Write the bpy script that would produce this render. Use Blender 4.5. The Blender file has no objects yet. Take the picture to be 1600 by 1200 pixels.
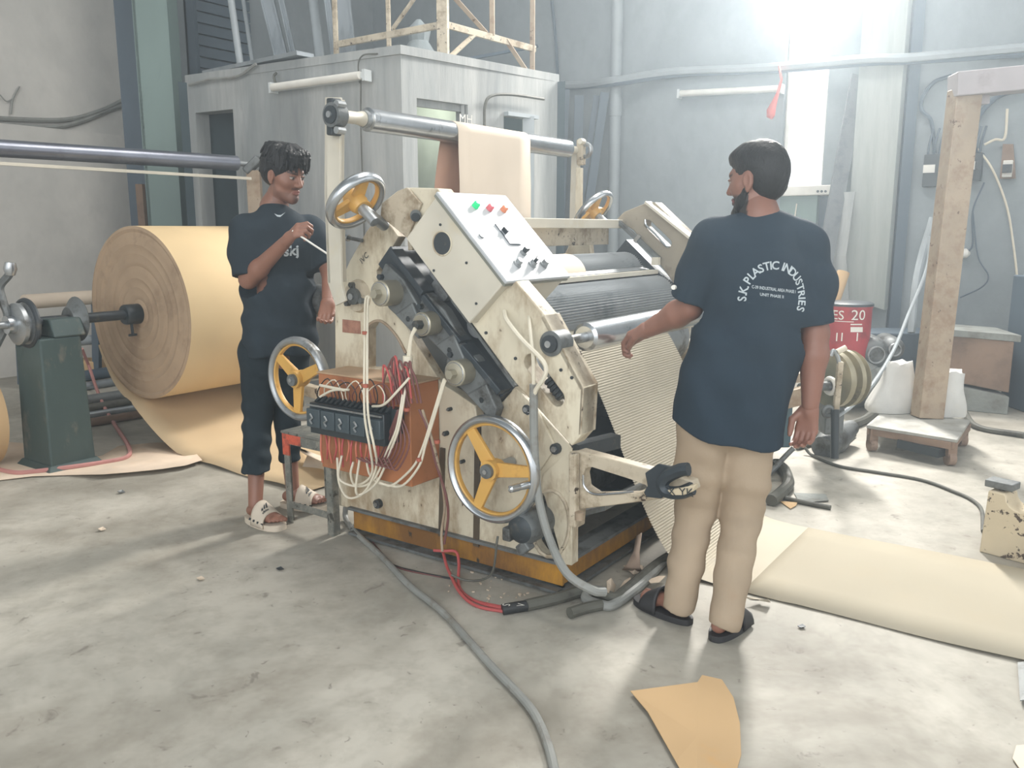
import bpy, bmesh, math, random
import numpy as np
from mathutils import Vector, Matrix, noise
from mathutils.geometry import tessellate_polygon
from mathutils.bvhtree import BVHTree

random.seed(7)
SC = bpy.context.scene
COL = SC.collection

# ---------------------------------------------------------------- camera
FPX, CAMH = 1320.0, 1.34
TH = math.atan(242 / FPX)
cT, sT = math.cos(TH), math.sin(TH)
cam = bpy.data.cameras.new('camera')
cam.sensor_width = 36.0
cam.lens = 36.0 * FPX / 1600.0
cam.clip_start, cam.clip_end = 0.05, 200
camo = bpy.data.objects.new('camera', cam)
COL.objects.link(camo)
camo.location = (0, 0, CAMH)
camo.rotation_euler = (math.pi / 2 - TH, 0, 0)
SC.camera = camo

# ---------------------------------------------------------------- world, lights, exposure
SC.view_settings.view_transform = 'Standard'
SC.view_settings.look = 'None'
SC.view_settings.exposure = 0.34
SC.view_settings.gamma = 1.0
SC.view_settings.use_curve_mapping = False
w = bpy.data.worlds.new('daylight')
SC.world = w
w.use_nodes = True
bg = w.node_tree.nodes['Background']
bg.inputs[0].default_value = (0.93, 0.97, 1.0, 1)
bg.inputs[1].default_value = 1.25


def area_light(name, loc, aim, sx, sy, watts, col):
    l = bpy.data.lights.new(name, 'AREA')
    l.shape = 'RECTANGLE'
    l.size, l.size_y = sx, sy
    l.energy = watts
    l.color = col
    o = bpy.data.objects.new(name, l)
    COL.objects.link(o)
    o.location = loc
    o.rotation_euler = (Vector(aim) - Vector(loc)).to_track_quat('-Z', 'Y').to_euler()
    return o


area_light('daylight_slit_window', (2.86, 8.30, 4.25), (0.6, 2.6, 0.4), 0.44, 1.8, 290, (1.0, 0.98, 0.94)).data.spread = math.radians(120)
area_light('daylight_skylight', (1.0, 4.2, 6.2), (0.6, 4.0, 0.0), 5.0, 1.4, 180, (1.0, 0.97, 0.92))
area_light('daylight_loading_door', (-1.8, -3.4, 3.4), (-1.4, 6.0, 2.2), 5.0, 3.6, 215, (0.95, 0.98, 1.0))
SC.cycles.max_bounces = 6
SC.cycles.diffuse_bounces = 4
SC.cycles.glossy_bounces = 3
SC.cycles.sample_clamp_indirect = 4.0

# ---------------------------------------------------------------- pixel rays -> real positions
AZ = math.radians(35.1)
UD = Vector((math.sin(AZ), math.cos(AZ), 0))
XD = Vector((math.cos(AZ), -math.sin(AZ), 0))


def ray(x, y):
    a, b = x - 800.0, 600.0 - y
    return Vector((a, FPX * cT + b * sT, b * cT - FPX * sT))


def fl(x, y, z=0.0):
    r = ray(x, y)
    t = (z - CAMH) / r.z
    return Vector((r.x * t, r.y * t, z))


def at(x, y, Y):
    r = ray(x, y)
    t = Y / r.y
    return Vector((r.x * t, Y, CAMH + r.z * t))


def on_plane(x, y, p, d, off=0.0):
    """point of the ray on the vertical plane through p along d, moved off metres towards the camera"""
    n = Vector((-d[1], d[0], 0)).normalized()
    if n.y > 0:
        n = -n
    r = ray(x, y)
    q = Vector((p[0], p[1], 0)) + n * off
    t = q.dot(n) / r.dot(n)
    return Vector((r.x * t, r.y * t, CAMH + r.z * t))


P0 = fl(875, 930)
FR = Matrix(((XD.x, UD.x, 0, P0.x), (XD.y, UD.y, 0, P0.y), (0, 0, 1, 0), (0, 0, 0, 1)))
FRI = FR.inverted()


def m(px, py, w=0.0):
    """machine frame: the ray meets the plane y = w; returns local (x, y, z)"""
    r = ray(px, py)
    t = (w + P0.dot(UD)) / r.dot(UD)
    return FRI @ Vector((r.x * t, r.y * t, CAMH + r.z * t))


def mfl(px, py, z=0.0):
    return FRI @ fl(px, py, z)


# ---------------------------------------------------------------- materials
MATS = {}


def mat(name, col, rough=0.6, metal=0.0, dirt=None, amount=0.35, scale=6.0, bump=0.15, bscale=40.0, spec=0.5,
        stretch=(1, 1, 1), spots=None, spot_at=0.66, spot_scale=14.0, var=0.08, emit=None, attr=None):
    if name in MATS:
        return MATS[name]
    M = bpy.data.materials.new(name)
    M.use_nodes = True
    nt = M.node_tree
    N, L = nt.nodes, nt.links
    b = N['Principled BSDF']
    b.inputs['Roughness'].default_value = rough
    b.inputs['Metallic'].default_value = metal
    b.inputs['Specular IOR Level'].default_value = spec
    tc = N.new('ShaderNodeTexCoord')
    mp = N.new('ShaderNodeMapping')
    mp.inputs['Scale'].default_value = stretch
    L.new(tc.outputs['Object'], mp.inputs['Vector'])

    def nz(s, det=4, r=0.6):
        n = N.new('ShaderNodeTexNoise')
        n.inputs['Scale'].default_value = s
        n.inputs['Detail'].default_value = det
        n.inputs['Roughness'].default_value = r
        L.new(mp.outputs[0], n.inputs['Vector'])
        return n

    def ramp(src, a, bb):
        r = N.new('ShaderNodeMapRange')
        r.inputs[1].default_value, r.inputs[2].default_value = a, bb
        L.new(src, r.inputs[0])
        return r.outputs[0]

    def mix(f, A, B, mode='MIX'):
        x = N.new('ShaderNodeMix')
        x.data_type = 'RGBA'
        x.blend_type = mode
        for k, v in ((0, f), (6, A), (7, B)):
            if hasattr(v, 'is_linked') or hasattr(v, 'links'):
                L.new(v, x.inputs[k])
            else:
                x.inputs[k].default_value = v
        return x.outputs[2]

    c4 = (*col, 1)
    if attr:
        a = N.new('ShaderNodeAttribute')
        a.attribute_name = attr
        cur = a.outputs['Color']
    else:
        cur = c4
    n1 = nz(scale * 0.6, 3)
    dk = tuple(max(0, x * (1 - 2.2 * var)) for x in (1, 1, 1)) + (1,)
    cur = mix(ramp(n1.outputs[0], 0.35, 0.65), cur, mix(1.0, cur, dk, 'MULTIPLY'))
    if dirt is not None:
        n2 = nz(scale, 6, 0.7)
        f = ramp(n2.outputs[0], 0.72 - amount * 0.5, 0.78 - amount * 0.25)
        cur = mix(f, cur, (*dirt, 1))
    if spots is not None:
        n3 = nz(spot_scale, 5, 0.65)
        cur = mix(ramp(n3.outputs[0], spot_at, spot_at + 0.03), cur, (*spots, 1))
    if hasattr(cur, 'links'):
        L.new(cur, b.inputs['Base Color'])
    else:
        b.inputs['Base Color'].default_value = cur
    if bump > 0:
        n4 = nz(bscale, 4)
        bp = N.new('ShaderNodeBump')
        bp.inputs['Strength'].default_value = bump
        bp.inputs['Distance'].default_value = 0.01
        L.new(n4.outputs[0], bp.inputs['Height'])
        L.new(bp.outputs[0], b.inputs['Normal'])
    if emit:
        b.inputs['Emission Color'].default_value = (*emit[0], 1)
        b.inputs['Emission Strength'].default_value = emit[1]
    MATS[name] = M
    return M


def S(r, g, b):
    """8-bit sRGB to linear"""
    return tuple(((v / 255) / 12.92 if v / 255 <= 0.04045 else ((v / 255 + 0.055) / 1.055) ** 2.4) for v in (r, g, b))


cream = mat('cream_paint', S(214, 205, 182), 0.55, 0, dirt=S(150, 130, 102), amount=0.55, scale=6, spots=S(84, 66, 48), spot_at=0.66, spot_scale=24, bump=0.08, stretch=(1, 1, .45))
cream_worn = mat('worn_cream_paint', S(196, 184, 162), 0.6, 0, dirt=S(128, 110, 84), amount=0.5, scale=7, spots=S(60, 46, 34), spot_at=0.62, spot_scale=26, bump=0.15)
cream_clean = mat('light_cream_paint', S(206, 200, 184), 0.5, 0, dirt=S(194, 184, 160), amount=0.3, scale=5, bump=0.04)
lid_m = mat('pale_grey_lid', S(184, 188, 190), 0.5, 0.0, dirt=S(170, 174, 174), amount=0.3, scale=8, bump=0.03)
plate_edge = mat('grey_green_lid_edge', S(130, 132, 122), 0.5, 0.2)
yellow = mat('ochre_paint', S(192, 140, 48), 0.5, 0, dirt=S(116, 80, 38), amount=0.7, scale=4, spots=S(40, 36, 32), spot_at=0.68, bump=0.1, stretch=(1, 1, 0.4))
wheel_y = mat('yellow_wheel_paint', S(212, 165, 84), 0.45, 0, dirt=S(168, 120, 52), amount=0.3, scale=8, bump=0.05)
terra = mat('terracotta_paint', S(178, 116, 76), 0.5, 0, dirt=S(130, 80, 54), amount=0.3, scale=3, bump=0.05, stretch=(1, 1, 0.5))
chrome = mat('polished_steel', S(196, 200, 203), 0.26, 0.9, dirt=S(120, 122, 122), amount=0.2, scale=10, bump=0.02)
steel = mat('dull_steel', S(168, 172, 174), 0.42, 0.75, dirt=S(104, 100, 92), amount=0.4, scale=9, bump=0.05)
flute_m = mat('fluted_steel', S(178, 182, 184), 0.42, 0.35, dirt=S(110, 118, 124), amount=0.35, scale=3, bump=0.0)
dark = mat('dark_iron', S(62, 68, 72), 0.5, 0.4, dirt=S(104, 98, 86), amount=0.3, scale=9, bump=0.15)
iron = mat('grey_casting', S(116, 120, 120), 0.55, 0.4, dirt=S(66, 64, 60), amount=0.45, scale=10, bump=0.2)
blackp = mat('black_plastic', S(42, 50, 54), 0.4, 0, bump=0.02)
greasy = mat('greasy_black_steel', S(56, 64, 70), 0.45, 0.3, dirt=S(90, 92, 92), amount=0.3, scale=10, bump=0.1)
cylm = mat('khaki_cylinder_metal', S(166, 160, 142), 0.38, 0.45, dirt=S(122, 116, 100), amount=0.3, scale=8, bump=0.04)
kraft = mat('kraft_paper', S(208, 176, 134), 0.75, 0, dirt=S(202, 160, 108), amount=0.25, scale=2, bump=0.03, spec=0.2)
kraft_pale = mat('pale_kraft_paper', S(226, 211, 192), 0.75, 0, dirt=S(212, 196, 166), amount=0.3, scale=1.5, bump=0.03, spec=0.2)
web_m = mat('corrugated_board', S(196, 188, 170), 0.8, 0, dirt=S(186, 177, 157), amount=0.3, scale=1.2, bump=0.02, spec=0.2)
liner_m = mat('brown_liner_paper', S(190, 150, 128), 0.75, 0, bump=0.03, spec=0.2)
rollend = mat('wound_paper_end', S(176, 152, 126), 0.85, 0, dirt=S(146, 124, 102), amount=0.4, scale=5, bump=0.1, spec=0.1)
wirew = mat('white_cable', S(224, 216, 196), 0.5, 0, bump=0)
wireg = mat('grey_hose', S(142, 144, 140), 0.5, 0, dirt=S(116, 112, 104), amount=0.4, scale=12, bump=0.02)
hosed = mat('dusty_dark_hose', S(92, 92, 84), 0.6, 0, dirt=S(66, 64, 58), amount=0.4, scale=12, bump=0.05)
wirer = mat('red_cable', S(188, 86, 84), 0.5, 0, bump=0)
wireb = mat('black_wire', S(40, 42, 44), 0.5, 0, bump=0)
wirem = mat('maroon_wire', S(116, 72, 68), 0.5, 0, bump=0)
greenp = mat('teal_grey_paint', S(124, 144, 140), 0.5, 0, dirt=S(108, 126, 124), amount=0.3, scale=3, bump=0.04, stretch=(1, 1, .3))
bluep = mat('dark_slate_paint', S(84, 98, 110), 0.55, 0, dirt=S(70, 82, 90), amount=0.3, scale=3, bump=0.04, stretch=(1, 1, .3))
stand_m = mat('dark_green_stand_paint', S(70, 86, 84), 0.5, 0.1, dirt=S(112, 110, 100), amount=0.3, scale=7, bump=0.1, stretch=(1, 1, .5))
teal_m = mat('blue_green_machine_paint', S(74, 100, 108), 0.5, 0.0, dirt=S(60, 76, 82), amount=0.4, scale=4, bump=0.05)
rustcream = mat('rusty_cream_steel', S(166, 148, 126), 0.6, 0, dirt=S(140, 116, 92), amount=0.5, scale=8, spots=S(100, 78, 60), spot_at=0.64, spot_scale=20, bump=0.2)
tube_m = mat('white_lamp_plastic', S(220, 226, 226), 0.4, 0, bump=0)
pvc = mat('grey_pvc_pipe', S(160, 168, 172), 0.45, 0, dirt=S(150, 156, 160), amount=0.3, scale=3, bump=0)
galv = mat('galvanised_steel', S(160, 168, 174), 0.4, 0.6, dirt=S(120, 128, 134), amount=0.4, scale=5, bump=0.05, stretch=(1, 1, .2))
grip = mat('dark_rubber', S(44, 48, 50), 0.7, 0, bump=0.05)
redp = mat('red_bucket_plastic', S(172, 44, 52), 0.45, 0, dirt=S(120, 40, 46), amount=0.3, scale=8, bump=0.02)
whitep = mat('white_paint', S(232, 230, 222), 0.5, 0, bump=0)
sackm = mat('white_woven_sack', S(206, 206, 202), 0.7, 0, dirt=S(196, 194, 186), amount=0.3, scale=6, bump=0.2)
paper_scrap = mat('torn_paper', S(206, 190, 170), 0.8, 0, bump=0.1, spec=0.2)
concrete_block = mat('grey_block_concrete', S(140, 144, 140), 0.85, 0, dirt=S(112, 112, 106), amount=0.5, scale=5, bump=0.3)
rustbox = mat('rust_brown_steel', S(140, 116, 98), 0.7, 0, dirt=S(112, 92, 78), amount=0.5, scale=4, bump=0.15)
speck = mat('speckled_cream_steel', S(204, 190, 162), 0.6, 0, dirt=S(180, 160, 132), amount=0.3, scale=5, spots=S(72, 58, 46), spot_at=0.57, spot_scale=18, bump=0.1)
stool_m = mat('scuffed_grey_steel', S(120, 122, 116), 0.5, 0.3, dirt=S(150, 148, 138), amount=0.5, scale=24, spots=S(70, 68, 62), spot_at=0.6, spot_scale=30, bump=0.2)
orangepaint = mat('flaking_red_orange_paint', S(204, 92, 66), 0.5, 0, dirt=S(124, 60, 48), amount=0.45, scale=30, bump=0.2)
darkvoid = mat('unlit_interior_paint', S(70, 84, 90), 0.9, 0, bump=0)  # interior walls made dark in colour to look unlit
white_room = mat('pale_green_room_paint', S(196, 204, 190), 0.8, 0, bump=0)

# ---- concrete floor and walls (own node trees)


def concrete(name, c1, c2, c3, sc, vstreak=1.0, rough=0.8, spec=0.3, stainy=0.5, specks=None, bump=0.2):
    M = bpy.data.materials.new(name)
    M.use_nodes = True
    N, L = M.node_tree.nodes, M.node_tree.links
    b = N['Principled BSDF']
    b.inputs['Roughness'].default_value = rough
    b.inputs['Specular IOR Level'].default_value = spec
    tc = N.new('ShaderNodeTexCoord')
    mp = N.new('ShaderNodeMapping')
    mp.inputs['Scale'].default_value = (1, 1, vstreak)
    L.new(tc.outputs['Object'], mp.inputs['Vector'])

    def nz(s, det, r=0.6, dist=0.0):
        n = N.new('ShaderNodeTexNoise')
        n.inputs['Scale'].default_value = s
        n.inputs['Detail'].default_value = det
        n.inputs['Roughness'].default_value = r
        n.inputs['Distortion'].default_value = dist
        L.new(mp.outputs[0], n.inputs['Vector'])
        return n.outputs[0]

    def rg(src, a, bb, c=0.0, d=1.0):
        r = N.new('ShaderNodeMapRange')
        for k, v in enumerate((a, bb, c, d)):
            r.inputs[k + 1].default_value = v
        L.new(src, r.inputs[0])
        return r.outputs[0]

    def mix(f, A, B):
        x = N.new('ShaderNodeMix')
        x.data_type = 'RGBA'
        for k, v in ((0, f), (6, A), (7, B)):
            if hasattr(v, 'links'):
                L.new(v, x.inputs[k])
            else:
                x.inputs[k].default_value = v
        return x.outputs[2]
    cur = mix(rg(nz(sc, 6, 0.65, 0.4), 0.38, 0.62), (*c1, 1), (*c2, 1))
    cur = mix(rg(nz(sc * 0.45, 5, 0.6, 1.0), 0.5, 0.72, 0, stainy), cur, (*c3, 1))
    cur = mix(rg(nz(sc * 6, 5, 0.7), 0.45, 0.75, 0, 0.35), cur, (*c3, 1))
    if specks:
        cur = mix(rg(nz(9.0, 5, 0.65, 0.5), 0.64, 0.70, 0, 0.6), cur, (*specks, 1))
        cur = mix(rg(nz(30.0, 4, 0.6, 0.8), 0.66, 0.72, 0, 0.7), cur, (*specks, 1))
    L.new(cur, b.inputs['Base Color'])
    bp = N.new('ShaderNodeBump')
    bp.inputs['Strength'].default_value = bump
    bp.inputs['Distance'].default_value = 0.02
    L.new(nz(sc * 9, 6, 0.65), bp.inputs['Height'])
    L.new(bp.outputs[0], b.inputs['Normal'])
    return M


floor_m = concrete('dusty_concrete_floor', S(184, 180, 169), S(154, 151, 141), S(104, 96, 82), 1.5, 1.0, 0.62, 0.3, 0.6, S(112, 106, 98), 0.12)
wall_warm = concrete('warm_grey_plaster', S(208, 206, 200), S(194, 193, 188), S(170, 170, 166), 0.9, 0.8, 0.9, 0.2, 0.5)
wall_blue = concrete('blue_grey_plaster', S(152, 160, 164), S(138, 146, 150), S(118, 126, 130), 0.8, 0.8, 0.9, 0.2, 0.6)
cabin_m = concrete('streaked_grey_cement', S(172, 174, 172), S(150, 154, 154), S(112, 116, 118), 3.0, 0.12, 0.9, 0.2, 0.7)
pillar_m = concrete('shuttered_concrete', S(176, 180, 176), S(160, 166, 162), S(140, 146, 144), 3.0, 0.1, 0.9, 0.2, 0.5)

# ---------------------------------------------------------------- mesh building


class MB:
    def __init__(s, fr=None):
        s.v, s.f, s.fr = [], [], fr

    def add(s, vs, fs, mx=None):
        o = len(s.v)
        for p in vs:
            p = Vector(p)
            s.v.append(mx @ p if mx else p)
        s.f += [tuple(i + o for i in f) for f in fs]
        return s

    def box(s, c, size, rot=None):
        x, y, z = size[0] / 2, size[1] / 2, size[2] / 2
        vs = [(-x, -y, -z), (x, -y, -z), (x, y, -z), (-x, y, -z), (-x, -y, z), (x, -y, z), (x, y, z), (-x, y, z)]
        M = Matrix.Translation(Vector(c)) @ (rot.to_4x4() if rot else Matrix.Identity(4))
        return s.add(vs, [(0, 3, 2, 1), (4, 5, 6, 7), (0, 1, 5, 4), (1, 2, 6, 5), (2, 3, 7, 6), (3, 0, 4, 7)], M)

    def bar(s, a, b, wx, wy=None, up=(0, 0, 1)):
        """rectangular bar from a to b"""
        a, b = Vector(a), Vector(b)
        d = b - a
        z = d.normalized()
        u = Vector(up)
        if abs(z.dot(u)) > 0.98:
            u = Vector((0, 1, 0))
        x = u.cross(z).normalized()
        y = z.cross(x)
        R = Matrix((x, y, z)).transposed()
        return s.box((a + b) / 2, (wx, wy or wx, d.length), R)

    def cyl(s, a, b, r, r2=None, n=20, caps=True):
        return s.lathe(a, b, [(0, r), (1, r if r2 is None else r2)], n, caps)

    def lathe(s, a, b, prof, n=20, caps=True, tooth=None):
        a, b = Vector(a), Vector(b)
        d = b - a
        z = d.normalized()
        u = Vector((0, 0, 1)) if abs(z.z) < 0.9 else Vector((1, 0, 0))
        x = u.cross(z).normalized()
        y = z.cross(x)
        vs, fs = [], []
        for (t, r) in prof:
            for i in range(n):
                an = 2 * math.pi * i / n
                rr = r
                if tooth:
                    rr = r - tooth * (0.5 - 0.5 * math.cos(2 * math.pi * (i % 4) / 4))
                vs.append(a + d * t + (x * math.cos(an) + y * math.sin(an)) * rr)
        k = len(prof)
        for j in range(k - 1):
            for i in range(n):
                i2 = (i + 1) % n
                fs.append((j * n + i, j * n + i2, (j + 1) * n + i2, (j + 1) * n + i))
        if caps:
            fs.append(tuple(range(n - 1, -1, -1)))
            fs.append(tuple((k - 1) * n + i for i in range(n)))
        return s.add(vs, fs)

    def ring(s, c, axis, R, r, n=40, k=10, flat=1.0):
        """torus; flat scales the section along the axis"""
        z = Vector(axis).normalized()
        u = Vector((0, 0, 1)) if abs(z.z) < 0.9 else Vector((1, 0, 0))
        x = u.cross(z).normalized()
        y = z.cross(x)
        vs, fs = [], []
        for i in range(n):
            an = 2 * math.pi * i / n
            e = x * math.cos(an) + y * math.sin(an)
            for j in range(k):
                b = 2 * math.pi * j / k
                vs.append(Vector(c) + e * (R + r * math.cos(b)) + z * r * flat * math.sin(b))
        for i in range(n):
            for j in range(k):
                fs.append((i * k + j, i * k + (j + 1) % k, ((i + 1) % n) * k + (j + 1) % k, ((i + 1) % n) * k + j))
        return s.add(vs, [f[::-1] for f in fs])

    def tube(s, pts, r, n=8, sm=6, taper=None):
        P = [Vector(p) for p in pts]
        if sm > 1 and len(P) > 2:
            Q = []
            E = [P[0] * 2 - P[1]] + P + [P[-1] * 2 - P[-2]]
            for i in range(1, len(E) - 2):
                for j in range(sm):
                    t = j / sm
                    a, b, c, d = E[i - 1], E[i], E[i + 1], E[i + 2]
                    Q.append(0.5 * (2 * b + (c - a) * t + (2 * a - 5 * b + 4 * c - d) * t * t + (3 * b - a - 3 * c + d) * t ** 3))
            Q.append(P[-1])
            P = Q
        vs, fs = [], []
        x = None
        for i, p in enumerate(P):
            t = (P[min(i + 1, len(P) - 1)] - P[max(i - 1, 0)]).normalized()
            if x is None:
                u = Vector((0, 0, 1)) if abs(t.z) < 0.9 else Vector((1, 0, 0))
                x = u.cross(t).normalized()
            else:
                x = (x - t * x.dot(t)).normalized()
            y = t.cross(x)
            rr = r if taper is None else r * (1 + (taper - 1) * i / (len(P) - 1))
            for j in range(n):
                an = 2 * math.pi * j / n
                vs.append(p + (x * math.cos(an) + y * math.sin(an)) * rr)
        for i in range(len(P) - 1):
            for j in range(n):
                fs.append((i * n + j, i * n + (j + 1) % n, (i + 1) * n + (j + 1) % n, (i + 1) * n + j))
        fs.append(tuple(range(n - 1, -1, -1)))
        fs.append(tuple((len(P) - 1) * n + j for j in range(n)))
        return s.add(vs, fs)

    def plate(s, out, nrm, holes=()):
        """polygon (list of 3D points in one plane) pushed along nrm, with holes"""
        nrm = Vector(nrm)
        loops = [[Vector(p) for p in out]] + [[Vector(p) for p in h] for h in holes]
        flat = [p for l in loops for p in l]
        tris = tessellate_polygon(loops)
        n = len(flat)
        vs = flat + [p + nrm for p in flat]
        fs = []
        for t in tris:
            a, b, c = (flat[i] for i in t)
            if (b - a).cross(c - a).dot(nrm) > 0:
                t = t[::-1]
            fs.append(tuple(t))
            fs.append(tuple(i + n for i in t[::-1]))
        o = 0
        for li, l in enumerate(loops):
            k = len(l)
            ar = Vector()
            for i in range(k):
                ar += l[i].cross(l[(i + 1) % k])
            fwd = (ar.dot(nrm) < 0)
            if li:
                fwd = not fwd
            for i in range(k):
                a, b = o + i, o + (i + 1) % k
                fs.append((a, a + n, b + n, b) if fwd else (a, b, b + n, a + n))
            o += k
        return s.add(vs, fs)

    def sheet(s, rows, closed=False, thick=None, up=None):
        """grid of points -> quads"""
        vs, fs = [], []
        nc = len(rows[0])
        for r in rows:
            vs += list(r)
        for i in range(len(rows) - 1):
            for j in range(nc - 1):
                fs.append((i * nc + j, i * nc + j + 1, (i + 1) * nc + j + 1, (i + 1) * nc + j))
        return s.add(vs, fs)

    def text(s, body, size, o, dx, dy, depth=0.001, align='CENTER'):
        me = text_mesh(body, size, align)
        o, dx, dy = Vector(o), Vector(dx).normalized(), Vector(dy).normalized()
        nn = dx.cross(dy)
        vs = [o + dx * v.co.x + dy * v.co.y + nn * depth for v in me.vertices]
        fs = [tuple(p.vertices) for p in me.polygons]
        return s.add(vs, fs)

    def build(s, name, mt, parent=None, smooth=True, bevel=0.0, thick=0.0, label=None, angle=35, kind=None, keep=None):
        me = bpy.data.meshes.new(name)
        vs = [s.fr @ v for v in s.v] if s.fr else s.v
        o = bpy.data.objects.new(name, me)
        off = Vector((0, 0, 0))
        if parent is not None:
            p = parent
            while p is not None:
                off += p.location
                p = p.parent
        else:
            xs = [v.x for v in vs]; ys = [v.y for v in vs]; zs = [v.z for v in vs]
            off = Vector(((min(xs) + max(xs)) / 2, (min(ys) + max(ys)) / 2, min(zs)))
            o.location = off
        me.from_pydata([v - off for v in vs], [], s.f)
        me.validate()
        me.update()
        if smooth:
            me.polygons.foreach_set('use_smooth', [True] * len(me.polygons))
            me.set_sharp_from_angle(angle=math.radians(angle))
        me.materials.append(mt)
        COL.objects.link(o)
        if parent is not None:
            o.parent = parent
        if thick:
            q = o.modifiers.new('thick', 'SOLIDIFY')
            q.thickness = thick
            q.offset = 0
        if bevel:
            q = o.modifiers.new('bevel', 'BEVEL')
            q.width = bevel
            q.segments = 2
            q.limit_method = 'ANGLE'
            q.angle_limit = math.radians(40)
        if label:
            o['label'] = label
        if kind:
            o['kind'] = kind
        return o


def text_mesh(body, size, align='CENTER', bold=0.0):
    cu = bpy.data.curves.new('txt', 'FONT')
    cu.body = body
    cu.size = size
    cu.offset = bold
    cu.align_x = align
    cu.resolution_u = 3
    ob = bpy.data.objects.new('txt', cu)
    COL.objects.link(ob)
    dg = bpy.context.evaluated_depsgraph_get()
    dg.update()
    me = bpy.data.meshes.new_from_object(ob.evaluated_get(dg))
    bpy.data.objects.remove(ob)
    return me


def thing(name, loc, label, cat, group=None):
    o = bpy.data.objects.new(name, None)
    COL.objects.link(o)
    o.location = loc
    o.empty_display_size = 0.1
    return tag(o, label, cat, group)


def tag(o, label, cat, group=None):
    o['label'] = label
    o['category'] = cat
    if group:
        o['group'] = group
    return o


def struct(mb, name, mt, parent=None, **k):
    o = mb.build(name, mt, parent, smooth=False, **k)
    if parent is None:
        o['kind'] = 'structure'
    return o


def copy_tree(o, parent=None, name=None):
    c = o.copy()
    COL.objects.link(c)
    c.parent = parent
    for ch in list(o.children):
        copy_tree(ch, c)
    return c


def ngon(c, e1, e2, r1, r2=None, n=24):
    r2 = r2 or r1
    c, e1, e2 = Vector(c), Vector(e1), Vector(e2)
    return [c + e1 * r1 * math.cos(2 * math.pi * i / n) + e2 * r2 * math.sin(2 * math.pi * i / n) for i in range(n)]


def stadium(a, b, r, e1, e2, n=8):
    """slot outline between a and b with radius r in the plane e1,e2"""
    a, b, e1, e2 = Vector(a), Vector(b), Vector(e1), Vector(e2)
    d = (b - a).normalized()
    ang = math.atan2(d.dot(e2), d.dot(e1))
    out = []
    for i in range(n + 1):
        t = ang - math.pi / 2 + math.pi * i / n
        out.append(b + (e1 * math.cos(t) + e2 * math.sin(t)) * r)
    for i in range(n + 1):
        t = ang + math.pi / 2 + math.pi * i / n
        out.append(a + (e1 * math.cos(t) + e2 * math.sin(t)) * r)
    return out
# ================================================================ the setting
LWP, LWD = (-4.24, 8.4), (0.574, 0.819)
RWP, RWD = (3.9, 7.8), (-0.818, 0.575)
LN = Vector((-0.819, 0.574, 0))       # out of the room through the left wall
RN = Vector((0.575, 0.818, 0))        # out of the room through the right wall
ZC = 6.6


def lw(t, z):
    return Vector((LWP[0] + LWD[0] * t, LWP[1] + LWD[1] * t, z))


def rw(t, z, off=0.0):
    return Vector((RWP[0] + RWD[0] * t, RWP[1] + RWD[1] * t, z)) - RN * off


struct(MB().box((0, 3.5, -0.1), (26, 22, 0.2)), 'floor', floor_m)
struct(MB().plate([lw(-13, 0), lw(0.62, 0), lw(0.62, ZC), lw(-13, ZC)], LN * 0.2), 'wall_left', wall_warm)
struct(MB().plate([lw(0.62, 0), lw(4.35, 0), lw(4.35, ZC), lw(0.62, ZC)], LN * 0.2), 'wall_rear_left', wall_blue)  # same left wall; darker plaster puts its lack of light into the colour


def rt(px):                            # parameter along the right wall at a pixel column
    p = on_plane(px, 150, RWP, RWD)
    return (p.x - RWP[0]) / RWD[0]


wa, wb = rt(1225), rt(1293)
zb = on_plane(1255, 292, RWP, RWD).z
struct(MB().plate([rw(-5, 0), rw(7.05, 0), rw(7.05, ZC), rw(-5, ZC)], RN * 0.2,
                  [[rw(wb, zb), rw(wa, zb), rw(wa, 5.4), rw(wb, 5.4)]]), 'wall_right', wall_blue)
wf = MB()
for t in (wa, wb):
    wf.bar(rw(t, zb - 0.02, -0.1), rw(t, 5.42, -0.1), 0.03, 0.12)
wf.bar(rw(wa, 5.4, -0.1), rw(wb, 5.4, -0.1), 0.12, 0.03)
struct(wf, 'window_1', whitep)
# roof with a long skylight opening
ce = MB()
ce.plate([Vector((-11, -5, ZC)), Vector((9, -5, ZC)), Vector((9, 15, ZC)), Vector((-11, 15, ZC))], (0, 0, 0.15),
         [[Vector((-3, 3.2, ZC)), Vector((6, 3.2, ZC)), Vector((6, 5.4, ZC)), Vector((-3, 5.4, ZC))]])
struct(ce, 'ceiling', wall_blue)
# low ledge along the left wall
struct(MB().plate([on_plane(-260, 168, LWP, LWD), on_plane(216, 216, LWP, LWD), lw(0.5, 0), lw(-4.8, 0)], -LN * 0.10), 'trim_1', wall_warm)
# concrete pillar on the right wall
pa, pb = rt(1350), rt(1417)
pz = on_plane(1345, 474, RWP, RWD, 0.25).z
struct(MB().plate([rw(pa, pz + 0.05, 0.25), rw(pb, pz - 0.05, 0.25), rw(pb, ZC, 0.25), rw(pa, ZC, 0.25)], RN * 0.25), 'pillar_cladding', pillar_m)
struct(MB().plate([rw(pa - 0.1, 0, 0.12), rw(pb, 0, 0.12), rw(pb, pz + 0.1, 0.12), rw(pa - 0.1, pz + 0.1, 0.12)], RN * 0.12), 'pillar_base', wall_blue)
struct(MB().bar(rw(rt(1424), 0.0, 0.05), rw(rt(1424), ZC, 0.05), 0.1, 0.1), 'trim_2', bluep)

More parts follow.
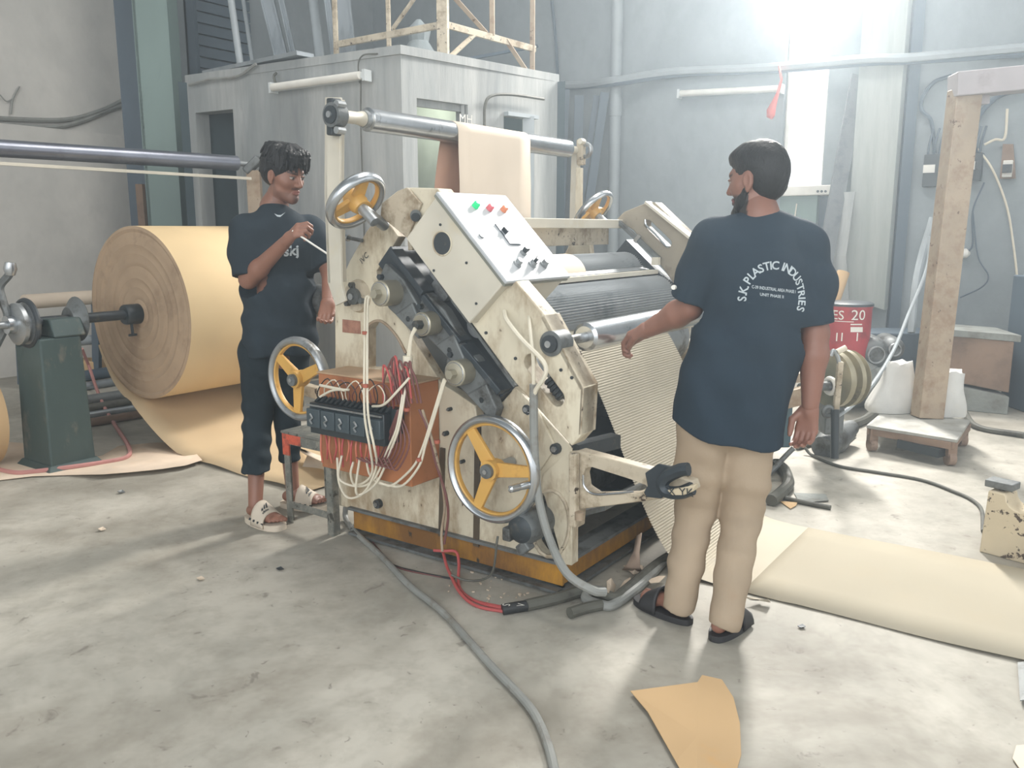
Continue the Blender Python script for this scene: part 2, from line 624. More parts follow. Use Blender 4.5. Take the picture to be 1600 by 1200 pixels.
# steel column and dark slab on the left
c0 = at(252, 150, 8.05)
MBc = MB()
for dx in (-0.14, 0.14):
    MBc.bar((c0.x + dx, c0.y, 0), (c0.x + dx, c0.y, ZC), 0.03, 0.24)
MBc.bar((c0.x, c0.y - 0.11, 0), (c0.x, c0.y - 0.11, ZC), 0.30, 0.02)
tag(MBc.build('steel_column', greenp), 'pale teal painted steel column rising beside the grey cabin', 'column')
c1 = at(216, 150, 8.25)  # dark slab filling the strip left of the teal column
tag(MB().bar((c1.x, c1.y, 0), (c1.x, c1.y, ZC), 0.28, 0.1).build('steel_column', bluep),
    'dark slate upright slab just left of the pale teal column', 'column')
for px, wd, mm, nm in ((283, 0.16, wall_blue, 'grey wall batten next to the pale teal column'),
                       (300, 0.1, bluep, 'thin dark batten between wall and roller shutter')):
    q = at(px, 60, 8.9)
    tag(MB().bar((q.x, q.y, 0), (q.x, q.y, ZC), wd, 0.08).build('wall_batten', mm), nm, 'batten')
# thin brown conduit at the wall end
q = at(222, 330, 8.05)
tag(MB().tube([(q.x - .02, q.y, 0.02), (q.x, q.y, 1.0), (q.x, q.y, 1.75)], 0.045, 8, 2).build('conduit', rustbox),
    'brown upright conduit standing at the foot of the slate slab', 'pipe')

# roller shutter above the cabin
RLP = (lw(1.0, 0).x, lw(1.0, 0).y)
sh = thing('roller_shutter', on_plane(345, 120, LWP, LWD, 0.1), 'ribbed roller shutter high in the wall above the cabin door', 'shutter')
a0, a1 = on_plane(306, 120, LWP, LWD, 0.08), on_plane(392, 120, LWP, LWD, 0.08)
d01 = Vector((a1.x - a0.x, a1.y - a0.y, 0))
nsl = 26
for i in range(nsl):
    z = 2.35 + i * 0.115
    MB().plate([Vector((a0.x, a0.y, z)), Vector((a0.x, a0.y, z + 0.1)), Vector((a1.x, a1.y, z + 0.1)), Vector((a1.x, a1.y, z))],
               -LN * 0.05).build('slat', bluep if i % 1 else bluep, sh, smooth=False, bevel=0.012)

# ---------------------------------------------------------------- concrete cabin
CC = at(626, 85, 6.2)
RZ = CC.z
cl = Vector((-0.857, 0.515, 0))
cr = Vector((0.719, 0.695, 0))
CB = (CC.x, CC.y)
cab = thing('control_cabin', (CC.x, CC.y, 0), 'streaked grey cement cabin with dark doorways behind the machine', 'cabin')


def cpt(o, dd, t, z):
    return Vector((CC.x + dd.x * t, CC.y + dd.y * t, z))


def ct(px, py, dd):
    p = on_plane(px, py, CB, dd)
    return ((p.x - CC.x) / dd.x, p.z)


Ll = 2.27
t1, z1 = ct(368, 170, cl)
t2, _ = ct(305, 176, cl)
nl, nr = Vector((0.515, 0.857, 0)) * 0.14, Vector((-0.695, 0.719, 0)) * 0.14
MB().plate([cpt(0, cl, 0, 0), cpt(0, cl, Ll, 0), cpt(0, cl, Ll, RZ), cpt(0, cl, 0, RZ)], nl,
           [[cpt(0, cl, t1, 0.02), cpt(0, cl, t2, 0.02), cpt(0, cl, t2, z1), cpt(0, cl, t1, z1)]]).build('front_wall', cabin_m, cab, smooth=False)
Lr = 1.62
u1, v1 = ct(651, 153, cr)
u2, _ = ct(731, 165, cr)
u3, v3 = ct(787, 178, cr)
u4, _ = ct(835, 185, cr)
MB().plate([cpt(0, cr, 0, 0), cpt(0, cr, Lr, 0), cpt(0, cr, Lr, RZ), cpt(0, cr, 0, RZ)], nr,
           [[cpt(0, cr, u1, 0.02), cpt(0, cr, u2, 0.02), cpt(0, cr, u2, v1), cpt(0, cr, u1, v1)],
            [cpt(0, cr, u3, 0.02), cpt(0, cr, u4, 0.02), cpt(0, cr, u4, v3), cpt(0, cr, u3, v3)]]).build('side_wall', cabin_m, cab, smooth=False)
far = cpt(0, cl, Ll, 0) + cr * Lr
A, B_, C_, D_ = cpt(0, cl, 0, RZ), cpt(0, cl, Ll, RZ), Vector((far.x, far.y, RZ)), cpt(0, cr, Lr, RZ)
MB().plate([A - (cl + cr) * 0.02, B_, C_, D_], (0, 0, 0.06)).build('roof_slab', cabin_m, cab, smooth=False)
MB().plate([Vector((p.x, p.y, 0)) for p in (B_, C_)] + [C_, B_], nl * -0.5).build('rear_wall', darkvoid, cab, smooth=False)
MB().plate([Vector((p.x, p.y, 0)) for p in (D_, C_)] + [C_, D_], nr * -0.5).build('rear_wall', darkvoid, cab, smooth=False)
# lit partition inside the first side doorway
q0 = cpt(0, cr, u1 + 0.40, 0) + nr * 5
q1 = cpt(0, cr, u2 + 0.62, 0) + nr * 5
MB().plate([q0, q1, q1 + Vector((0, 0, RZ - .1)), q0 + Vector((0, 0, RZ - .1))], nr * 0.4).build('partition', white_room, cab, smooth=False)
il = bpy.data.lights.new('cabin_lamp', 'POINT')
il.energy = 5
il.shadow_soft_size = 0.08
il.color = (0.95, 1.0, 0.9)
io = bpy.data.objects.new('cabin_lamp', il)
COL.objects.link(io)
io.location = (q0 + q1) / 2 - nr * 2.4 + Vector((0, 0, 2.3))
fr_ = MB()
for (uu, vv) in ((u1, v1), (u2, v1)):
    fr_.bar(cpt(0, cr, uu, 0) + nr * .4, cpt(0, cr, uu, vv) + nr * .4, 0.025, 0.1)
fr_.bar(cpt(0, cr, u1, v1) + nr * .4, cpt(0, cr, u2, v1) + nr * .4, 0.025, 0.1)
fr_.build('door_frame', cabin_m, cab, smooth=False)
fr_ = MB()
p_ = ct(822, 200, cr)[0]
fr_.bar(cpt(0, cr, p_, 0) - nr * .2, cpt(0, cr, p_, v3) - nr * .2, 0.09, 0.04)
fr_.bar(cpt(0, cr, u3, v3) - nr * .2, cpt(0, cr, u4, v3) - nr * .2, 0.05, 0.03)
fr_.build('door_frame', pvc, cab, smooth=False, label='pale door frame post')
lt = ct(726, 186, cr)
tb = cpt(0, cr, lt[0], lt[1]) - nr * 0.1
MB().text('MH', 0.09, tb - Vector((0, 0, 0.03)), cr, (0, 0, 1), 0.002).build('painted_letters', whitep, cab, smooth=False)
MB().plate([cpt(0, cl, t1, 0) - nl * 0.2, cpt(0, cl, t1 - 0.08, 0) - nl * .2, cpt(0, cl, t1 - 0.08, z1) - nl * .2, cpt(0, cl, t1, z1) - nl * .2], nl * 0.2).build('door_frame', cabin_m, cab, smooth=False)


def cabp(px, py, dd, off=0.05):
    return on_plane(px, py, CB, dd, off)


# fluorescent tubes
def batten(a, b, r, label):
    o = thing('fluorescent_lamp', (a + b) / 2, label, 'lamp')
    MB().bar(a, b, r * 1.8, r * 1.4).build('housing', tube_m, o, bevel=0.01)
    d = (b - a).normalized()
    MB().cyl(a + d * .03 - RN * r * 1.0, b - d * .03 - RN * r * 1.0, r * .8, n=12).build('glass_tube', whitep, o)
    for e in (a, b):
        MB().bar(e - d * .012, e + d * .012, r * 2.2, r * 2.2).build('end_cap', tube_m, o)


batten(cabp(427, 138, cl, .07), cabp(573, 118, cl, .07), 0.035, 'unlit white fluorescent tube lamp on the cabin wall')
batten(on_plane(1062, 147, RWP, RWD, .08), on_plane(1222, 139, RWP, RWD, .08), 0.04, 'unlit white fluorescent tube lamp on the far wall by the window')
tag(MB().tube([cabp(562, 130, cl), cabp(560, 100, cl, .06), cabp(568, 86, cl, .06), cabp(590, 84, cl, .03)], 0.006, 6)
    .tube([cabp(564, 118, cl, .06), cabp(564, 200, cl, .04), cabp(568, 330, cl, .03), cabp(570, 420, cl, .03)], 0.006, 6).build('lamp_cable', hosed),
    'thin dark cable hanging down the cabin wall from its lamp', 'cable')
tag(MB().tube([cabp(400, 100, cl), cabp(370, 120, cl, .05), cabp(330, 124, cl, .06), cabp(296, 133, cl, .05)], 0.012, 6).build('cable', wireg),
    'grey cable clipped under the cabin roof above the doorway', 'cable')
tag(MB().tube([cabp(432, 114, cl), cabp(428, 120, cl, .05), cabp(433, 138, cl, .05)], 0.01, 6).build('cable', hosed),
    'short cable stub at the left end of the cabin lamp', 'cable')
tag(MB().tube([cabp(850, 155, cr), cabp(800, 148, cr), cabp(768, 150, cr), cabp(758, 165, cr), cabp(757, 200, cr)], 0.012, 6).build('cable', hosed),
    'dark cable looping over the cabin side wall between the two doorways', 'cable')
# planks lying at the roof edge
tag(MB().bar(B_ + Vector((0.2, 0.05, .08)), cpt(0, cl, .9, RZ + .09), 0.16, 0.03).build('roof_board', galv), 'long thin grey board lying along the cabin roof edge', 'board')

# ---------------------------------------------------------------- leaning profiles on the cabin roof
prof = [(378, 108, 361, 7.6, .05, 'grey round pipe leaning on the wall, leftmost above the cabin'),
        (447, 100, 418, 7.5, .10, 'wide bright folded metal profile leaning above the cabin'),
        (466, 98, 440, 7.5, .035, 'narrow bright angle bar leaning right beside the wide folded profile'),
        (503, 97, 489, 7.6, .07, 'dull grey pipe leaning between the bright profiles above the cabin'),
        (526, 92, 512, 7.4, .04, 'thin bright strip leaning just left of the widest metal sheet'),
        (546, 90, 534, 7.4, .13, 'widest bright metal sheet leaning behind the trestle'),
        (398, 104, 380, 7.8, .03, 'dark thin bar leaning next to the leftmost pipe')]
for px, py, tx, Y, wd, lab in prof:
    b = at(px, py, Y)
    b.z = RZ + 0.06
    t = at(tx, 0, Y + 0.15)
    t2_ = b + (t - b) * 2.2
    if 'pipe' in lab:
        o = MB().cyl(b, t2_, wd * .6, n=12).build('leaning_pipe', pvc)
    else:
        mb = MB().bar(b, t2_, wd, 0.012, up=(0, 1, 0))
        x = Vector((wd / 2, 0, 0))
        mb.bar(b + x, t2_ + x, 0.012, 0.05, up=(0, 1, 0)).bar(b - x, t2_ - x, 0.012, 0.05, up=(0, 1, 0))
        o = mb.build('metal_profile', galv if 'bright' in lab else bluep, smooth=False)
    tag(o, lab, 'pipe' if 'pipe' in lab else 'metal profile')
# trestle
tr = thing('steel_trestle', Vector((at(692, 80, 6.75).x, 6.75, RZ + .06)), 'rusty cream angle iron trestle standing on the cabin roof', 'trestle')
TP = (at(692, 80, 6.75).x, 6.75)
tl, trr = (-0.857, 0.515), (0.719, 0.695)


def TPn(px, py, d, off=0.0):
    return on_plane(px, py, TP, d, off)


def tbar(a, b, wd, name, mm=cream_worn):
    MB().bar(a, b, wd, wd * .55, up=(0.3, 1, 0)).build(name, mm, tr, smooth=False, bevel=.003)


def down(p, z=None):
    return Vector((p.x, p.y, RZ + .06 if z is None else z))


for px, wd in ((692, .085), (607, .035), (524, .04)):
    p = TPn(px, 40, tl)
    tbar(down(p), Vector((p.x, p.y, 4.6)), wd, 'post')
for px, wd in ((769, .04), (832, .04)):
    p = TPn(px, 40, trr)
    tbar(down(p) if px != 769 else down(p, TPn(769, 56, trr).z), Vector((p.x, p.y, 4.6)), wd, 'post', rustcream)
tbar(TPn(530, 69, tl), TPn(690, 39, tl), .05, 'cross_bar')
tbar(TPn(698, 39, trr), TPn(836, 77, trr), .05, 'cross_bar')
tbar(TPn(613, 46, tl), TPn(650, -6, tl), .03, 'brace')
tbar(TPn(700, 92, trr), TPn(742, 53, trr), .035, 'brace')
tbar(TPn(706, -8, trr), TPn(760, 52, trr), .035, 'brace', rustcream)
tbar(TPn(790, 62, trr), TPn(830, 122, trr), .035, 'brace', rustcream)
tbar(TPn(700, 98, trr, -.9), TPn(840, 72, trr, -.9), .03, 'cross_bar', bluep)
# clutter under the trestle
tag(MB().lathe(down(at(655, 85, 7.3)), down(at(655, 85, 7.3)) + Vector((0, 0, .42)), [(0, .14), (.35, .15), (.6, .08), (.8, .1), (1, .02)], 10).build('plastic_bundle', mat('translucent_grey_plastic', S(150, 160, 164), .4, bump=.3)),
    'crumpled grey plastic bundle on the cabin roof inside the trestle', 'bundle')

# ---------------------------------------------------------------- right wall: pipes, tubes, cables
pp = on_plane(962, 150, RWP, RWD, 0.12)
dp = thing('drain_pipe', (pp.x, pp.y, 0), 'pale grey vertical drain pipe on the far wall right of the cabin', 'pipe')
MB().cyl((pp.x, pp.y, 0), (pp.x, pp.y, ZC - .05), 0.062, n=16).build('pipe', pvc, dp)
zz = on_plane(962, 168, RWP, RWD, .12).z
MB().cyl((pp.x, pp.y, zz - .09), (pp.x, pp.y, zz + .09), 0.07, n=16).build('coupling', pvc, dp)


def rwp(px, py, off=.08):
    return on_plane(px, py, RWP, RWD, off)


tag(MB().tube([rwp(832, 131), rwp(900, 133), rwp(960, 126, .22), rwp(1055, 112), rwp(1200, 106), rwp(1350, 93, .36), rwp(1420, 91, .3), rwp(1600, 75), rwp(1680, 70)], 0.045, 8)
    .build('cable_conduit', pvc), 'thick grey conduit running along the whole far wall', 'conduit')
tag(MB().tube([rwp(832, 138), rwp(900, 137), rwp(962, 132, .24), rwp(1060, 118), rwp(1200, 112), rwp(1350, 100, .36), rwp(1420, 97, .3), rwp(1600, 86)], 0.022, 6)
    .build('cable', bluep), 'dark cable sagging just under the thick wall conduit', 'cable')
tag(MB().tube([rwp(862, 0, .05), rwp(868, 60, .05), rwp(872, 135, .05)], 0.02, 6).build('cable', bluep), 'dark cable dropping down the far wall above the cabin', 'cable')
for k, (x0, y0, x1, y1, r, lab) in enumerate([(873, 140, 866, 330, .12, 'broad dark panel leaning in the gap right of the cabin'),
                                       (905, 150, 900, 330, .05, 'dark upright board standing behind the far roller post'),
                                       (945, 145, 918, 335, .045, 'dark slanted plank leaning close to the drain pipe'),
                                       (932, 150, 905, 330, .03, 'thin dark rod leaning between plank and upright board')]):
    a, b = rwp(x0, y0, .25), rwp(x1, y1, .5)
    dd = (b - a) / (a.z - b.z)
    e = b + dd * b.z
    tag(MB().bar(a, e, r * 2, .04, up=(0, 1, 0)).build('leaning_plank', bluep, smooth=False), lab, 'plank')
# window sill box and red ribbon
sb = thing('window_ledge_box', rwp(1258, 300, .15), 'long white metal box fixed under the bright slit window', 'box')
MB().bar(rwp(1212, 300, .15), rwp(1303, 297, .15), 0.2, 0.09, up=(0, 0, 1)).build('body', whitep, sb, smooth=False, bevel=.008)
for px in (1278, 1284, 1290):
    c = rwp(px, 299, .27)
    MB().cyl(c, c - RN * .01, .012, n=8).build('knob', dark, sb)
rb = MB().sheet([[rwp(1216, 103, .2), rwp(1219, 103, .2)], [rwp(1219, 125, .2), rwp(1223, 124, .2)], [rwp(1213, 145, .2), rwp(1217, 148, .2)],
                 [rwp(1205, 160, .2), rwp(1213, 165, .22)], [rwp(1198, 172, .2), rwp(1211, 180, .2)], [rwp(1198, 183, .2), rwp(1206, 187, .2)]])
tag(rb.build('ribbon', mat('red_cloth', S(225, 92, 78), .6, bump=0), thick=.004), 'small red ribbon hanging at the edge of the bright window', 'ribbon')
tag(MB().tube([rwp(1245, 318, .2), rwp(1240, 350, .2), rwp(1235, 365, .2), rwp(1232, 420, .2)], .006, 6).build('cable', wirew), 'thin white cord hanging below the bright window', 'cable')
a = rwp(1250, 320, .12)
tag(MB().bar((a.x, a.y, 0), (a.x, a.y, zb - .07), .36, .12, up=(RN.x, RN.y, 0)).build('steel_column', greenp, smooth=False), 'pale teal steel upright directly under the bright window', 'column')
a = rwp(1282, 330, .05)
tag(MB().bar((a.x, a.y, 0), (a.x, a.y, zb - .1), .16, .1, up=(RN.x, RN.y, 0)).build('steel_column', bluep, smooth=False), 'dark slate upright under the right end of the white ledge box', 'column')
a, b = rwp(1342, 118, .05), rwp(1306, 315, .45)
e = b + (b - a) / (a.z - b.z) * b.z
tag(MB().bar(a, e, .14, .03, up=(0, 1, 0)).build('leaning_plank', mat('weathered_dark_wood', S(112, 116, 118), .8, 0, dirt=S(90, 94, 98), amount=.4), smooth=False), 'weathered grey plank leaning between window and concrete pillar', 'plank')
tag(MB().plate([rwp(1297, 400, .5), rwp(1322, 400, .5), rwp(1336, 300, .4), rwp(1308, 300, .4)], RN * .02)
    .plate([rwp(1297, 400, .5), rwp(1322, 400, .5), rwp(1330, 520, .5), rwp(1299, 520, .5)], RN * .02).build('leaning_board', cabin_m, smooth=False), 'pale grey board leaning above the red drum', 'board')

# left wall cables


def lwp(px, py, off=.03):
    return on_plane(px, py, LWP, LWD, off)


tag(MB().tube([lwp(-60, 182), lwp(0, 185), lwp(100, 187), lwp(160, 172), lwp(205, 150), lwp(214, 148)], .022, 6).build('cable', wireg),
    'upper grey cable of the pair on the left wall', 'cable')
tag(MB().tube([lwp(-60, 192), lwp(0, 194), lwp(75, 199), lwp(125, 190), lwp(180, 168), lwp(212, 163)], .022, 6).build('cable', wireg),
    'lower grey cable of the pair on the left wall', 'cable')
tag(MB().tube([lwp(30, 135), lwp(20, 155), lwp(17, 178)], .008, 5).tube([lwp(0, 148), lwp(10, 158), lwp(20, 155)], .006, 5).build('cable', wireg),
    'thin cable stub drooping above the cable pair on the left wall', 'cable')

# electrical boxes on the right
bxs = [((1440, 240, 1474, 292), 'dark switch box with white labels left of the leaning beam', True),
       ((1507, 238, 1536, 283), 'dark switch box right behind the rusty upright post', True)]
for (x0, y0, x1, y1), lab, _ in bxs:
    a, b = rwp(x0, y1, .1), rwp(x1, y0, .1)
    o = thing('switch_box', (a + b) / 2, lab, 'switch')
    MB().plate([Vector((a.x, a.y, a.z)), Vector((b.x, b.y, a.z)), Vector((b.x, b.y, b.z)), Vector((a.x, a.y, b.z))], RN * .1).build('case', blackp, o, smooth=False, bevel=.006)
    for k in range(3):
        f = (k + .6) / 3.3
        c = a.lerp(b, f)
        c.z = a.z + (b.z - a.z) * .55
        MB().bar(c - RN * .02, c - RN * .004, .05, .07).build('label_plate' if k < 2 else 'toggle', whitep if k < 2 else blackp, o, smooth=False)
    for k in range(3):
        c = a.lerp(b, (k + .6) / 3.3)
        c.z = b.z
        MB().tube([c, c + Vector((0, -.02, .1)), c + Vector((.03, -.01, .22))], .01, 6).build('wire', bluep, o)
a, b = rwp(1565, 277, .1), rwp(1583, 250, .1)
o = thing('wall_socket', (a + b) / 2, 'white framed wall socket at the right edge of the wall', 'socket')
MB().plate([Vector((a.x, a.y, a.z)), Vector((b.x, b.y, a.z)), Vector((b.x, b.y, b.z)), Vector((a.x, a.y, b.z))], RN * .08).build('cover', whitep, o, smooth=False, bevel=.006)
c = a.lerp(b, .5)
MB().bar(c - RN * .03, c, .07, .07).build('socket_face', dark, o, smooth=False)
tag(MB().plate([rwp(1562, 279, .06), rwp(1587, 279, .06), rwp(1583, 225, .06), rwp(1567, 225, .06)], RN * .04).build('switch_back_board', rustbox, smooth=False), 'dark mounting board behind the white socket', 'board')
cbl = [([(1487, 118), (1460, 128), (1442, 150), (1440, 172), (1455, 190), (1460, 240)], .022, bluep, 'dark cable loop curving left above the first switch box'),
       ([(1600, 138), (1560, 150), (1530, 180), (1522, 215), (1525, 240)], .03, bluep, 'thick dark conduit arching down from the right edge'),
       ([(1600, 132), (1550, 148), (1518, 185), (1516, 232)], .02, pvc, 'paler conduit arching inside the thick dark one'),
       ([(1520, 225), (1545, 255), (1562, 290), (1575, 330), (1582, 372), (1588, 420), (1592, 470)], .012, wirew, 'long whitish cord trailing down the right wall'),
       ([(1574, 170), (1570, 215), (1555, 218), (1538, 226)], .014, wirew, 'short whitish cord rising above the wall socket'),
       ([(1538, 285), (1520, 330), (1520, 380), (1512, 394)], .01, bluep, 'thin dark wire ending at a small white bulb'),
       ([(1520, 330), (1528, 400), (1544, 430), (1535, 448), (1500, 465)], .008, bluep, 'thin dark wire looping low on the right wall')]
for pts, r, mm, lab in cbl:
    tag(MB().tube([rwp(x, y, .07) for x, y in pts], r * .8, 7).build('cable', mm), lab, 'cable')
c = rwp(1508, 396, .07)
tag(MB().lathe(c - Vector((.05, 0, 0)), c + Vector((.04, 0, 0)), [(0, .01), (.2, .04), (.6, .045), (1, .015)], 12).build('bulb', whitep), 'small white bulb hanging on the right wall', 'bulb')
# ================================================================ the corrugating machine (machine frame: x along the side, y across, z up)
MC = thing('corrugating_machine', (P0.x, P0.y, 0), 'large cream corrugating machine with handwheels, rollers and orange base in the middle', 'machine')


def N_():
    return MB(FR)


def part(mb, name, mt, parent=MC, **k):
    return mb.build(name, mt, parent, **k)


def px2(pts, w):
    return [m(x, y, w) for x, y in pts]


def arcpx(cx, cy, r, a0, a1, n, w):
    return [m(cx + r * math.cos(math.radians(a0 + (a1 - a0) * i / n)), cy + r * math.sin(math.radians(a0 + (a1 - a0) * i / n)), w) for i in range(n + 1)]


Y = Vector((0, 1, 0))
FARW = 1.62
# --- near side plate: body with the arch opening and the round motor opening
body = [(530, 790), (524, 640), (523, 470), (528, 450), (546, 408), (572, 362), (588, 341), (601, 341), (622, 370), (601, 405), (587, 424),
        (592, 440), (612, 475), (632, 505), (652, 540), (690, 600), (716, 616), (742, 634), (746, 660), (752, 662), (805, 604), (893, 699), (893, 884)]
arch = [(575, 575), (575, 514), (581, 504), (592, 501), (603, 507), (614, 518), (624, 532), (634, 552), (640, 575)]
mot = [(860 + 30 * math.cos(a), 818 + 52 * math.sin(a)) for a in [i * math.pi / 9 for i in range(18)]]
mot = [(x, y) for x, y in mot]
pl = part(N_().plate(px2(body, 0), Y * 0.05, [px2(arch, 0), px2(mot, 0)]), 'side_plate', cream, bevel=.004)
# lip round the motor opening
rim = px2(mot, -0.012) + [px2(mot, -0.012)[0]]
part(N_().tube(rim, .008, 6, 1), 'opening_rim', cream_worn)
# dark vertical slots / joints in the lower plate
for x, wd in ((692, .022), (747, .026)):
    a, b = m(x, 665 if x > 700 else 700, -.004), m(x - 3, 838 + (x - 692) * .28, -.004)
    part(N_().bar(a, b, wd, .008, up=(0, 1, 0)), 'oily_joint_strip', mat('oily_brown_metal', S(86, 74, 58), .4, .1, dirt=S(60, 52, 44), amount=.5, scale=12), smooth=False)
# seam lines with triangular gusset plates, lower right
part(N_().plate(px2([(805, 606), (838, 640), (868, 699), (842, 737), (752, 737), (752, 664)], -.014), Y * .014), 'gusset_plate', cream, bevel=.003)
part(N_().plate(px2([(893, 700), (893, 884), (880, 882), (846, 760), (848, 742)], -.012), Y * .012), 'gusset_plate', cream, bevel=.003)
for x, y, r in ((866, 702, 8), (822, 640, 7), (720, 722, 3), (694, 678, 4), (700, 640, 3), (588, 788, 8)):
    c = m(x, y, -.02)
    o = part(N_().cyl(c, c + Y * .02, r / 400, n=12), 'bolt', dark)
    part(N_().cyl(c - Y * .008, c, r / 700, n=6), 'nut', steel, o)
# far side plate (mirror) : simple outline seen from inside
fb = [(-1.11, .12), (-1.12, .98), (-.93, 1.31), (-.84, 1.31), (-.80, 1.0), (-.3, .95), (-.28, .8), (.04, .58), (.04, .12)]
part(N_().plate([Vector((x, FARW, z)) for x, z in fb], Y * .05), 'side_plate', cream, bevel=.004)
# dark plate added under the rolls to darken the inside
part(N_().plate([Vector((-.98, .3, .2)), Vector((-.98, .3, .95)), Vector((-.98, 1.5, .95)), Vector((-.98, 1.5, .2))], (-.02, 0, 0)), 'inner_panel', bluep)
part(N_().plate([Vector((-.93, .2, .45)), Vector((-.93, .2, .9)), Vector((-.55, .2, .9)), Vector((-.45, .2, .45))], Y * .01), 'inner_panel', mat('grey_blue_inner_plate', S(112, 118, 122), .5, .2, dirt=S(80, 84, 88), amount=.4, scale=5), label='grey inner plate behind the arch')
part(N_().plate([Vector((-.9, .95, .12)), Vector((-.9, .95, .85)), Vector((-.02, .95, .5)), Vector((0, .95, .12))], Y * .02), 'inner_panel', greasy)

# --- diagonal greasy slideway between the plates
dg0, dg1 = m(620, 398, .03), m(796, 622, .03)
part(N_().bar(dg0, dg1, .10, .15, up=(0, 1, 0)), 'slideway', greasy, smooth=False, bevel=.004)
for i, (a, b) in enumerate((((618, 392), (668, 458)), ((668, 462), (726, 535)), ((728, 540), (788, 612)))):
    p, q = m(*a, -.05), m(*b, -.05)
    o = part(N_().bar(p, q, .026, .07, up=(0, 1, 0)), 'slide_block', greasy, smooth=False, bevel=.004)
    for f in (.12, .88):
        c = p.lerp(q, f) - Y * .016
        part(N_().cyl(c, c - Y * .006, .011, n=8), 'bolt', dark, o)
part(N_().bar(m(640, 372, -.03), m(806, 603, -.03), .012, .02, up=(0, 1, 0)), 'head_edge_strip', iron, smooth=False)

# --- head side plate (near), carrying the control box, with slot and thick tip
HW = -0.09
head = [(596, 338), (600, 318), (624, 299), (640, 293), (683, 294), (697, 312), (850, 492), (912, 606), (908, 680), (893, 697), (805, 598), (640, 372)]
sa, sb_ = m(829, 566, HW), m(870, 622, HW)
ex, ez = Vector((1, 0, 0)), Vector((0, 0, 1))
slot = stadium(sa, sb_, .030, ex, ez)
HT = .085
hd = part(N_().plate(px2(head, HW), Y * HT, [slot]), 'head_plate', cream, bevel=.004)
part(N_().plate([m(600, 318, HW) - Y * .002, m(624, 299, HW) - Y * .002, m(640, 293, HW) - Y * .002, m(662, 318, HW) - Y * .002, m(640, 372, HW) - Y * .002, m(598, 338, HW) - Y * .002], -Y * .012), 'corner_plate', cream_worn, bevel=.003)
part(N_().bar((sa + sb_) / 2 + Y * .06 + Vector((.02, 0, -.02)), sb_ + Y * .06 + Vector((.0, 0, -.0)), .05, .05), 'slot_screw', iron)
for k in range(5):
    c = sa.lerp(sb_, .55 + k * .1) + Y * .035
    part(N_().ring(c, (sb_ - sa), .018, .007, 14, 6), 'screw_thread', dark)
# wide top flange of the head (towards the roller)
part(N_().plate([m(850, 492, HW), m(912, 606, HW), m(912, 606, HW) + Y * .1, m(850, 492, HW) + Y * .1], Vector((-.015, 0, -.01))), 'head_flange', cream_worn, bevel=.002)
part(N_().plate([m(912, 606, HW), m(908, 680, HW), m(893, 697, HW), m(893, 697, HW) + Y * .1, m(908, 680, HW) + Y * .1, m(912, 606, HW) + Y * .1][:2] + [m(908, 680, HW) + Y * .1, m(912, 606, HW) + Y * .1], Vector((-.012, 0, 0))), 'head_flange', cream_worn, bevel=.002)
for x, y in ((894, 590), (877, 578), (825, 646), (833, 545), (760, 520), (806, 560)):
    c = m(x, y, HW)
    part(N_().cyl(c, c - Y * .005, .006, n=8), 'screw', dark)

# far head
HF = 1.60
near2far = [(m(x, y, HW).x, m(x, y, HW).z) for x, y in head]
f_out = [m(x, y, HF) for x, y in ((963, 343), (975, 331), (1012, 316), (1023, 316), (1086, 376), (1112, 470), (1100, 500), (1090, 500), (1040, 425), (990, 360))]
fsl = stadium(m(1012, 350, HF), m(1043, 380, HF), .022, ex, ez)
part(N_().plate(f_out, Y * .09, [fsl]), 'head_plate', mat('shaded_worn_cream', S(158, 148, 130), .6, 0, dirt=S(120, 110, 94), amount=.4, scale=6, spots=S(84, 76, 66), spot_at=.7, bump=.1), bevel=.004)  # cream darkened in colour for the shade on the far head's inner face
part(N_().bar(m(1012, 316, HF - .02) + Vector((0, 0, 0)), m(1088, 377, HF - .02), .012, .07, up=(0, 1, 0)), 'head_flange', cream_clean, smooth=False)
part(N_().tube([m(x, y, HF - .012) for x, y in ((1008, 343), (1010, 352), (1024, 366), (1040, 384), (1046, 386))], .005, 6), 'slot_lip', chrome)
part(N_().bar(m(965, 345, HF - .03), m(1030, 405, HF - .03), .02, .03, up=(0, 1, 0)), 'head_edge_strip', iron, smooth=False)
part(N_().bar(m(975, 385, HF + .02), m(1048, 460, HF + .02), .10, .08, up=(0, 1, 0)), 'slideway', greasy, smooth=False)
part(N_().bar(m(992, 378, HF - .05), m(1000, 368, HF - .05), .02, .02), 'bracket', chrome, smooth=False)
part(N_().bar(m(1020, 408, HF - .05), m(1030, 408, HF - .05), .03, .04), 'bracket', cream_clean, smooth=False)

# --- cross members
bA = m(965, 350, HF)
part(N_().bar((bA.x, .0, bA.z), (bA.x, HF + .02, bA.z), .06, .045, up=(0, 0, 1)), 'cross_beam', cream_clean, smooth=False, bevel=.003)
part(N_().bar((bA.x - .08, .0, bA.z - .03), (bA.x - .08, HF, bA.z - .03), .05, .02, up=(0, 0, 1)), 'cross_beam', bluep, smooth=False)
bB = m(950, 372, 1.5)
part(N_().bar((bB.x - .06, .0, bB.z + .01), (bB.x - .06, HF, bB.z + .01), .02, .09, up=(0, 0, 1)), 'cross_beam', cream_worn, smooth=False, bevel=.003)
bC = m(1017, 425, 1.5)
part(N_().bar((bC.x, .02, bC.z), (bC.x, HF - .05, bC.z), .035, .02, up=(0, 0, 1)), 'doctor_bar', cream_clean, smooth=False)
part(N_().bar((bC.x + .005, .02, bC.z - .025), (bC.x + .005, HF - .05, bC.z - .025), .03, .02, up=(0, 0, 1)), 'doctor_bar', blackp, smooth=False)
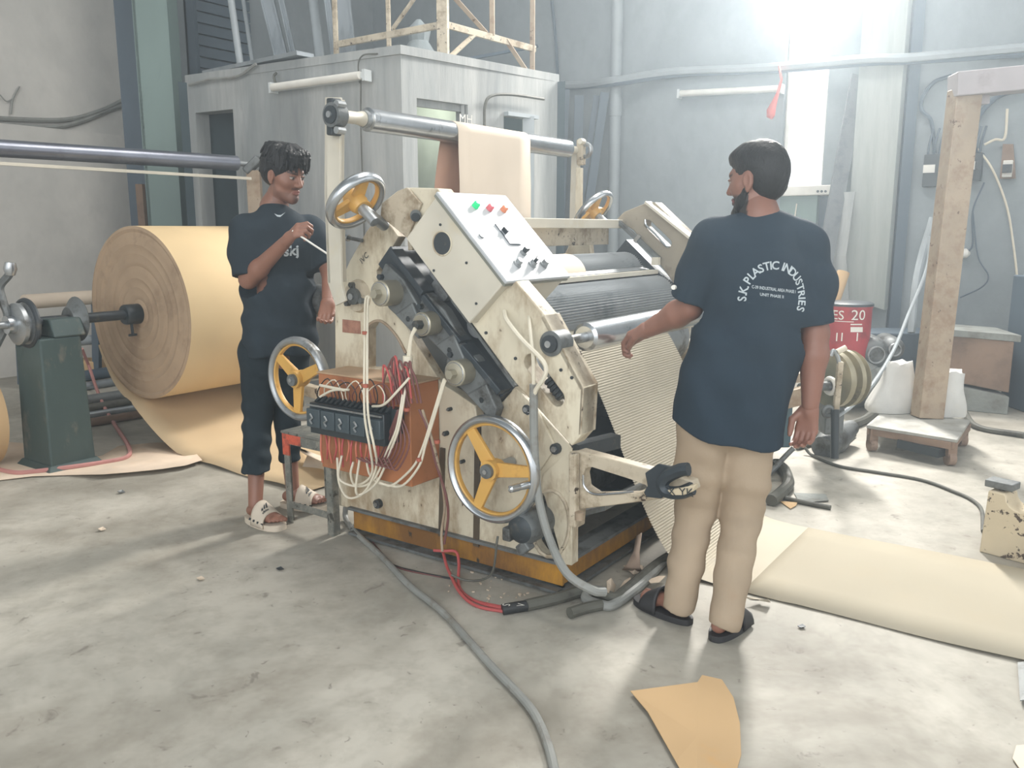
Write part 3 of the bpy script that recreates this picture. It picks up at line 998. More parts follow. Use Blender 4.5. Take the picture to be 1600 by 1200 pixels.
part(N_().bar((bC.x - .055, .02, bC.z + .015), (bC.x - .055, HF - .05, bC.z + .015), .05, .012, up=(.4, 0, 1)), 'doctor_bar', steel, smooth=False)

# --- rolls
def froll(px, py, w, r, name, teeth=60, y0=.05, y1=HF - .07):
    c = m(px, py, w)
    mb = N_()
    mb.lathe((c.x, y0, c.z), (c.x, y1, c.z), [(0, r), (1, r)], teeth * 4, True, tooth=.012)
    o = part(mb, name, flute_m, smooth=True, angle=60)
    part(N_().cyl((c.x, y1, c.z), (c.x, y1 + .08, c.z), r * .4, n=20), 'journal', steel, o)
    part(N_().cyl((c.x, y0 - .05, c.z), (c.x, y0, c.z), r * .4, n=20), 'journal', steel, o)
    return c


cU = froll(972, 428, 1.5, .115, 'fluted_roll')
cL = froll(1020, 467, 1.5, .122, 'fluted_roll')
part(N_().cyl((cU.x, .41, cU.z), (cU.x, .93, cU.z), .1185, n=72, caps=False), 'paper_wrap', kraft_pale, label='pale paper lying on the upper fluted roll')
cP = Vector((-.30, 0, .79))
part(N_().cyl((cP.x, .06, cP.z), (cP.x, HF - .08, cP.z), .125, n=48), 'press_roll', steel)
part(N_().cyl((cP.x, .41, cP.z), (cP.x, 1.25, cP.z), .129, n=72, caps=False), 'paper_wrap', web_m, label='pale paper lying on the press roll')
# adhesive pan and lower stuff seen through the web side
part(N_().cyl((cP.x - .1, .1, cP.z - .22), (cP.x - .1, HF - .1, cP.z - .22), .07, n=24), 'glue_roll', steel)
part(N_().bar((cP.x, .06, cP.z - .34), (cP.x, HF - .1, cP.z - .34), .22, .02), 'glue_pan', bluep, smooth=False)
# idle roller in front
iw0, iw1 = .12, 1.53
ci = m(913, 527, iw0)
ir = part(N_().lathe((ci.x, iw0, ci.z), (ci.x, iw1, ci.z), [(0, .04), (.006, .052), (.994, .052), (1, .04)], 36), 'idle_roller', chrome)
part(N_().cyl((ci.x, -.06, ci.z), (ci.x, iw0, ci.z), .018, n=16), 'shaft', steel, ir)
part(N_().cyl((ci.x, iw1, ci.z), (ci.x, iw1 + .1, ci.z), .018, n=16), 'shaft', steel, ir)
cb_ = m(882, 531, -.1)
bb = part(N_().cyl((ci.x - .005, -.10, ci.z), (ci.x - .005, -.02, ci.z), .044, n=28), 'bearing', iron)
part(N_().cyl((ci.x - .005, -.112, ci.z), (ci.x - .005, -.10, ci.z), .03, n=24), 'bearing_cap', dark, bb)
part(N_().cyl((ci.x - .005, -.12, ci.z), (ci.x - .005, -.112, ci.z), .012, n=16), 'shaft_end', chrome, bb)
dv = (m(912, 606, 0) - m(850, 492, 0)).normalized()
fo = Vector((ci.x - .005, -.05, ci.z)) - Vector((.028, 0, .016))
part(N_().bar(fo - dv * .095, fo + dv * .1, .07, .03, up=(0, 1, 0)), 'bearing_foot', iron, bb, smooth=False, bevel=.008)
for sg in (-.085, .09):
    c = fo + dv * sg + Vector((.012, 0, .008))
    part(N_().cyl(c, c + Vector((.02, 0, .012)), .013, n=8), 'bolt', dark, bb)
# far white bracket of the idle roller
part(N_().plate([m(1055, 520, 1.56), m(1078, 511, 1.56), m(1073, 545, 1.56), m(1055, 552, 1.56)], Y * .02), 'bracket', cream_clean)

# --- corrugated web: hangs from the press roll, reaches the floor and runs out to the right
path = [(cP.x + .131 * math.cos(math.radians(a_)), cP.z + .131 * math.sin(math.radians(a_))) for a_ in (100, 80, 60, 42)] + [(-.155, .82), (-.10, .73), (-.037, .61), (.02, .49), (.07, .38), (.12, .28), (.176, .18), (.25, .08), (.35, .022), (.46, .008), (.55, .006)]
E_ = [Vector((x, 0, z)) for x, z in path]
dens = []
for i in range(len(E_) - 1):
    a = E_[max(i - 1, 0)]; b = E_[i]; c = E_[i + 1]; d = E_[min(i + 2, len(E_) - 1)]
    for j in range(30):
        t = j / 30
        dens.append(0.5 * (2 * b + (c - a) * t + (2 * a - 5 * b + 4 * c - d) * t * t + (3 * b - a - 3 * c + d) * t ** 3))
dens.append(E_[-1])
L_, pts = 0, []
acc = [0]
for i in range(1, len(dens)):
    acc.append(acc[-1] + (dens[i] - dens[i - 1]).length)
tot = acc[-1]
k = 0
NP = int(tot / .0022)
for i in range(NP + 1):
    s_ = tot * i / NP
    while k < len(acc) - 2 and acc[k + 1] < s_:
        k += 1
    p = dens[k].lerp(dens[k + 1], (s_ - acc[k]) / max(1e-6, acc[k + 1] - acc[k]))
    dd = (dens[k + 1] - dens[k]).normalized()
    nn = Vector((dd.z, 0, -dd.x))
    amp = .0023 * min(1, max(0, (tot - .15 - s_) / .1))
    p = p - nn * amp * math.cos(2 * math.pi * s_ / .011)
    pts.append(p)
cw = MB(FR)
cw.sheet([[Vector((p.x, y, p.z)) for y in (.41, .62, .83, 1.04, 1.25)] for p in pts])
cwo = cw.build('corrugated_web', web_m, None, thick=0, angle=80)
tag(cwo, 'pale corrugated board web hanging from the machine rolls to the floor', 'board')
cwo.modifiers.clear()
# smooth continuation on the floor
random.seed(3)
rows = []
for i in range(60):
    x = .548 + i * .05
    rows.append([Vector((x, .41 + .004 * math.sin(x * 9) * min(1, i / 4), .006 + .006 * (i > 3) * abs(math.sin(x * 3.1)) ** 3)), Vector((x, .6, .006)), Vector((x, .83, .006 + .001 * math.sin(x * 3))), Vector((x, 1.1, .006)), Vector((x, 1.25 - .01 * math.sin(x * 4) * min(1, i / 4), .006))])
o = MB(FR).sheet(rows).build('floor_web', mat('smooth_pale_board', S(180, 172, 153), .8, 0, dirt=S(170, 161, 141), amount=.3, scale=1.2, bump=.03, spec=.2), None, thick=.002)
tag(o, 'long smooth pale board strip running over the floor to the right edge', 'board')
o = MB(FR).sheet([[m_ for m_ in (mfl(1163, 932, .03), mfl(1188, 936, .012))], [mfl(1172, 937, .02), mfl(1200, 936, .035)], [mfl(1185, 938, .012), mfl(1204, 941, .012)]]).build('torn_flap', web_m, None, thick=.002)
tag(o, 'small lifted torn flap at the edge of the floor board strip', 'scrap')

# --- upper roller and its posts
tr0 = m(575, 187, .03)
xr, zr = tr0.x, tr0.z
rr_ = part(N_().lathe((xr, .02, zr), (xr, 1.56, zr), [(0, .035), (.004, .047), (.996, .047), (1, .035)], 36), 'top_roller', chrome)
part(N_().cyl((xr, -.17, zr), (xr, .02, zr), .020, n=16), 'shaft', cream_clean, rr_)
part(N_().cyl((xr, .0, zr), (xr, .03, zr), .034, n=16), 'shaft_collar', steel, rr_)
part(N_().cyl((xr, 1.56, zr), (xr, 1.66, zr), .020, n=16), 'shaft', cream_clean, rr_)
# near post
PWN = -.16
def postpoly(w, pts_):
    return [m(x, y, w) for x, y in pts_]
part(N_().plate(postpoly(PWN, [(508, 152), (531, 152), (530, 300), (533, 442), (540, 470), (524, 478), (512, 442), (507, 300)]), Y * .012), 'roller_post', cream_clean, bevel=.002)
part(N_().plate(postpoly(PWN, [(508, 152), (512, 152), (511, 300), (516, 442), (512, 442), (507, 300)]), Y * .09), 'roller_post', cream_clean)
bh = thing('pillow_bearing', (0, 0, 0), '', '') if False else None
pbx = part(N_().bar(m(522, 154, PWN - .02), m(522, 212, PWN - .02), .035, .05, up=(0, 1, 0)), 'bearing_block', dark, smooth=False, bevel=.006)
cc = m(523, 180, PWN - .04)
part(N_().cyl(cc - Y * .02, cc + Y * .03, .045, n=26), 'bearing_ring', iron, pbx)
part(N_().cyl(cc - Y * .026, cc - Y * .02, .033, n=22), 'bearing_cap', dark, pbx)
part(N_().cyl(cc - Y * .034, cc - Y * .026, .012, n=14), 'shaft_end', steel, pbx)
for yy in (162, 203):
    c = m(525, yy, PWN - .06)
    part(N_().cyl(c, c + Y * .04, .014, n=8), 'bolt', steel, pbx)
part(N_().lathe(cc + Y * .0, Vector((xr, .0, zr)), [(0, .04), (.25, .024), (.8, .024), (1, .03)], 16), 'shaft', cream_clean, rr_)
# far post
FP = 1.66
part(N_().plate([m(893, 240, FP), m(905, 240, FP), m(904, 395, FP), (m(888, 395, FP))], Y * .012), 'roller_post', cream_clean)
part(N_().plate([m(900, 262, FP - .03), m(907, 262, FP - .03), m(905, 395, FP - .03), (m(898, 395, FP - .03))], Y * .03), 'roller_post', cream)
o = part(N_().bar(m(908, 218, FP), m(908, 258, FP), .04, .04, up=(0, 1, 0)), 'bearing_block', cream_worn, smooth=False, bevel=.006)
c = m(915, 235, FP)
part(N_().ring(c, Y, .034, .012, 24, 8), 'bearing_ring', steel, o)
c = m(909, 221, FP - .03)
part(N_().cyl(c - Y * .02, c + Y * .02, .016, n=10), 'bolt', cream_clean, o)

# --- kraft web over the top roller
def webcol(w, col):
    return [m(x, y, w) for x, y in col]
wa_, wb_ = m(706, 200, 0), None
ya = .62
yb = 1.06
# find the y of the paper edges on the roller from the pixels 703 and 815
def y_on_roller(px):
    lo, hi = 0, 1.6
    for _ in range(40):
        mid = (lo + hi) / 2
        p = FR @ Vector((xr, mid, zr))
        d = p.y * cT - (p.z - CAMH) * sT
        if 800 + FPX * p.x / d < px:
            lo = mid
        else:
            hi = mid
    return lo
ya, yb = y_on_roller(703), y_on_roller(816)
R_ = .0485
frontz = [zr, 1.6, 1.5, 1.4, 1.3]
arcp = [(xr + R_ * math.cos(a), zr + R_ * math.sin(a)) for a in [math.pi * i / 10 for i in range(11)]]
down_ = [(xr + R_ + .02, 1.30), (xr + R_ + .012, 1.42), (xr + R_ + .006, 1.55), (xr + R_, 1.68)] + arcp
rows = []
for i, (x, z) in enumerate(down_):
    yy = yb - .01 * max(0, 1.7 - z)
    rows.append([Vector((x + .01 * math.sin(k_ * 2.1 + z * 4) * (z < 1.6), ya + (yy - ya) * k_ / 6 - (.02 * max(0, 1.6 - z) * (6 - k_) / 6), z)) for k_ in range(7)])
o = MB(FR).sheet(rows).build('kraft_web', kraft_pale, None, thick=.001)
tag(o, 'pale kraft paper web draped over the front of the top roller', 'paper')
rows = []
for i in range(9):
    z = zr - i * .075
    x = xr - R_ - .001 - .002 * i
    bul = -.055 * math.sin(min(1, i / 5) * math.pi / 2)
    rows.append([Vector((x, ya + bul + (yb - ya) * k_ / 6, z)) for k_ in range(7)])
o = MB(FR).sheet(rows).build('liner_web', liner_m, None, thick=.001)
tag(o, 'reddish brown paper web hanging behind the top roller', 'paper')

# --- control box
CW0 = -.135
T = [m(680, 309, CW0), m(785, 445, CW0), m(738, 512, CW0), m(632, 374, CW0)]
CWW = .405
e_l = (T[1] - T[0]).normalized()                      # down the lid
e_d = Vector((-e_l.z, 0, e_l.x))                      # away from the lid, into the box
if e_d.z > 0:
    e_d = -e_d
LLn = (T[1] - T[0]).length
DP = .205
q0 = T[0]
q1 = T[0] + e_l * LLn
q2 = q1 + e_d * DP
q3 = q0 + e_d * DP
cbx = part(N_().plate([q0, q1, q2, q3], Y * CWW, []), 'control_box', cream_clean, bevel=.004)
h_c = (q0 + q1) / 2 + e_d * .092 - e_l * .075
hole = N_().plate(ngon(h_c - Y * .0015, e_l, e_d, .042, n=28), Y * .001)
part(hole, 'cable_hole', dark, cbx, smooth=False)
part(N_().ring(h_c - Y * .002, Y, .043, .003, 30, 6), 'hole_rim', cream, cbx)
for f, g in ((.2, .05), (.62, .06), (.42, .19), (.93, .13)):
    c = q0 + e_l * LLn * f + e_d * g - Y * .001
    part(N_().cyl(c, c - Y * .003, .005, n=8), 'screw', dark, cbx)
# lid, proud of the box
un = -e_d
l0, l1 = q0 + un * .012 - e_l * .006, q1 + un * .012 + e_l * .01
lid = part(N_().plate([l0 - Y * .008, l1 - Y * .008, l1 + Y * (CWW + .01), l0 + Y * (CWW + .01)], un * .014), 'lid', lid_m, bevel=.004)
part(N_().plate([l0 - Y * .004, l1 - Y * .004, l1 + Y * (CWW + .006), l0 + Y * (CWW + .006)], -un * .010), 'lid_seal', plate_edge, smooth=False)


def lidpt(px, py):
    """point of the lid's face under a pixel"""
    n = FR.to_3x3() @ un
    p = FR @ (l0 + un * .014)
    r = ray(px, py)
    o_ = Vector((0, 0, CAMH))
    t = (p - o_).dot(n) / r.dot(n)
    return FRI @ (o_ + r * t)


for (px, py, nm, cl_) in ((742, 323, 'green_lamp', S(40, 205, 130)), (764, 327, 'pink_lamp', S(238, 120, 128)), (786, 329, 'orange_lamp', S(240, 150, 110))):
    c = lidpt(px, py)
    mm = mat(nm, cl_, .25, 0, bump=0, emit=((S(20, 220, 130), .25) if 'green' in nm else None))
    o = part(N_().lathe(c, c + un * .022, [(0, .014), (.4, .013), (.75, .013), (1, .008)], 20), 'indicator_lamp', mm, lid, label=nm.replace('_', ' ') + ' on the lid')
c = lidpt(752, 369)
part(N_().cyl(c, c + un * .006, .011, n=20), 'lock', steel, lid)
# display plate with black frame and knob
f0, f1, f2, f3 = lidpt(773, 351), lidpt(796, 382), lidpt(812, 383), lidpt(790, 351)
part(N_().plate([f0, f1, f2 + (f2 - f1) * .1, f3 + (f3 - f0) * .1], un * .003), 'gauge_plate', mat('blue_grey_display_plate', S(184, 190, 198), .3, .1, bump=0), lid, smooth=False)
part(N_().bar(f0 + un * .004, f1 + un * .004, .003, .003).bar(f1 + un * .004, f2 + un * .004, .003, .003), 'gauge_edge', blackp, lid, smooth=False)
c = lidpt(787, 363)
part(N_().bar(c, c + un * .02, .014, .024, up=tuple(e_l)), 'switch_knob', blackp, lid, smooth=False, bevel=.002)
c = lidpt(817, 396)
part(N_().cyl(c, c + un * .012, .014, n=18), 'switch_base', steel, lid)
part(N_().bar(c + un * .012, c + un * .03, .026, .014, up=tuple(e_l)), 'switch_knob', blackp, lid, smooth=False, bevel=.002)
for px, py, k_ in ((808, 413, 0), (831, 414, 1), (849, 414, 0)):
    c = lidpt(px, py)
    o = part(N_().lathe(c, c + un * .024, [(0, .017), (.3, .017), (.35, .013), (1, .012)], 20), 'push_button', steel, lid)
    if k_:
        part(N_().bar(c + un * .022, c + un * .04, .03, .012, up=tuple(e_l + Y * .5)), 'switch_knob', blackp, lid, smooth=False, bevel=.002)
# holes and knockouts in the underside
ub = e_l
for f, r in ((.2, .012), (.47, .011), (.63, .012)):
    c = q1 + e_d * .135 + Y * CWW * f + ub * .001
    part(N_().cyl(c, c + ub * .002, r, n=14), 'cable_gland', dark, cbx)

# --- hydraulic cylinders
for i, (px, py, r, ln, w0) in enumerate(((592, 459, .050, .135, -.16), (657, 507, .045, .13, -.15), (709, 584, .048, .12, -.15))):
    c = m(px, py, w0)
    o = part(N_().lathe(c, c + Y * ln, [(0, r * .8), (.05, r), (.9, r), (1, r * .85)], 28), 'air_cylinder', cylm)
    part(N_().ring(c + Y * .004, Y, r * .82, .004, 28, 6), 'end_ring', chrome, o)
    part(N_().cyl(c - Y * .03, c, .018, n=6), 'fitting', cylm if i != 1 else dark, o)
    d = (dg1 - dg0).normalized()
    cc_ = c + Y * (ln - .05)
    bk = N_().plate([cc_ + d * a + Vector((d.z, 0, -d.x)) * b for a, b in ((-.11, -.05), (-.09, .05), (.02, .07), (.13, .05), (.17, .0), (.13, -.05), (0, -.07))], Y * .05)
    part(bk, 'cylinder_bracket', iron, bevel=.006)
    for a, b in ((-.085, .0), (.13, .01)):
        p = cc_ + d * a + Vector((d.z, 0, -d.x)) * b
        part(N_().cyl(p - Y * .02, p, .012, n=6), 'bolt', dark)
    # chute-like lower castings
    p = cc_ + d * .12
    part(N_().plate([p + Vector((-.07, -.02, .0)), p + Vector((.02, -.02, .05)), p + Vector((.07, -.02, -.04)), p + Vector((.05, -.02, -.09)), p + Vector((.01, -.02, -.06))], Y * .05), 'casting', iron, bevel=.006)

# flange bearing at upper left
c = m(555, 463, -.02)
fb_ = part(N_().lathe(c, c + Y * .02, [(0, .062), (1, .07)], 28), 'flange_bearing', cream_worn)
part(N_().cyl(c - Y * .018, c, .034, n=24), 'bearing_cap', iron, fb_)
part(N_().cyl(c - Y * .03, c - Y * .018, .014, n=12), 'shaft_end', chrome, fb_)
for a in (100, 220, 340):
    b = c + Vector((math.cos(math.radians(a)) * .048, 0, math.sin(math.radians(a)) * .048))
    part(N_().bar(c - Y * .008, b - Y * .008, .02, .012, up=(0, 1, 0)), 'flange_arm', iron, fb_, smooth=False)
    part(N_().cyl(b - Y * .02, b, .012, n=6), 'bolt', iron, fb_)
# nameplate
part(N_().plate(px2([(535, 499), (562, 502), (563, 522), (535, 519)], -.004), Y * .004), 'name_plate', mat('faded_red_brown_plate', S(170, 124, 104), .5, .1, dirt=S(140, 96, 80), amount=.5, scale=30), smooth=False)
# rust edging of the arch
part(N_().tube(px2([(575, 560), (575, 514), (581, 504), (592, 501), (603, 507), (614, 518), (624, 532), (634, 552)], -.004), .006, 6), 'arch_edge', rustcream)
# lettering scratched on the arm
d = (m(573, 400, -.004) - m(563, 412, -.004)).normalized()
part(N_().text('IVC', .035, m(566, 413, -.003), d, Vector((-d.z, 0, d.x)), .002, 'LEFT'), 'painted_mark', blackp, smooth=False)
# small round notch at the top of the corner plate
c = m(650, 337, HW - .016)
part(N_().plate(ngon(c, ex, ez, .026, .022), -Y * .004), 'notch', iron)
part(N_().plate(ngon(c - Y * .005 - Vector((-.004, 0, .006)), ex, ez, .020, .016), -Y * .004), 'notch', dark)


# --- handwheels
def handwheel(c, ax, R, r, rot0, name, sp=wheel_y, rimm=chrome, handle=None, hubl=.08, flat=1.5):
    c, ax = Vector(c), Vector(ax).normalized()
    u = Vector((0, 0, 1)) if abs(ax.z) < .9 else Vector((1, 0, 0))
    e1 = u.cross(ax).normalized()
    e2 = ax.cross(e1)
    wh = part(N_().ring(c, ax, R, r, 56, 12, flat), name, rimm)
    part(N_().lathe(c - ax * .04, c + ax * .03, [(0, .030), (.3, .038), (1, .036)], 24), 'hub', sp, wh)
    part(N_().cyl(c + ax * .03, c + ax * .045, .026, n=20), 'hub_cap', iron, wh)
    part(N_().cyl(c + ax * .045, c + ax * .052, .009, n=10), 'shaft_end', chrome, wh)
    for k_ in range(3):
        a = rot0 + k_ * 2 * math.pi / 3
        d = e1 * math.cos(a) + e2 * math.sin(a)
        t = ax.cross(d)
        w0, w1 = .028, .019
        part(N_().plate([c + d * .025 + t * w0 - ax * .008, c + d * (R - r * .4) + t * w1 - ax * .008, c + d * (R - r * .4) - t * w1 - ax * .008, c + d * .025 - t * w0 - ax * .008], ax * .018), 'spoke', sp, wh, bevel=.005)
    part(N_().ring(c, ax, R - r * 1.1, r * .35, 48, 8, 2.2), 'rim_lining', sp, wh)
    part(N_().cyl(c - ax * (.04 + hubl), c - ax * .03, .02, n=16), 'shaft', steel, wh)
    if handle is not None:
        d = e1 * math.cos(handle) + e2 * math.sin(handle)
        h = c + d * (R * .93)
        part(N_().lathe(h, h + ax * .11 - d * .02, [(0, .008), (.15, .008), (.2, .015), (.5, .013), (.55, .01), (.6, .014), (.95, .013), (1, .006)], 14), 'crank_handle', chrome, wh)
    return wh


NYv = Vector((0, -1, 0))
handwheel(m(770, 733, -.14), NYv, .185, .017, math.radians(126), 'handwheel', handle=math.radians(-8))
w2 = handwheel(m(467, 592, -.10), NYv, .168, .017, math.radians(25), 'handwheel', rimm=steel, handle=None)
axd = Vector((-.76, -.02, .65))
handwheel(m(556, 314, -.24), axd, .112, .015, math.radians(80), 'handwheel', handle=None)
part(N_().cyl(m(568, 328, -.24), m(600, 352, -.06), .022, n=16), 'wheel_shaft', steel)
part(N_().cyl(m(538, 370, -.02), m(566, 376, -.02), .008, n=10), 'lock_pin', iron)
part(N_().cyl(m(536, 370, -.02), m(545, 372, -.02), .014, n=12), 'lock_pin', chrome)
handwheel(m(927, 330, 1.62), axd, .125, .013, math.radians(60), 'handwheel')
# left bearing housing the second wheel turns in
part(N_().bar(m(520, 620, -.02), m(467, 605, .05), .05, .05), 'wheel_bracket', cream_worn, smooth=False, bevel=.005)
c = m(505, 470, .3)
part(N_().lathe(m(512, 470, .28), m(512, 470, .28) - Vector((.15, 0, 0)), [(0, .06), (.5, .08), (.8, .06), (1, .03)], 18), 'gear_case', iron)

# --- base channels
def chan(a, b, h=.115, wdt=.06, mm=yellow, name='base_channel'):
    """C channel along a->b, open side outwards, top flange grey from dust"""
    a, b = Vector(a), Vector(b)
    d = (b - a).normalized()
    s_ = Vector((d.y, -d.x, 0))
    o_ = part(N_().bar(a + Vector((0, 0, h / 2 + .02)) - s_ * .012, b + Vector((0, 0, h / 2 + .02)) - s_ * .012, h - .02, .012, up=tuple(s_)), name, mm, smooth=False)
    part(N_().bar(a + Vector((0, 0, h + .015)), b + Vector((0, 0, h + .015)), wdt, .012, up=(0, 0, 1)), 'channel_flange', iron if True else mm, o_, smooth=False)
    part(N_().bar(a + Vector((0, 0, .015)), b + Vector((0, 0, .015)), wdt, .012, up=(0, 0, 1)), 'channel_flange', iron, o_, smooth=False)
    return o_


chan((-1.09, .01, 0), (.0, .01, 0))
chan((.0, .02, 0), (.0, 1.6, 0))
chan((.0, 1.62, 0), (-1.09, 1.62, 0))
chan((-1.09, 1.6, 0), (-1.09, .02, 0))
part(N_().bar((-.07, .05, .1), (-.07, 1.55, .1), .06, .02), 'base_rail', iron, smooth=False)
part(N_().bar((-.3, .05, .1), (-.3, 1.55, .1), .12, .03), 'base_rail', bluep, smooth=False)
part(N_().cyl((-.35, .3, .22), (-.35, 1.3, .22), .09, n=20), 'drive_drum', iron)

# --- motor in the round opening
c = m(812, 828, -.16)
mo = part(N_().lathe(c, c + Y * .24, [(0, .05), (.08, .062), (.35, .062), (.36, .055), (.7, .055), (.75, .066), (1, .066)], 26), 'drive_motor', iron)
part(N_().lathe(c - Y * .012, c, [(0, .03), (1, .05)], 20), 'motor_cap', dark, mo)
part(N_().bar(c + Vector((-.075, .02, -.03)), c + Vector((-.04, .02, -.03)), .05, .05), 'terminal_box', iron, mo, smooth=False, bevel=.006)
part(N_().bar(c + Vector((-.01, .02, -.085)), c + Vector((.03, .02, -.05)), .04, .04), 'motor_foot', iron, mo, smooth=False, bevel=.006)

# --- fork arm at the lower right
FW = -.02
arm = [(889, 706), (905, 704), (1045, 742), (1082, 752), (1086, 766), (1068, 775), (955, 790), (905, 796), (903, 825), (889, 822)]
armh = [(911, 742), (914, 733), (925, 730), (985, 749), (1008, 758), (1012, 764), (1008, 768), (990, 772), (930, 773), (914, 762)]
fa = part(N_().plate(px2(arm, FW), Y * .05, [px2(armh, FW)]), 'reel_arm', cream_worn, bevel=.004)
part(N_().plate(px2([(1010, 738), (1030, 724), (1052, 728), (1045, 752), (1036, 778), (1012, 775), (1008, 768), (1014, 758)], FW - .006), -Y * .012), 'arm_joint', greasy, fa, bevel=.003)
fk = N_()
oc = m(1052, 757, FW - .05)
fk.tube([m(1076, 733, FW - .05), m(1062, 735, FW - .05), m(1042, 745, FW - .05), m(1035, 757, FW - .05), m(1042, 768, FW - .05), m(1062, 770, FW - .05), m(1082, 763, FW - .05)], .022, 8)
part(fk, 'fork_end', greasy, fa)
part(N_().plate(px2([(1042, 766), (1050, 774), (1068, 774), (1083, 768), (1086, 758), (1062, 763)], FW - .075), Y * .03), 'fork_end', speck, fa, bevel=.003)
part(N_().text('X YK', .04, m(1064, 775, FW - .078), Vector((1, 0, .12)), Vector((-.12, 0, 1)), .002), 'painted_mark', blackp, fa, smooth=False)
part(N_().tube(px2([(911, 742), (913, 760), (928, 772), (960, 771), (990, 768)], FW - .004), .004, 6), 'arm_edge', chrome, fa)
c = m(902, 800, FW)
part(N_().bar(m(897, 708, FW - .02), m(897, 822, FW - .02), .03, .03, up=(0, 1, 0)), 'arm_hinge', cream_worn, fa, smooth=False, bevel=.006)
part(N_().cyl(m(905, 812, FW - .03), m(905, 800, FW - .03), .016, n=12), 'hinge_pin', rustcream, fa)
part(N_().bar(m(897, 704, 0), m(920, 706, 0) + Y * .2, .05, .05), 'arm_bracket', dark, fa, smooth=False)
# lower grey cross tray
part(N_().plate([m(905, 800, .05), m(945, 790, .05), m(945, 790, .05) + Y * .5, m(905, 800, .05) + Y * .5], (0, 0, -.02)), 'cross_tray', iron, smooth=False)

# --- terracotta electrical box on the left front
ow = -.175
o0, o1 = m(497, 582, ow), m(640, 603, ow)
zt, zb_ = (o0.z + o1.z) / 2, .36
ob = part(N_().plate([Vector((o0.x, ow, zb_)), Vector((o1.x, ow, zb_)), Vector((o1.x, ow, zt)), Vector((o0.x, ow, zt))], Y * .17), 'electrical_box', terra, bevel=.004)
part(N_().plate([Vector((o0.x - .004, ow - .004, zt)), Vector((o1.x + .004, ow - .004, zt)), Vector((o1.x + .004, 0, zt)), Vector((o0.x - .004, 0, zt))], (0, 0, .006)), 'box_top', mat('dusty_tan_top', S(190, 160, 128), .7, 0, dirt=S(170, 138, 106), amount=.4), ob, smooth=False)
for k_ in range(2):
    c = Vector((o1.x - .17 + .11 * k_, ow - .02, .62))
    part(N_().bar(c - ez * .05, c + ez * .05, .06, .045, up=(0, 1, 0)), 'contactor', blackp, ob, smooth=False, bevel=.004)
# breakers
bw = -.26
b0, b1 = m(484, 655, bw), m(600, 676, bw)
zbk = b0.z
zbot = m(484, 668, bw).z - .02
LB = b1.x - b0.x
bm = part(N_().plate([Vector((b0.x, bw, zbot)), Vector((b1.x, bw, zbot)), Vector((b1.x, bw, zbot + .125)), Vector((b0.x, bw, zbot + .125))], Y * .085), 'breaker_rail', blackp, bevel=.004)
for k_ in range(5):
    x0 = b0.x + LB * k_ / 5
    o = part(N_().plate([Vector((x0 + .003, bw - .02, zbot + .03)), Vector((x0 + LB / 5 - .003, bw - .02, zbot + .03)), Vector((x0 + LB / 5 - .003, bw - .02, zbot + .105)), Vector((x0 + .003, bw - .02, zbot + .105))], Y * .03), 'circuit_breaker', mat('charcoal_plastic', S(64, 76, 82), .35, 0, bump=0), bm, bevel=.003)
for k_ in range(5):
    x0 = b0.x + LB * k_ / 5
    part(N_().tube([Vector((x0 + .03, bw - .024, zbot + .085)), Vector((x0 + .045, bw - .026, zbot + .07)), Vector((x0 + .03, bw - .026, zbot + .06)), Vector((x0 + .04, bw - .024, zbot + .045))], .004, 5, 2), 'breaker_toggle', steel, bm)
    for j in range(3):
        c = Vector((x0 + .02 + .028 * j, bw + .02, zbot + .125))
        part(N_().bar(c, c + Vector((0, .03, .018)), .014, .012), 'terminal', blackp, bm, smooth=False)
part(N_().bar(Vector((b0.x, bw - .012, zbot + .118)), Vector((b1.x, bw - .012, zbot + .118)), .006, .006), 'rail_edge', steel, bm, smooth=False)

# --- stool
sw0 = -.05
s0, s1 = fl(450, 815), fl(522, 838)
l0_, l1_ = FRI @ s0, FRI @ s1
st = thing('metal_stool', (s0 + s1) / 2, 'low scuffed metal stool with flaking orange corner beside the machine', 'stool')
st_h = .425
off = Vector((0, .27, 0))
for i, q in enumerate((l0_, l1_, l1_ + off, l0_ + off)):
    sx = (-1 if i in (1, 2) else 1)
    sy = 1 if i < 2 else -1
    p = Vector((q.x, q.y, 0))
    mb = N_().bar(p + Vector((sx * .018, 0, st_h / 2 - st_h / 2)), p + Vector((sx * .018, 0, st_h)), .036, .005, up=(0, 1, 0)).bar(p + Vector((0, sy * .018, 0)), p + Vector((0, sy * .018, st_h)), .036, .005, up=(1, 0, 0))
    mb.build('leg', stool_m, st, smooth=False)
    if i == 0:
        N_().bar(p + Vector((.019, -.004, st_h - .1)), p + Vector((.019, -.004, st_h)), .042, .008, up=(0, 1, 0)).bar(p + Vector((0, -.004, st_h - .02)), p + Vector((.15, -.004, st_h - .02)), .006, .05, up=(0, 0, 1)).build('painted_corner', orangepaint, st, smooth=False, label='flaking red orange painted corner')
tz = Vector((0, 0, st_h))
N_().plate([l0_ + tz - Vector((.01, .01, 0)), l1_ + tz + Vector((.01, -.01, 0)), l1_ + off + tz + Vector((.01, .01, 0)), l0_ + off + tz - Vector((.01, -.01, 0))], (0, 0, .012)).build('seat', stool_m, st, smooth=False, bevel=.003)
N_().bar(l0_ + Vector((0, 0, st_h - .025)), l1_ + Vector((0, 0, st_h - .025)), .045, .006, up=(0, 1, 0)).build('apron', stool_m, st, smooth=False)
for a, b in ((l0_, l1_), (l1_, l1_ + off), (l0_, l0_ + off)):
    N_().bar(a + Vector((0, 0, .09)), b + Vector((0, 0, .09)), .03, .006, up=(0, 1, 0)).build('stretcher', stool_m, st, smooth=False)

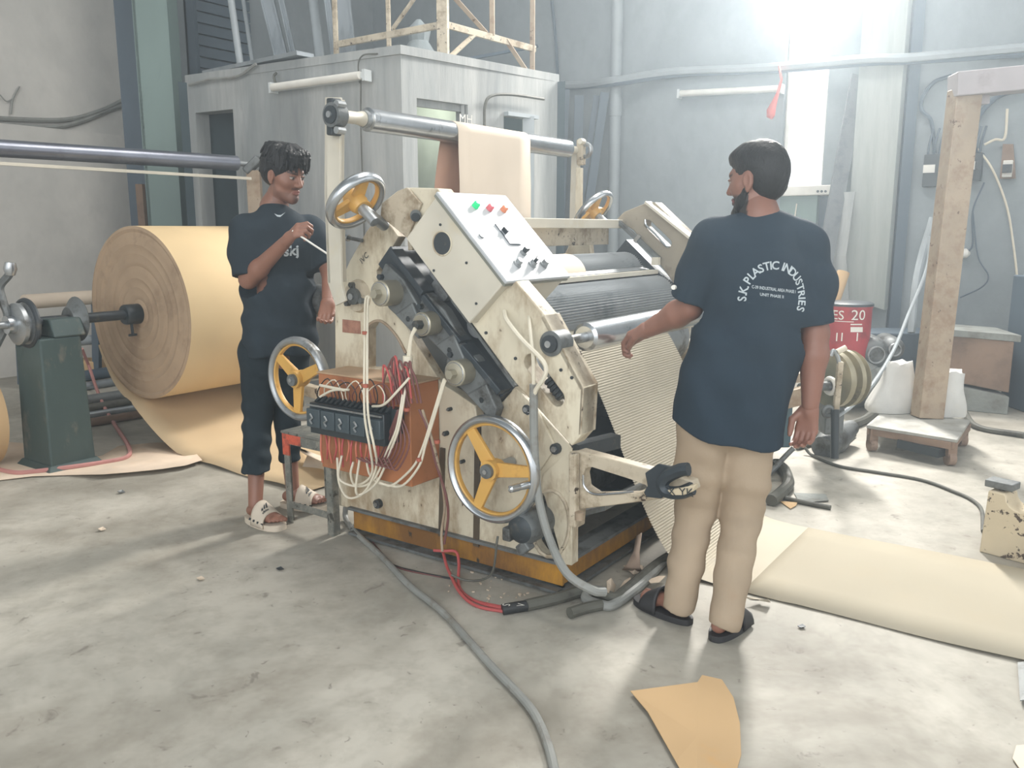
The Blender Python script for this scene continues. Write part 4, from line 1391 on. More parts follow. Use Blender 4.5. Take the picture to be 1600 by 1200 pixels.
# --- wires and hoses on the machine
def wire(pts, r, mm, name, w=None, parent=MC, sm=5, n=7):
    P = []
    for q in pts:
        P.append(m(q[0], q[1], q[2] if len(q) > 2 else w))
    return part(N_().tube(P, r, n, sm), name, mm, parent)


wires = [
    ([(576, 462, -.19), (571, 470, -.19), (570, 520, -.19), (569, 620, -.3), (571, 660, -.31), (578, 700, -.3), (582, 735, -.24), (572, 752, -.22), (554, 757, -.22), (548, 740, -.24), (552, 722, -.24)]),
    ([(578, 463, -.19), (575, 472, -.19), (574, 520, -.19), (574, 620, -.3), (577, 660, -.31), (585, 700, -.3), (588, 730, -.24), (570, 768, -.22), (545, 778, -.22), (530, 755, -.24), (527, 715, -.24)]),
    ([(648, 512, -.19), (641, 530, -.19), (635, 575, -.19), (622, 660, -.24), (607, 700, -.24), (585, 748, -.22), (560, 760, -.22), (530, 748, -.24), (534, 712, -.24)]),
    ([(650, 514, -.19), (643, 530, -.19), (638, 575, -.19), (625, 660, -.24), (612, 700, -.24), (590, 752, -.22), (565, 772, -.22), (556, 765, -.24), (562, 716, -.24)]),
    ([(694, 592, -.19), (690, 604, -.19), (676, 650, -.20), (660, 700, -.20), (645, 730, -.20), (615, 757, -.2), (600, 757, -.2), (588, 752, -.21), (577, 740, -.22), (572, 715, -.24)]),
    ([(696, 594, -.19), (692, 606, -.19), (679, 650, -.20), (665, 695, -.20), (655, 728, -.20), (630, 758, -.2), (606, 758, -.2), (590, 750, -.21), (588, 730, -.22), (588, 715, -.24)])]
for p in wires:
    wire(p, .0048, wirew, 'white_wire')
for x, y, w_ in ((570, 520, -.195), (571, 603, -.3), (636, 640, -.22), (683, 690, -.205), (655, 718, -.205)):
    c = m(x, y, w_)
    part(N_().cyl(c - ez * .006, c + ez * .006, .011, n=10), 'tape_band', mat('rust_red_tape', S(170, 92, 72), .6, bump=0))
c = m(637, 562, -.19)
part(N_().cyl(c - ez * .015, c + ez * .015, .018, n=14), 'wire_coupler', wirew)
# cables from the control box
wire([(788, 486, -.1), (792, 500, -.13), (815, 530, -.15), (845, 560, -.16), (853, 575, -.16), (850, 590, -.16), (838, 608, -.15), (834, 620, -.14)], .008, wirew, 'box_cable')
wire([(826, 486, -.05), (827, 500, -.1), (830, 530, -.14), (833, 560, -.15), (834, 620, -.14)], .0065, wirew, 'box_cable')
wire([(834, 600, -.14), (834, 660, -.14), (836, 720, -.14), (842, 780, -.13), (858, 840, -.14), (885, 895, -.18), (925, 922, -.16), (945, 925, -.12)], .0155, wireg, 'grey_hose', n=10)
# maroon / dark wires around the terracotta box
random.seed(11)
for k_ in range(9):
    x = 600 + k_ * 5
    h = random.uniform(555, 590)
    wire([(x, 640 + random.uniform(-8, 8), -.2), (x - 6 + random.uniform(-6, 6), 600, -.21), (x + random.uniform(-8, 8), h, -.21), (x + 9, 590, -.22), (x + 14 + random.uniform(-8, 8), 630, -.21)], .0042, wirem if k_ % 3 else wirer, 'maroon_wire')
for k_ in range(8):
    x = 640 - k_ * 7
    wire([(622, 640, -.22), (x, 690 + k_ * 4, -.24), (x - 20, 735 - k_ * 2, -.25), (x - 34, 715, -.26)], .0035, wirem, 'maroon_wire')
for k_ in range(14):
    x = 502 + k_ * 7
    wire([(x, 676 + k_ * 1.2, -.22), (x + random.uniform(-3, 3), 700, -.235), (x + random.uniform(-3, 3), 722 + random.uniform(-5, 8), -.22)], .0042, wirer if k_ % 2 else mat('salmon_wire', S(206, 120, 96), .5, bump=0), 'red_wire')
for k_ in range(9):
    x = 500 + k_ * 11
    wire([(x, 632, -.2), (x - 4, 612 + random.uniform(-8, 5), -.22), (x + 12, 596 + random.uniform(-6, 8), -.22), (x + 24, 618, -.22), (x + 22 + random.uniform(-5, 5), 640 + k_, -.21)], .0026, [wireb, wirew, wirem][k_ % 3], 'thin_wire', sm=4, n=5)
wire([(500, 602, -.23), (520, 606, -.24), (540, 610, -.24)], .006, wirew, 'white_wire')
wire([(500, 620, -.24), (520, 610, -.24), (545, 609, -.24)], .005, wirew, 'white_wire')
wire([(582, 635, -.23), (600, 632, -.24), (622, 610, -.24), (640, 590, -.22)], .005, wirew, 'white_wire')
# long brown and red hanging wires between box and floor
wire([(655, 640, -.19), (668, 670, -.19), (680, 720, -.16), (690, 750, -.14), (698, 780, -.13), (700, 810, -.12), (694, 850, -.12)], .0055, wirem, 'hanging_wire')
wire([(660, 640, -.19), (676, 690, -.18), (688, 740, -.14), (695, 790, -.12), (690, 830, -.12), (691, 862, -.14)], .0055, rustcream, 'hanging_wire')
wire([(778, 838, -.18), (776, 850, -.19), (772, 885, -.17), (765, 900, -.16), (748, 907, -.16), (725, 906, -.18), (705, 898, -.2)], .0045, hosed, 'motor_wire')


# --- things on the floor around the machine
def ftube(pts, r, mm, name, label, cat, sm=6, z=0, n=10):
    o = MB().tube([fl(p[0], p[1], r + (p[2] if len(p) > 2 else 0) + z) for p in pts], r, n, sm).build(name, mm)
    return tag(o, label, cat)


ftube([(540, 792, .05), (541, 812, .0), (560, 836), (597, 870), (640, 915), (690, 955), (732, 1000), (770, 1043), (806, 1080), (835, 1115), (855, 1160), (868, 1215), (875, 1300)], .0125, wireg, 'floor_cable',
      'long grey cable snaking from the stool across the open floor', 'cable')
ftube([(555, 812, .02), (580, 850), (610, 880), (650, 893), (710, 905)], .004, wireb, 'floor_wire', 'thin black wire lying in front of the ochre base', 'cable')
ftube([(560, 818, .01), (600, 868), (625, 888), (680, 900), (700, 903)], .003, wirem, 'floor_wire', 'thin brown wire lying beside the thin black wire', 'cable')
for k_, pts in enumerate(([(692, 862, .05), (700, 890, .02), (716, 918), (740, 938), (790, 950)], [(678, 860, .06), (692, 861, .065), (712, 862, .07), (717, 880, .04), (718, 918), (745, 940), (792, 953)], [(700, 890, .02), (718, 925, .01), (745, 947), (790, 956)])):
    ftube(pts, .006, wirer, 'red_cable', ['red cable of the three whose loop starts lowest at the ochre base', 'red cable of the three that bends in a square loop', 'red cable of the three lying nearest the open floor'][k_], 'cable')
js = thing('cable_joint', fl(820, 948), 'black taped cable joint with white marks where the red cables end', 'cable joint')
MB().tube([fl(785, 953, .015), fl(800, 950, .018), fl(824, 946, .02)], .02, 12, 3).build('tape', wireb, js)
a = fl(800, 952, .038)
for tx, x in (('S', 797), ('V', 820)):
    a = fl(x, 946, .0385)
    MB().text(tx, .04, a, (.2, .98, 0), (-.98, .2, 0), .001).build('paint_mark', whitep, js, smooth=False)
ftube([(822, 946), (870, 935), (905, 925), (935, 926), (960, 935), (975, 925), (1000, 905), (1030, 880), (1060, 862), (1090, 850)], .022, hosed, 'floor_hose', 'thick dusty black hose curving from the cable joint under the board web', 'hose')
ftube([(945, 925, .02), (925, 922, .01), (915, 935), (940, 945), (960, 944), (1000, 915), (1035, 880), (1070, 850)], .018, wireg, 'floor_hose', 'grey hose doubling back beside the thick dusty hose', 'hose')
ftube([(890, 958), (915, 950), (940, 945)], .02, hosed, 'hose_stub', 'short dark hose stub lying left of the bent grey hose', 'hose')


def scrap(pts, name, label, mm=paper_scrap, cat='scrap', seed=1, lift=.03):
    rnd = random.Random(seed)
    c = Vector((sum(p[0] for p in pts) / len(pts), sum(p[1] for p in pts) / len(pts), 0))
    V = [fl(c.x, c.y, lift * .7)]
    mid = []
    for p in pts:
        V.append(fl(p[0], p[1], .004 + rnd.random() * lift))
    fs = [(0, i + 1, (i + 1) % len(pts) + 1) for i in range(len(pts))]
    o = MB().add(V, fs).build(name, mm, None, smooth=False, thick=.002)
    return tag(o, label, cat)


scrap([(948, 908), (955, 903), (962, 915), (958, 928), (949, 926)], 'paper_scrap', 'small crumpled white paper scrap standing beside the hoses', seed=2, lift=.06)
scrap([(962, 928), (975, 908), (985, 902), (988, 915), (976, 925)], 'paper_scrap', 'crumpled paper scrap just right of the standing white scrap', seed=3, lift=.05)
scrap([(974, 884), (990, 880), (1004, 884), (1006, 893), (990, 898)], 'paper_scrap', 'dusty crumpled sheet lying on top of the hoses', seed=4, lift=.05)
scrap([(1012, 906), (1030, 900), (1040, 900), (1030, 910), (1016, 911)], 'paper_scrap', 'pale torn scrap beside the sandal of the right person', seed=5)
o = MB().sheet([[fl(994, 838, .16), fl(1003, 832, .19)], [fl(990, 862, .11), fl(999, 864, .12)], [fl(978, 884, .05), fl(1000, 886, .05)], [fl(972, 890, .02), fl(1004, 893, .02)]]).build('paper_strip', mat('dull_brown_paper', S(168, 148, 132), .8, bump=.1), None, thick=.002)
tag(o, 'twisted brown paper strip rising from the hoses to the base', 'scrap')
# litter bits
rnd = random.Random(5)
bits = MB()
for k_ in range(70):
    x, y = rnd.uniform(700, 880), rnd.uniform(880, 945)
    p = fl(x, y, .003)
    s_ = rnd.uniform(.002, .007)
    bits.box(p, (s_ * 2, s_, s_ * .8), Matrix.Rotation(rnd.uniform(0, 3), 3, 'Z'))
o = bits.build('litter', paper_scrap, smooth=False)
o['kind'] = 'stuff'
tag(o, 'tiny pale chips scattered on the floor in front of the base', 'litter')
# kraft offcut in the foreground
ko = [(985, 1080), (1090, 1066), (1097, 1055), (1128, 1062), (1146, 1090), (1156, 1130), (1158, 1180), (1145, 1225), (1120, 1260), (1090, 1250), (1056, 1190), (1012, 1112)]
V = [fl(x, y, .003 + (.012 if i in (0, 11, 10) else 0)) for i, (x, y) in enumerate(ko)]
cv = fl(1090, 1150, .004)
o = MB().add([cv] + V, [(0, (i + 1) % len(V) + 1, i + 1) for i in range(len(V))]).build('paper_offcut', kraft, None, smooth=False, thick=.002)
tag(o, 'large tan kraft paper offcut lying in the foreground', 'paper')
o = scrap([(1218, 783), (1246, 785), (1244, 790), (1235, 795)], 'paper_offcut', 'tiny peach paper offcut near the hose at the right', kraft, lift=.004)
o = scrap([(1588, 1165), (1640, 1160), (1650, 1210), (1596, 1205), (1582, 1185)], 'paper_offcut', 'yellowish paper piece at the lower right picture edge', kraft_pale, lift=.004)
for k_, (x, y) in enumerate(((158, 826), (436, 888), (188, 768), (312, 903), (1251, 978))):
    o = scrap([(x - 5, y), (x + 3, y - 3), (x + 8, y + 1), (x, y + 3)], 'floor_crumb', ['pale crumb on the floor, leftmost of the crumbs', 'dark crumb on the floor, nearest the metal stool', 'small crumb on the floor below the loose pale sheet',
               'thin dark crumb on the bare floor left of the grey cable', 'dark crumb on the floor beside the smooth board strip'][k_], [paper_scrap, dark, iron][k_ % 3], lift=.01, seed=k_, cat='crumb')
    o['group'] = 'crumbs on the concrete floor'
# ================================================================ left: reel stand with the big paper roll
RW0, RW1 = .41, 1.25
rc = m(217, 490, RW0)
Rr = (m(215, 358, RW0) - m(215, 622, RW0)).length / 2
big = thing('paper_roll', FR @ Vector((rc.x, RW0, rc.z)), 'big kraft paper roll on the left reel stand', 'paper roll')
mb = N_()
mb.lathe((rc.x, RW0, rc.z), (rc.x, RW1, rc.z), [(0, Rr * .998), (.002, Rr), (.998, Rr), (1, Rr * .998)], 96, False)
mb.build('paper_surface', mat('golden_kraft', S(214, 188, 144), .75, 0, dirt=S(206, 176, 130), amount=.2, scale=2, bump=.02), big)
for yy, nm in ((RW0, 'near'), (RW1, 'far')):
    # wound end with slight ridges
    mb = N_()
    rings, nseg = 26, 72
    vs, fs = [], []
    for i in range(rings + 1):
        r = .05 + (Rr - .05) * i / rings
        for j in range(nseg):
            a = 2 * math.pi * j / nseg
            dy = (.004 * math.sin(i * 2.3) + .003 * math.sin(i * 5.1 + 1)) * (1 if nm == 'near' else -1)
            vs.append(Vector((rc.x + r * math.cos(a), yy - (0 if i == rings else dy), rc.z + r * math.sin(a))))
    for i in range(rings):
        for j in range(nseg):
            q = (i * nseg + j, i * nseg + (j + 1) % nseg, (i + 1) * nseg + (j + 1) % nseg, (i + 1) * nseg + j)
            fs.append(q[::-1] if nm == 'near' else q)
    mb.add(vs, fs)
    mb.build('wound_end', rollend, big, label='%s wound end of the roll' % nm)
    N_().lathe((rc.x, yy - .002, rc.z), (rc.x, yy + .05, rc.z), [(0, .055), (1, .055)], 24, True).build('core', kraft, big)
# web from the roll down to the floor and along to the machine
rows = []
thA = math.radians(205)
for i in range(60):
    t = i / 59
    if t < .35:
        a = thA + (math.radians(262) - thA) * (t / .35)
        x, z = rc.x + (Rr + .02 + .14 * t) * math.cos(a), rc.z + (Rr + .02 + .06 * t) * math.sin(a)
    else:
        u = (t - .35) / .65
        x = rc.x - .10 + u * 1.7
        zs = rc.z - Rr - .045
        z = max(.008, zs * (1 - min(1, u * 2.6)) ** 1.6 + .008 + .012 * math.sin(u * 9) ** 2 * (u > .3))
    rows.append([Vector((x, RW0 - .12 * min(1, max(0, (t - .1) * 1.3)) + (RW1 - RW0) * k_ / 6, z + .012 * math.sin(k_ * 1.3 + t * 8) * (t > .3) * (1 if z > .03 else .2))) for k_ in range(7)])
o = MB(FR).sheet(rows).build('slack_web', mat('pale_tan_paper', S(206, 182, 146), .75, 0, dirt=S(196, 170, 134), amount=.3, scale=2, bump=.03, spec=.2), None, thick=.002)
tag(o, 'slack kraft web sagging under the big roll and running over the floor', 'paper')
# shaft, chuck, bearing
def y_at(px, x=None, z=None):
    lo, hi = -2.5, 1.6
    for _ in range(40):
        mid = (lo + hi) / 2
        p = FR @ Vector((rc.x if x is None else x, mid, rc.z if z is None else z))
        d = p.y * cT - (p.z - CAMH) * sT
        if 800 + FPX * p.x / d < px:
            lo = mid
        else:
            hi = mid
    return lo


shf = thing('reel_stand', fl(85, 700), 'dark green reel stand with a shaft holding the big paper roll', 'reel stand')
sy0 = RW0 - 1.15
MB(FR).cyl((rc.x, y_at(50), rc.z), (rc.x, RW1 + .3, rc.z), .03, n=20).build('shaft', dark, shf)
MB(FR).cyl((rc.x, y_at(-40), rc.z), (rc.x, y_at(52), rc.z), .021, n=16).build('shaft', steel, shf)
ck = MB(FR).lathe((rc.x, RW0 - .10, rc.z), (rc.x, RW0 + .01, rc.z), [(0, .055), (.1, .062), (.9, .062), (1, .055)], 24).build('chuck', blackp, shf)
MB(FR).cyl((rc.x + .01, RW0 - .06, rc.z - .05), (rc.x + .015, RW0 - .06, rc.z - .125), .009, n=8).cyl((rc.x + .015, RW0 - .085, rc.z - .125), (rc.x + .015, RW0 - .035, rc.z - .125), .008, n=8).build('chuck_key', blackp, shf)
yb_ = y_at(122)
MB(FR).lathe((rc.x, yb_ - .06, rc.z), (rc.x, yb_, rc.z), [(0, .07), (.6, .10), (.9, .13), (1, .125)], 24).build('collar', iron, shf)
yw = y_at(48)
MB(FR).lathe((rc.x, yw - .09, rc.z), (rc.x, yw, rc.z), [(0, .09), (.1, .115), (.35, .115), (.4, .09), (.6, .09), (.65, .125), (.95, .125), (1, .11)], 30).build('brake_drum', steel, shf)
MB(FR).ring((rc.x, yw - .02, rc.z), (0, 1, 0), .125, .016, 36, 8).build('drum_band', dark, shf)
MB(FR).cyl((rc.x, yw - .13, rc.z), (rc.x, yw - .09, rc.z), .05, n=20).build('hub', chrome, shf)
pb_ = Vector((rc.x, yw + .14, 0))
# column: tapering box section
cz = rc.z - .08
def colm(x0, x1, y0, y1, z0, z1, k=1.25):
    xm, ym = (x0 + x1) / 2, (y0 + y1) / 2
    hx, hy = (x1 - x0) / 2, (y1 - y0) / 2
    vs = [(xm + sx * hx * (k if z == z0 else 1), ym + sy * hy * (k if z == z0 else 1), z) for z in (z0, z1) for sx, sy in ((-1, -1), (1, -1), (1, 1), (-1, 1))]
    return MB(FR).add(vs, [(0, 3, 2, 1), (4, 5, 6, 7), (0, 1, 5, 4), (1, 2, 6, 5), (2, 3, 7, 6), (3, 0, 4, 7)])
cpx = Vector((0, y_at(84, z=.3), 0))
colm(rc.x - .15, rc.x + .13, cpx.y - .1, cpx.y + .13, 0, cz, 1.12).build('column', stand_m, shf, smooth=False, bevel=.01)
colm(rc.x - .17, rc.x + .15, cpx.y - .12, cpx.y + .15, 0, .04, 1.2).build('foot_plate', stand_m, shf, smooth=False, bevel=.005)
MB(FR).plate([Vector((rc.x + .14, cpx.y - .02, cz)), Vector((rc.x - .14, cpx.y - .02, cz)), Vector((rc.x - .09, cpx.y - .02, cz + .1)), Vector((rc.x + .09, cpx.y - .02, cz + .1))], Y * .18).build('bearing_saddle', stand_m, shf, bevel=.01)
# lever arm rising at the far left
lp = [at(-8, 545, 4.6), at(12, 500, 4.6), at(4, 470, 4.6), at(0, 448, 4.6), at(15, 428, 4.6), at(16, 414, 4.6)]
MB().tube(lp, .022, 8, 5).build('lever', iron, shf)
MB().lathe(at(16, 430, 4.6), at(16, 410, 4.6), [(0, .024), (.5, .034), (1, .026)], 12).build('lever_knob', chrome, shf)
MB().bar(at(33, 540, 4.7), at(48, 600, 4.75), .05, .04).bar(at(48, 600, 4.75), at(62, 640, 4.8), .09, .05).build('brake_bracket', stand_m, shf, smooth=False, bevel=.006)
# second roll at the left edge
r2c = FRI @ at(-28, 612, 4.75)
R2 = .29
sr = thing('paper_roll', FR @ Vector((r2c.x, r2c.y, 0)), 'brown paper roll end cut by the left picture edge beside the stand', 'paper roll')
zc2 = R2
MB(FR).cyl((r2c.x, r2c.y - .5, zc2), (r2c.x, r2c.y, zc2), R2, n=64).build('paper_surface', kraft, sr)
MB(FR).lathe((r2c.x, r2c.y - .506, zc2), (r2c.x, r2c.y - .502, zc2), [(0, R2 * .99), (1, R2 * .99)], 48).build('wound_end', rollend, sr)
# cardboard tube, pipes behind
tag(MB().cyl(at(38, 472, 7.0), at(150, 464, 7.6), .062, n=20).build('cardboard_core', kraft_pale), 'pale cardboard core lying level behind the reel stand', 'tube')
rk = thing('core_rack', fl(90, 590), 'dark rack holding the pale cardboard core', 'rack')
MB().bar(at(30, 482, 7.1), at(36, 600, 7.1), .06).build('post', bluep, rk, smooth=False)
MB().bar(at(150, 474, 7.6), at(152, 590, 7.6), .06).build('post', bluep, rk, smooth=False)
tag(MB().cyl(at(60, 538, 7.2), at(175, 528, 7.8), .045, n=14).build('steel_pipe', pvc), 'grey pipe lying on the rack below the cardboard core', 'pipe')
floorpipes = [((116, 590), (400, 546), .05, bluep), ((112, 607), (420, 560), .035, galv), ((118, 628), (430, 580), .04, iron), ((118, 641), (430, 590), .03, hosed),
              ((120, 652), (430, 602), .025, galv), ((118, 664), (430, 612), .03, rustbox)]
ord_ = ['farthest', 'second farthest', 'third farthest', 'third nearest', 'second nearest', 'nearest']
for k_, (a, b, r, mm) in enumerate(floorpipes):
    a, b = fl(a[0], a[1], r), fl(b[0], b[1], r)
    o = MB().cyl(a, a + (b - a).normalized() * 3.1, r, n=12).build('floor_pipe', mm)
    tag(o, '%s of the pipes lying on the floor behind the big roll' % ord_[k_], 'pipe', 'pipes on the floor behind the roll')
tag(MB().box(fl(132, 575, .08), (.3, .25, .16)).build('carton', kraft, smooth=False, bevel=.01), 'small brown carton on the floor behind the reel stand', 'carton')
# red strap and loose paper sheet
sp = [(128, 545, .35), (140, 575, .16), (150, 605, .05), (165, 640, .01), (185, 672, .01), (198, 692, .012), (203, 708, .014), (190, 717, .014), (150, 724, .014), (100, 731, .014), (50, 737, .014), (20, 738, .014), (-20, 728, .014)]
tag(MB().tube([fl(x, y, z + .006) for x, y, z in sp], .013, 6, 5).build('strap', mat('faded_red_strap', S(184, 130, 124), .7, bump=.05)), 'faded red strap running over the loose paper to behind the stand', 'strap')
sh_ = [[(-60, 690), (-60, 720), (-60, 752)], [(0, 690), (0, 722), (0, 750)], [(60, 694), (60, 720), (50, 744)], [(100, 722), (100, 732), (110, 742)], [(160, 712), (160, 724), (160, 741)],
       [(185, 697), (190, 718), (200, 738)], [(240, 692), (245, 712), (250, 733)], [(280, 691), (285, 708), (290, 727)], [(296, 698), (306, 708), (316, 719)]]
rnd = random.Random(9)
rows = [[fl(x, y, .006 + (.018 if j == 2 and i > 3 else 0) + .006 * rnd.random()) for j, (x, y) in enumerate(r)] for i, r in enumerate(sh_)]
tag(MB().sheet([r[::-1] for r in rows]).build('paper_sheet', mat('pinkish_paper', S(222, 202, 180), .8, bump=.05, dirt=S(210, 186, 160), amount=.3, spec=.2), None, thick=.003), 'loose pale crumpled paper sheet on the floor at the far left', 'paper')
# sheet curling under the machine left
rows = [[fl(468, 700, .02), fl(500, 712, .10), fl(540, 716, .10)], [fl(470, 706, .1), fl(500, 720, .12), fl(545, 722, .12)], [fl(480, 712, .04), fl(515, 728, .05), fl(545, 738, .04)], [fl(470, 735, .005), fl(520, 748, .005), fl(545, 755, .005)]]
tag(MB().sheet(rows).build('curled_paper', kraft_pale, None, thick=.002), 'curled paper end lying behind the metal stool', 'paper')
# floor web reaching the machine from the left
# --- left roller frame
A0, B0 = at(-90, 226, 5.2), at(370, 255, 6.55)
lrf = thing('guide_roller_frame', Vector((B0.x + .15, B0.y, 0)), 'long dark guide roller frame crossing the left wall above the paper roll', 'roller')
MB().cyl(A0, B0, .055, n=28).build('roller', mat('blue_grey_steel', S(136, 140, 152), .3, .7, dirt=S(112, 114, 124), amount=.4, scale=6, bump=.02), lrf)
MB().cyl(B0, B0 + (B0 - A0).normalized() * .24, .02, n=12).build('shaft', steel, lrf)
bp = at(390, 260, 6.62)
MB().bar((bp.x + .03, bp.y, 0), (bp.x + .03, bp.y, bp.z - .03), .10, .06, up=(0, 1, 0)).build('upright', rustcream, lrf, smooth=False)
MB().bar(bp + Vector((-.03, 0, -.04)), bp + Vector((.08, 0, .06)), .09, .06).build('bearing_block', iron, lrf, smooth=False, bevel=.01)
MB().bar(at(-90, 250, 5.15), at(392, 279, 6.5), .022, .02).build('tie_bar', cream_clean, lrf, smooth=False)
MB().bar((A0.x, A0.y, 0), (A0.x, A0.y, A0.z + .1), .1, .08).build('upright', rustcream, lrf, smooth=False)

# ================================================================ right side
# reel stand / gearbox with handwheel behind the right person
gs = thing('reel_stand', fl(1235, 715), 'blue green reel stand with brass brake drum and crank right of the right person', 'reel stand')
gy = 4.55
gb = at(1215, 640, gy)
def wb_(px0, py0, px1, py1, Y0, dep, name, mm, par, bev=.01):
    a, b = at(px0, py1, Y0), at(px1, py0, Y0)
    return MB().plate([Vector((a.x, Y0, a.z)), Vector((b.x, Y0, a.z)), Vector((b.x, Y0, b.z)), Vector((a.x, Y0, b.z))], (0, dep, 0)).build(name, mm, par, smooth=False, bevel=bev)
wb_(1150, 560, 1244, 700, 4.6, .35, 'gear_housing', teal_m, gs)
wb_(1130, 600, 1215, 760, 4.5, .3, 'pedestal', teal_m, gs)
MB().bar(at(1232, 590, 4.5), at(1270, 588, 4.5), .06, .05).build('guide_bar', rustcream, gs, smooth=False)
MB().bar(at(1205, 630, 4.4), at(1268, 614, 4.4), .05, .09).build('guide_bar', rustcream, gs, smooth=False)
dc = at(1305, 592, 4.7)
ax_ = Vector((.95, .3, 0)).normalized()
ax2 = (UD * .8 + XD * .5).normalized()
MB().lathe(dc - ax2 * .05, dc + ax2 * .12, [(0, .1), (.08, .16), (.3, .16), (.33, .13), (.5, .13), (.53, .165), (.7, .165), (.73, .13), (.85, .13), (.9, .16), (1, .15)], 36).build('brake_drum', mat('brass_drum', S(160, 152, 128), .4, .5, dirt=S(110, 108, 100), amount=.3, scale=10, bump=.05), gs)
MB().ring(at(1297, 603, 4.55), -ax2, .04, .014, 24, 8).build('bearing_ring', whitep, gs)
MB().cyl(at(1297, 603, 4.55), at(1250, 606, 4.45), .025, n=14).build('shaft', iron, gs)
MB().tube([at(1298, 556, 4.5), at(1302, 548, 4.5), at(1308, 556, 4.5), at(1312, 570, 4.5)], .012, 8).build('crank_handle', steel, gs)
MB().cyl(at(1308, 550, 4.5), at(1322, 543, 4.5), .016, n=12).build('crank_handle', wirew, gs)
MB().bar(at(1313, 565, 4.5), at(1306, 640, 4.5), .03, .03).build('lever', cream_worn, gs, smooth=False, bevel=.004)
MB().cyl(at(1305, 640, 4.45), at(1304, 716, 4.42), .022, n=14).build('lever_grip', blackp, gs)
MB().ring(at(1294, 643, 4.5), (0, 1, 0), .025, .014, 18, 8).build('pivot_ring', iron, gs)
wb_(1288, 618, 1322, 680, 4.75, .2, 'bracket', iron, gs)
MB().lathe(at(1285, 700, 4.9), at(1330, 668, 5.2), [(0, .07), (.4, .09), (.7, .07), (1, .05)], 16).build('gear_motor', iron, gs)
MB().tube([at(1240, 700, 4.4), at(1225, 715, 4.4), at(1212, 730, 4.4), at(1200, 742, 4.4)], .015, 8).build('pull_cord', iron, gs)
# hoses on the floor at the right
ftube([(1205, 782, 0), (1220, 770), (1232, 755), (1226, 735), (1214, 725), (1205, 728)], .03, hosed, 'floor_hose', 'thick dark hose looping on the floor by the right person leg', 'hose')
ftube([(1245, 700), (1290, 690), (1320, 690), (1335, 680)], .014, hosed, 'floor_hose', 'thin hose under the crank stand', 'hose')
ftube([(1258, 700, .03), (1270, 712), (1310, 728), (1370, 738), (1440, 750), (1490, 768), (1520, 782), (1534, 798), (1536, 830)], .009, hosed, 'floor_cable', 'long thin dark cord crossing the floor to the speckled box', 'cable')
ftube([(1226, 778), (1260, 786), (1298, 793)], .012, hosed, 'floor_strip', 'short dark strip along the edge by the hose loop', 'strip')
# diagonal hose from the leaning beam to the crank stand
tag(MB().tube([at(1452, 370, 6.2), at(1448, 420, 6.1), at(1420, 490, 5.9), at(1395, 550, 5.6), at(1360, 605, 5.2), at(1330, 635, 4.9), at(1306, 652, 4.6)], .012, 8).build('air_hose', pvc), 'pale thin air hose slanting from the upright post to the crank', 'hose')
tag(MB().tube([at(1458, 340, 7), at(1440, 400, 7), at(1430, 450, 6.9), at(1424, 520, 6.8)], .03, 8).build('conduit', pvc), 'pale pipe bending down left of the rusty upright post', 'pipe')
ftube([(1398, 575, .1), (1392, 600, .05), (1375, 628, .02), (1352, 655), (1300, 672), (1250, 690)], .03, hosed, 'floor_hose', 'thick dark hose behind the platform scale', 'hose')
# red drum
dr = thing('red_drum', fl(1325, 590), 'red plastic drum with white printing standing near the far wall', 'drum')
dcen = at(1323, 540, 6.6)
dcen.z = 0
db = at(1323, 590, 6.6).z
topz = at(1323, 477, 6.6).z
rD = .165
MB().lathe((dcen.x, dcen.y, .0), (dcen.x, dcen.y, topz), [(0, rD * .92), (.05, rD * .95), (.6, rD), (.97, rD * 1.02), (.985, rD * 1.05), (1, rD * 1.05)], 36).build('drum_body', redp, dr)
MB().lathe((dcen.x, dcen.y, topz), (dcen.x, dcen.y, topz + .03), [(0, rD * 1.08), (.6, rD * 1.08), (1, rD * .9)], 36).build('lid', dark, dr)
def onDrum(px, py):
    o_ = Vector((0, 0, CAMH)); r = ray(px, py)
    a = r.x ** 2 + r.y ** 2; b = -2 * (r.x * dcen.x + r.y * dcen.y); c = dcen.x ** 2 + dcen.y ** 2 - (rD * 1.025) ** 2
    t = (-b - math.sqrt(max(0, b * b - 4 * a * c))) / (2 * a)
    return o_ + r * t
mk = MB()
def dtext(body, size, px, py):
    me = text_mesh(body, size)
    c = onDrum(px, py)
    a0_ = math.atan2(c.y - dcen.y, c.x - dcen.x)
    vs = [Vector((dcen.x + math.cos(a0_ + v.co.x / rD) * rD * 1.045, dcen.y + math.sin(a0_ + v.co.x / rD) * rD * 1.045, c.z + v.co.y)) for v in me.vertices]
    mk.add(vs, [tuple(p.vertices) for p in me.polygons])
dtext('ES', .10, 1309, 499)
dtext('20', .11, 1341, 500)
dtext('____', .1, 1312, 500)
mk.build('printing', whitep, dr, smooth=False)
mk = MB()
for (x0, x1, y0, y1) in ((1329, 1347, 506, 508), (1329, 1348, 511, 519)):
    cols = [onDrum(x0 + (x1 - x0) * i / 5, y1) for i in range(6)]
    cols2 = [onDrum(x0 + (x1 - x0) * i / 5, y0) for i in range(6)]
    MB().sheet([cols, cols2]).build('label_patch', whitep, dr, smooth=False)
for x in (1306, 1314, 1338):
    MB().sheet([[onDrum(x, 533), onDrum(x + 2, 533)], [onDrum(x + 1, 520), onDrum(x + 3, 520)]]).build('paint_drip', whitep, dr, smooth=False)
# cardboard tube standing in the drum area
tag(MB().cyl(at(1302, 472, 6.9), at(1318, 425, 6.95), .05, n=16).build('kraft_tube', kraft), 'short tan kraft tube sticking up behind the red drum', 'tube')
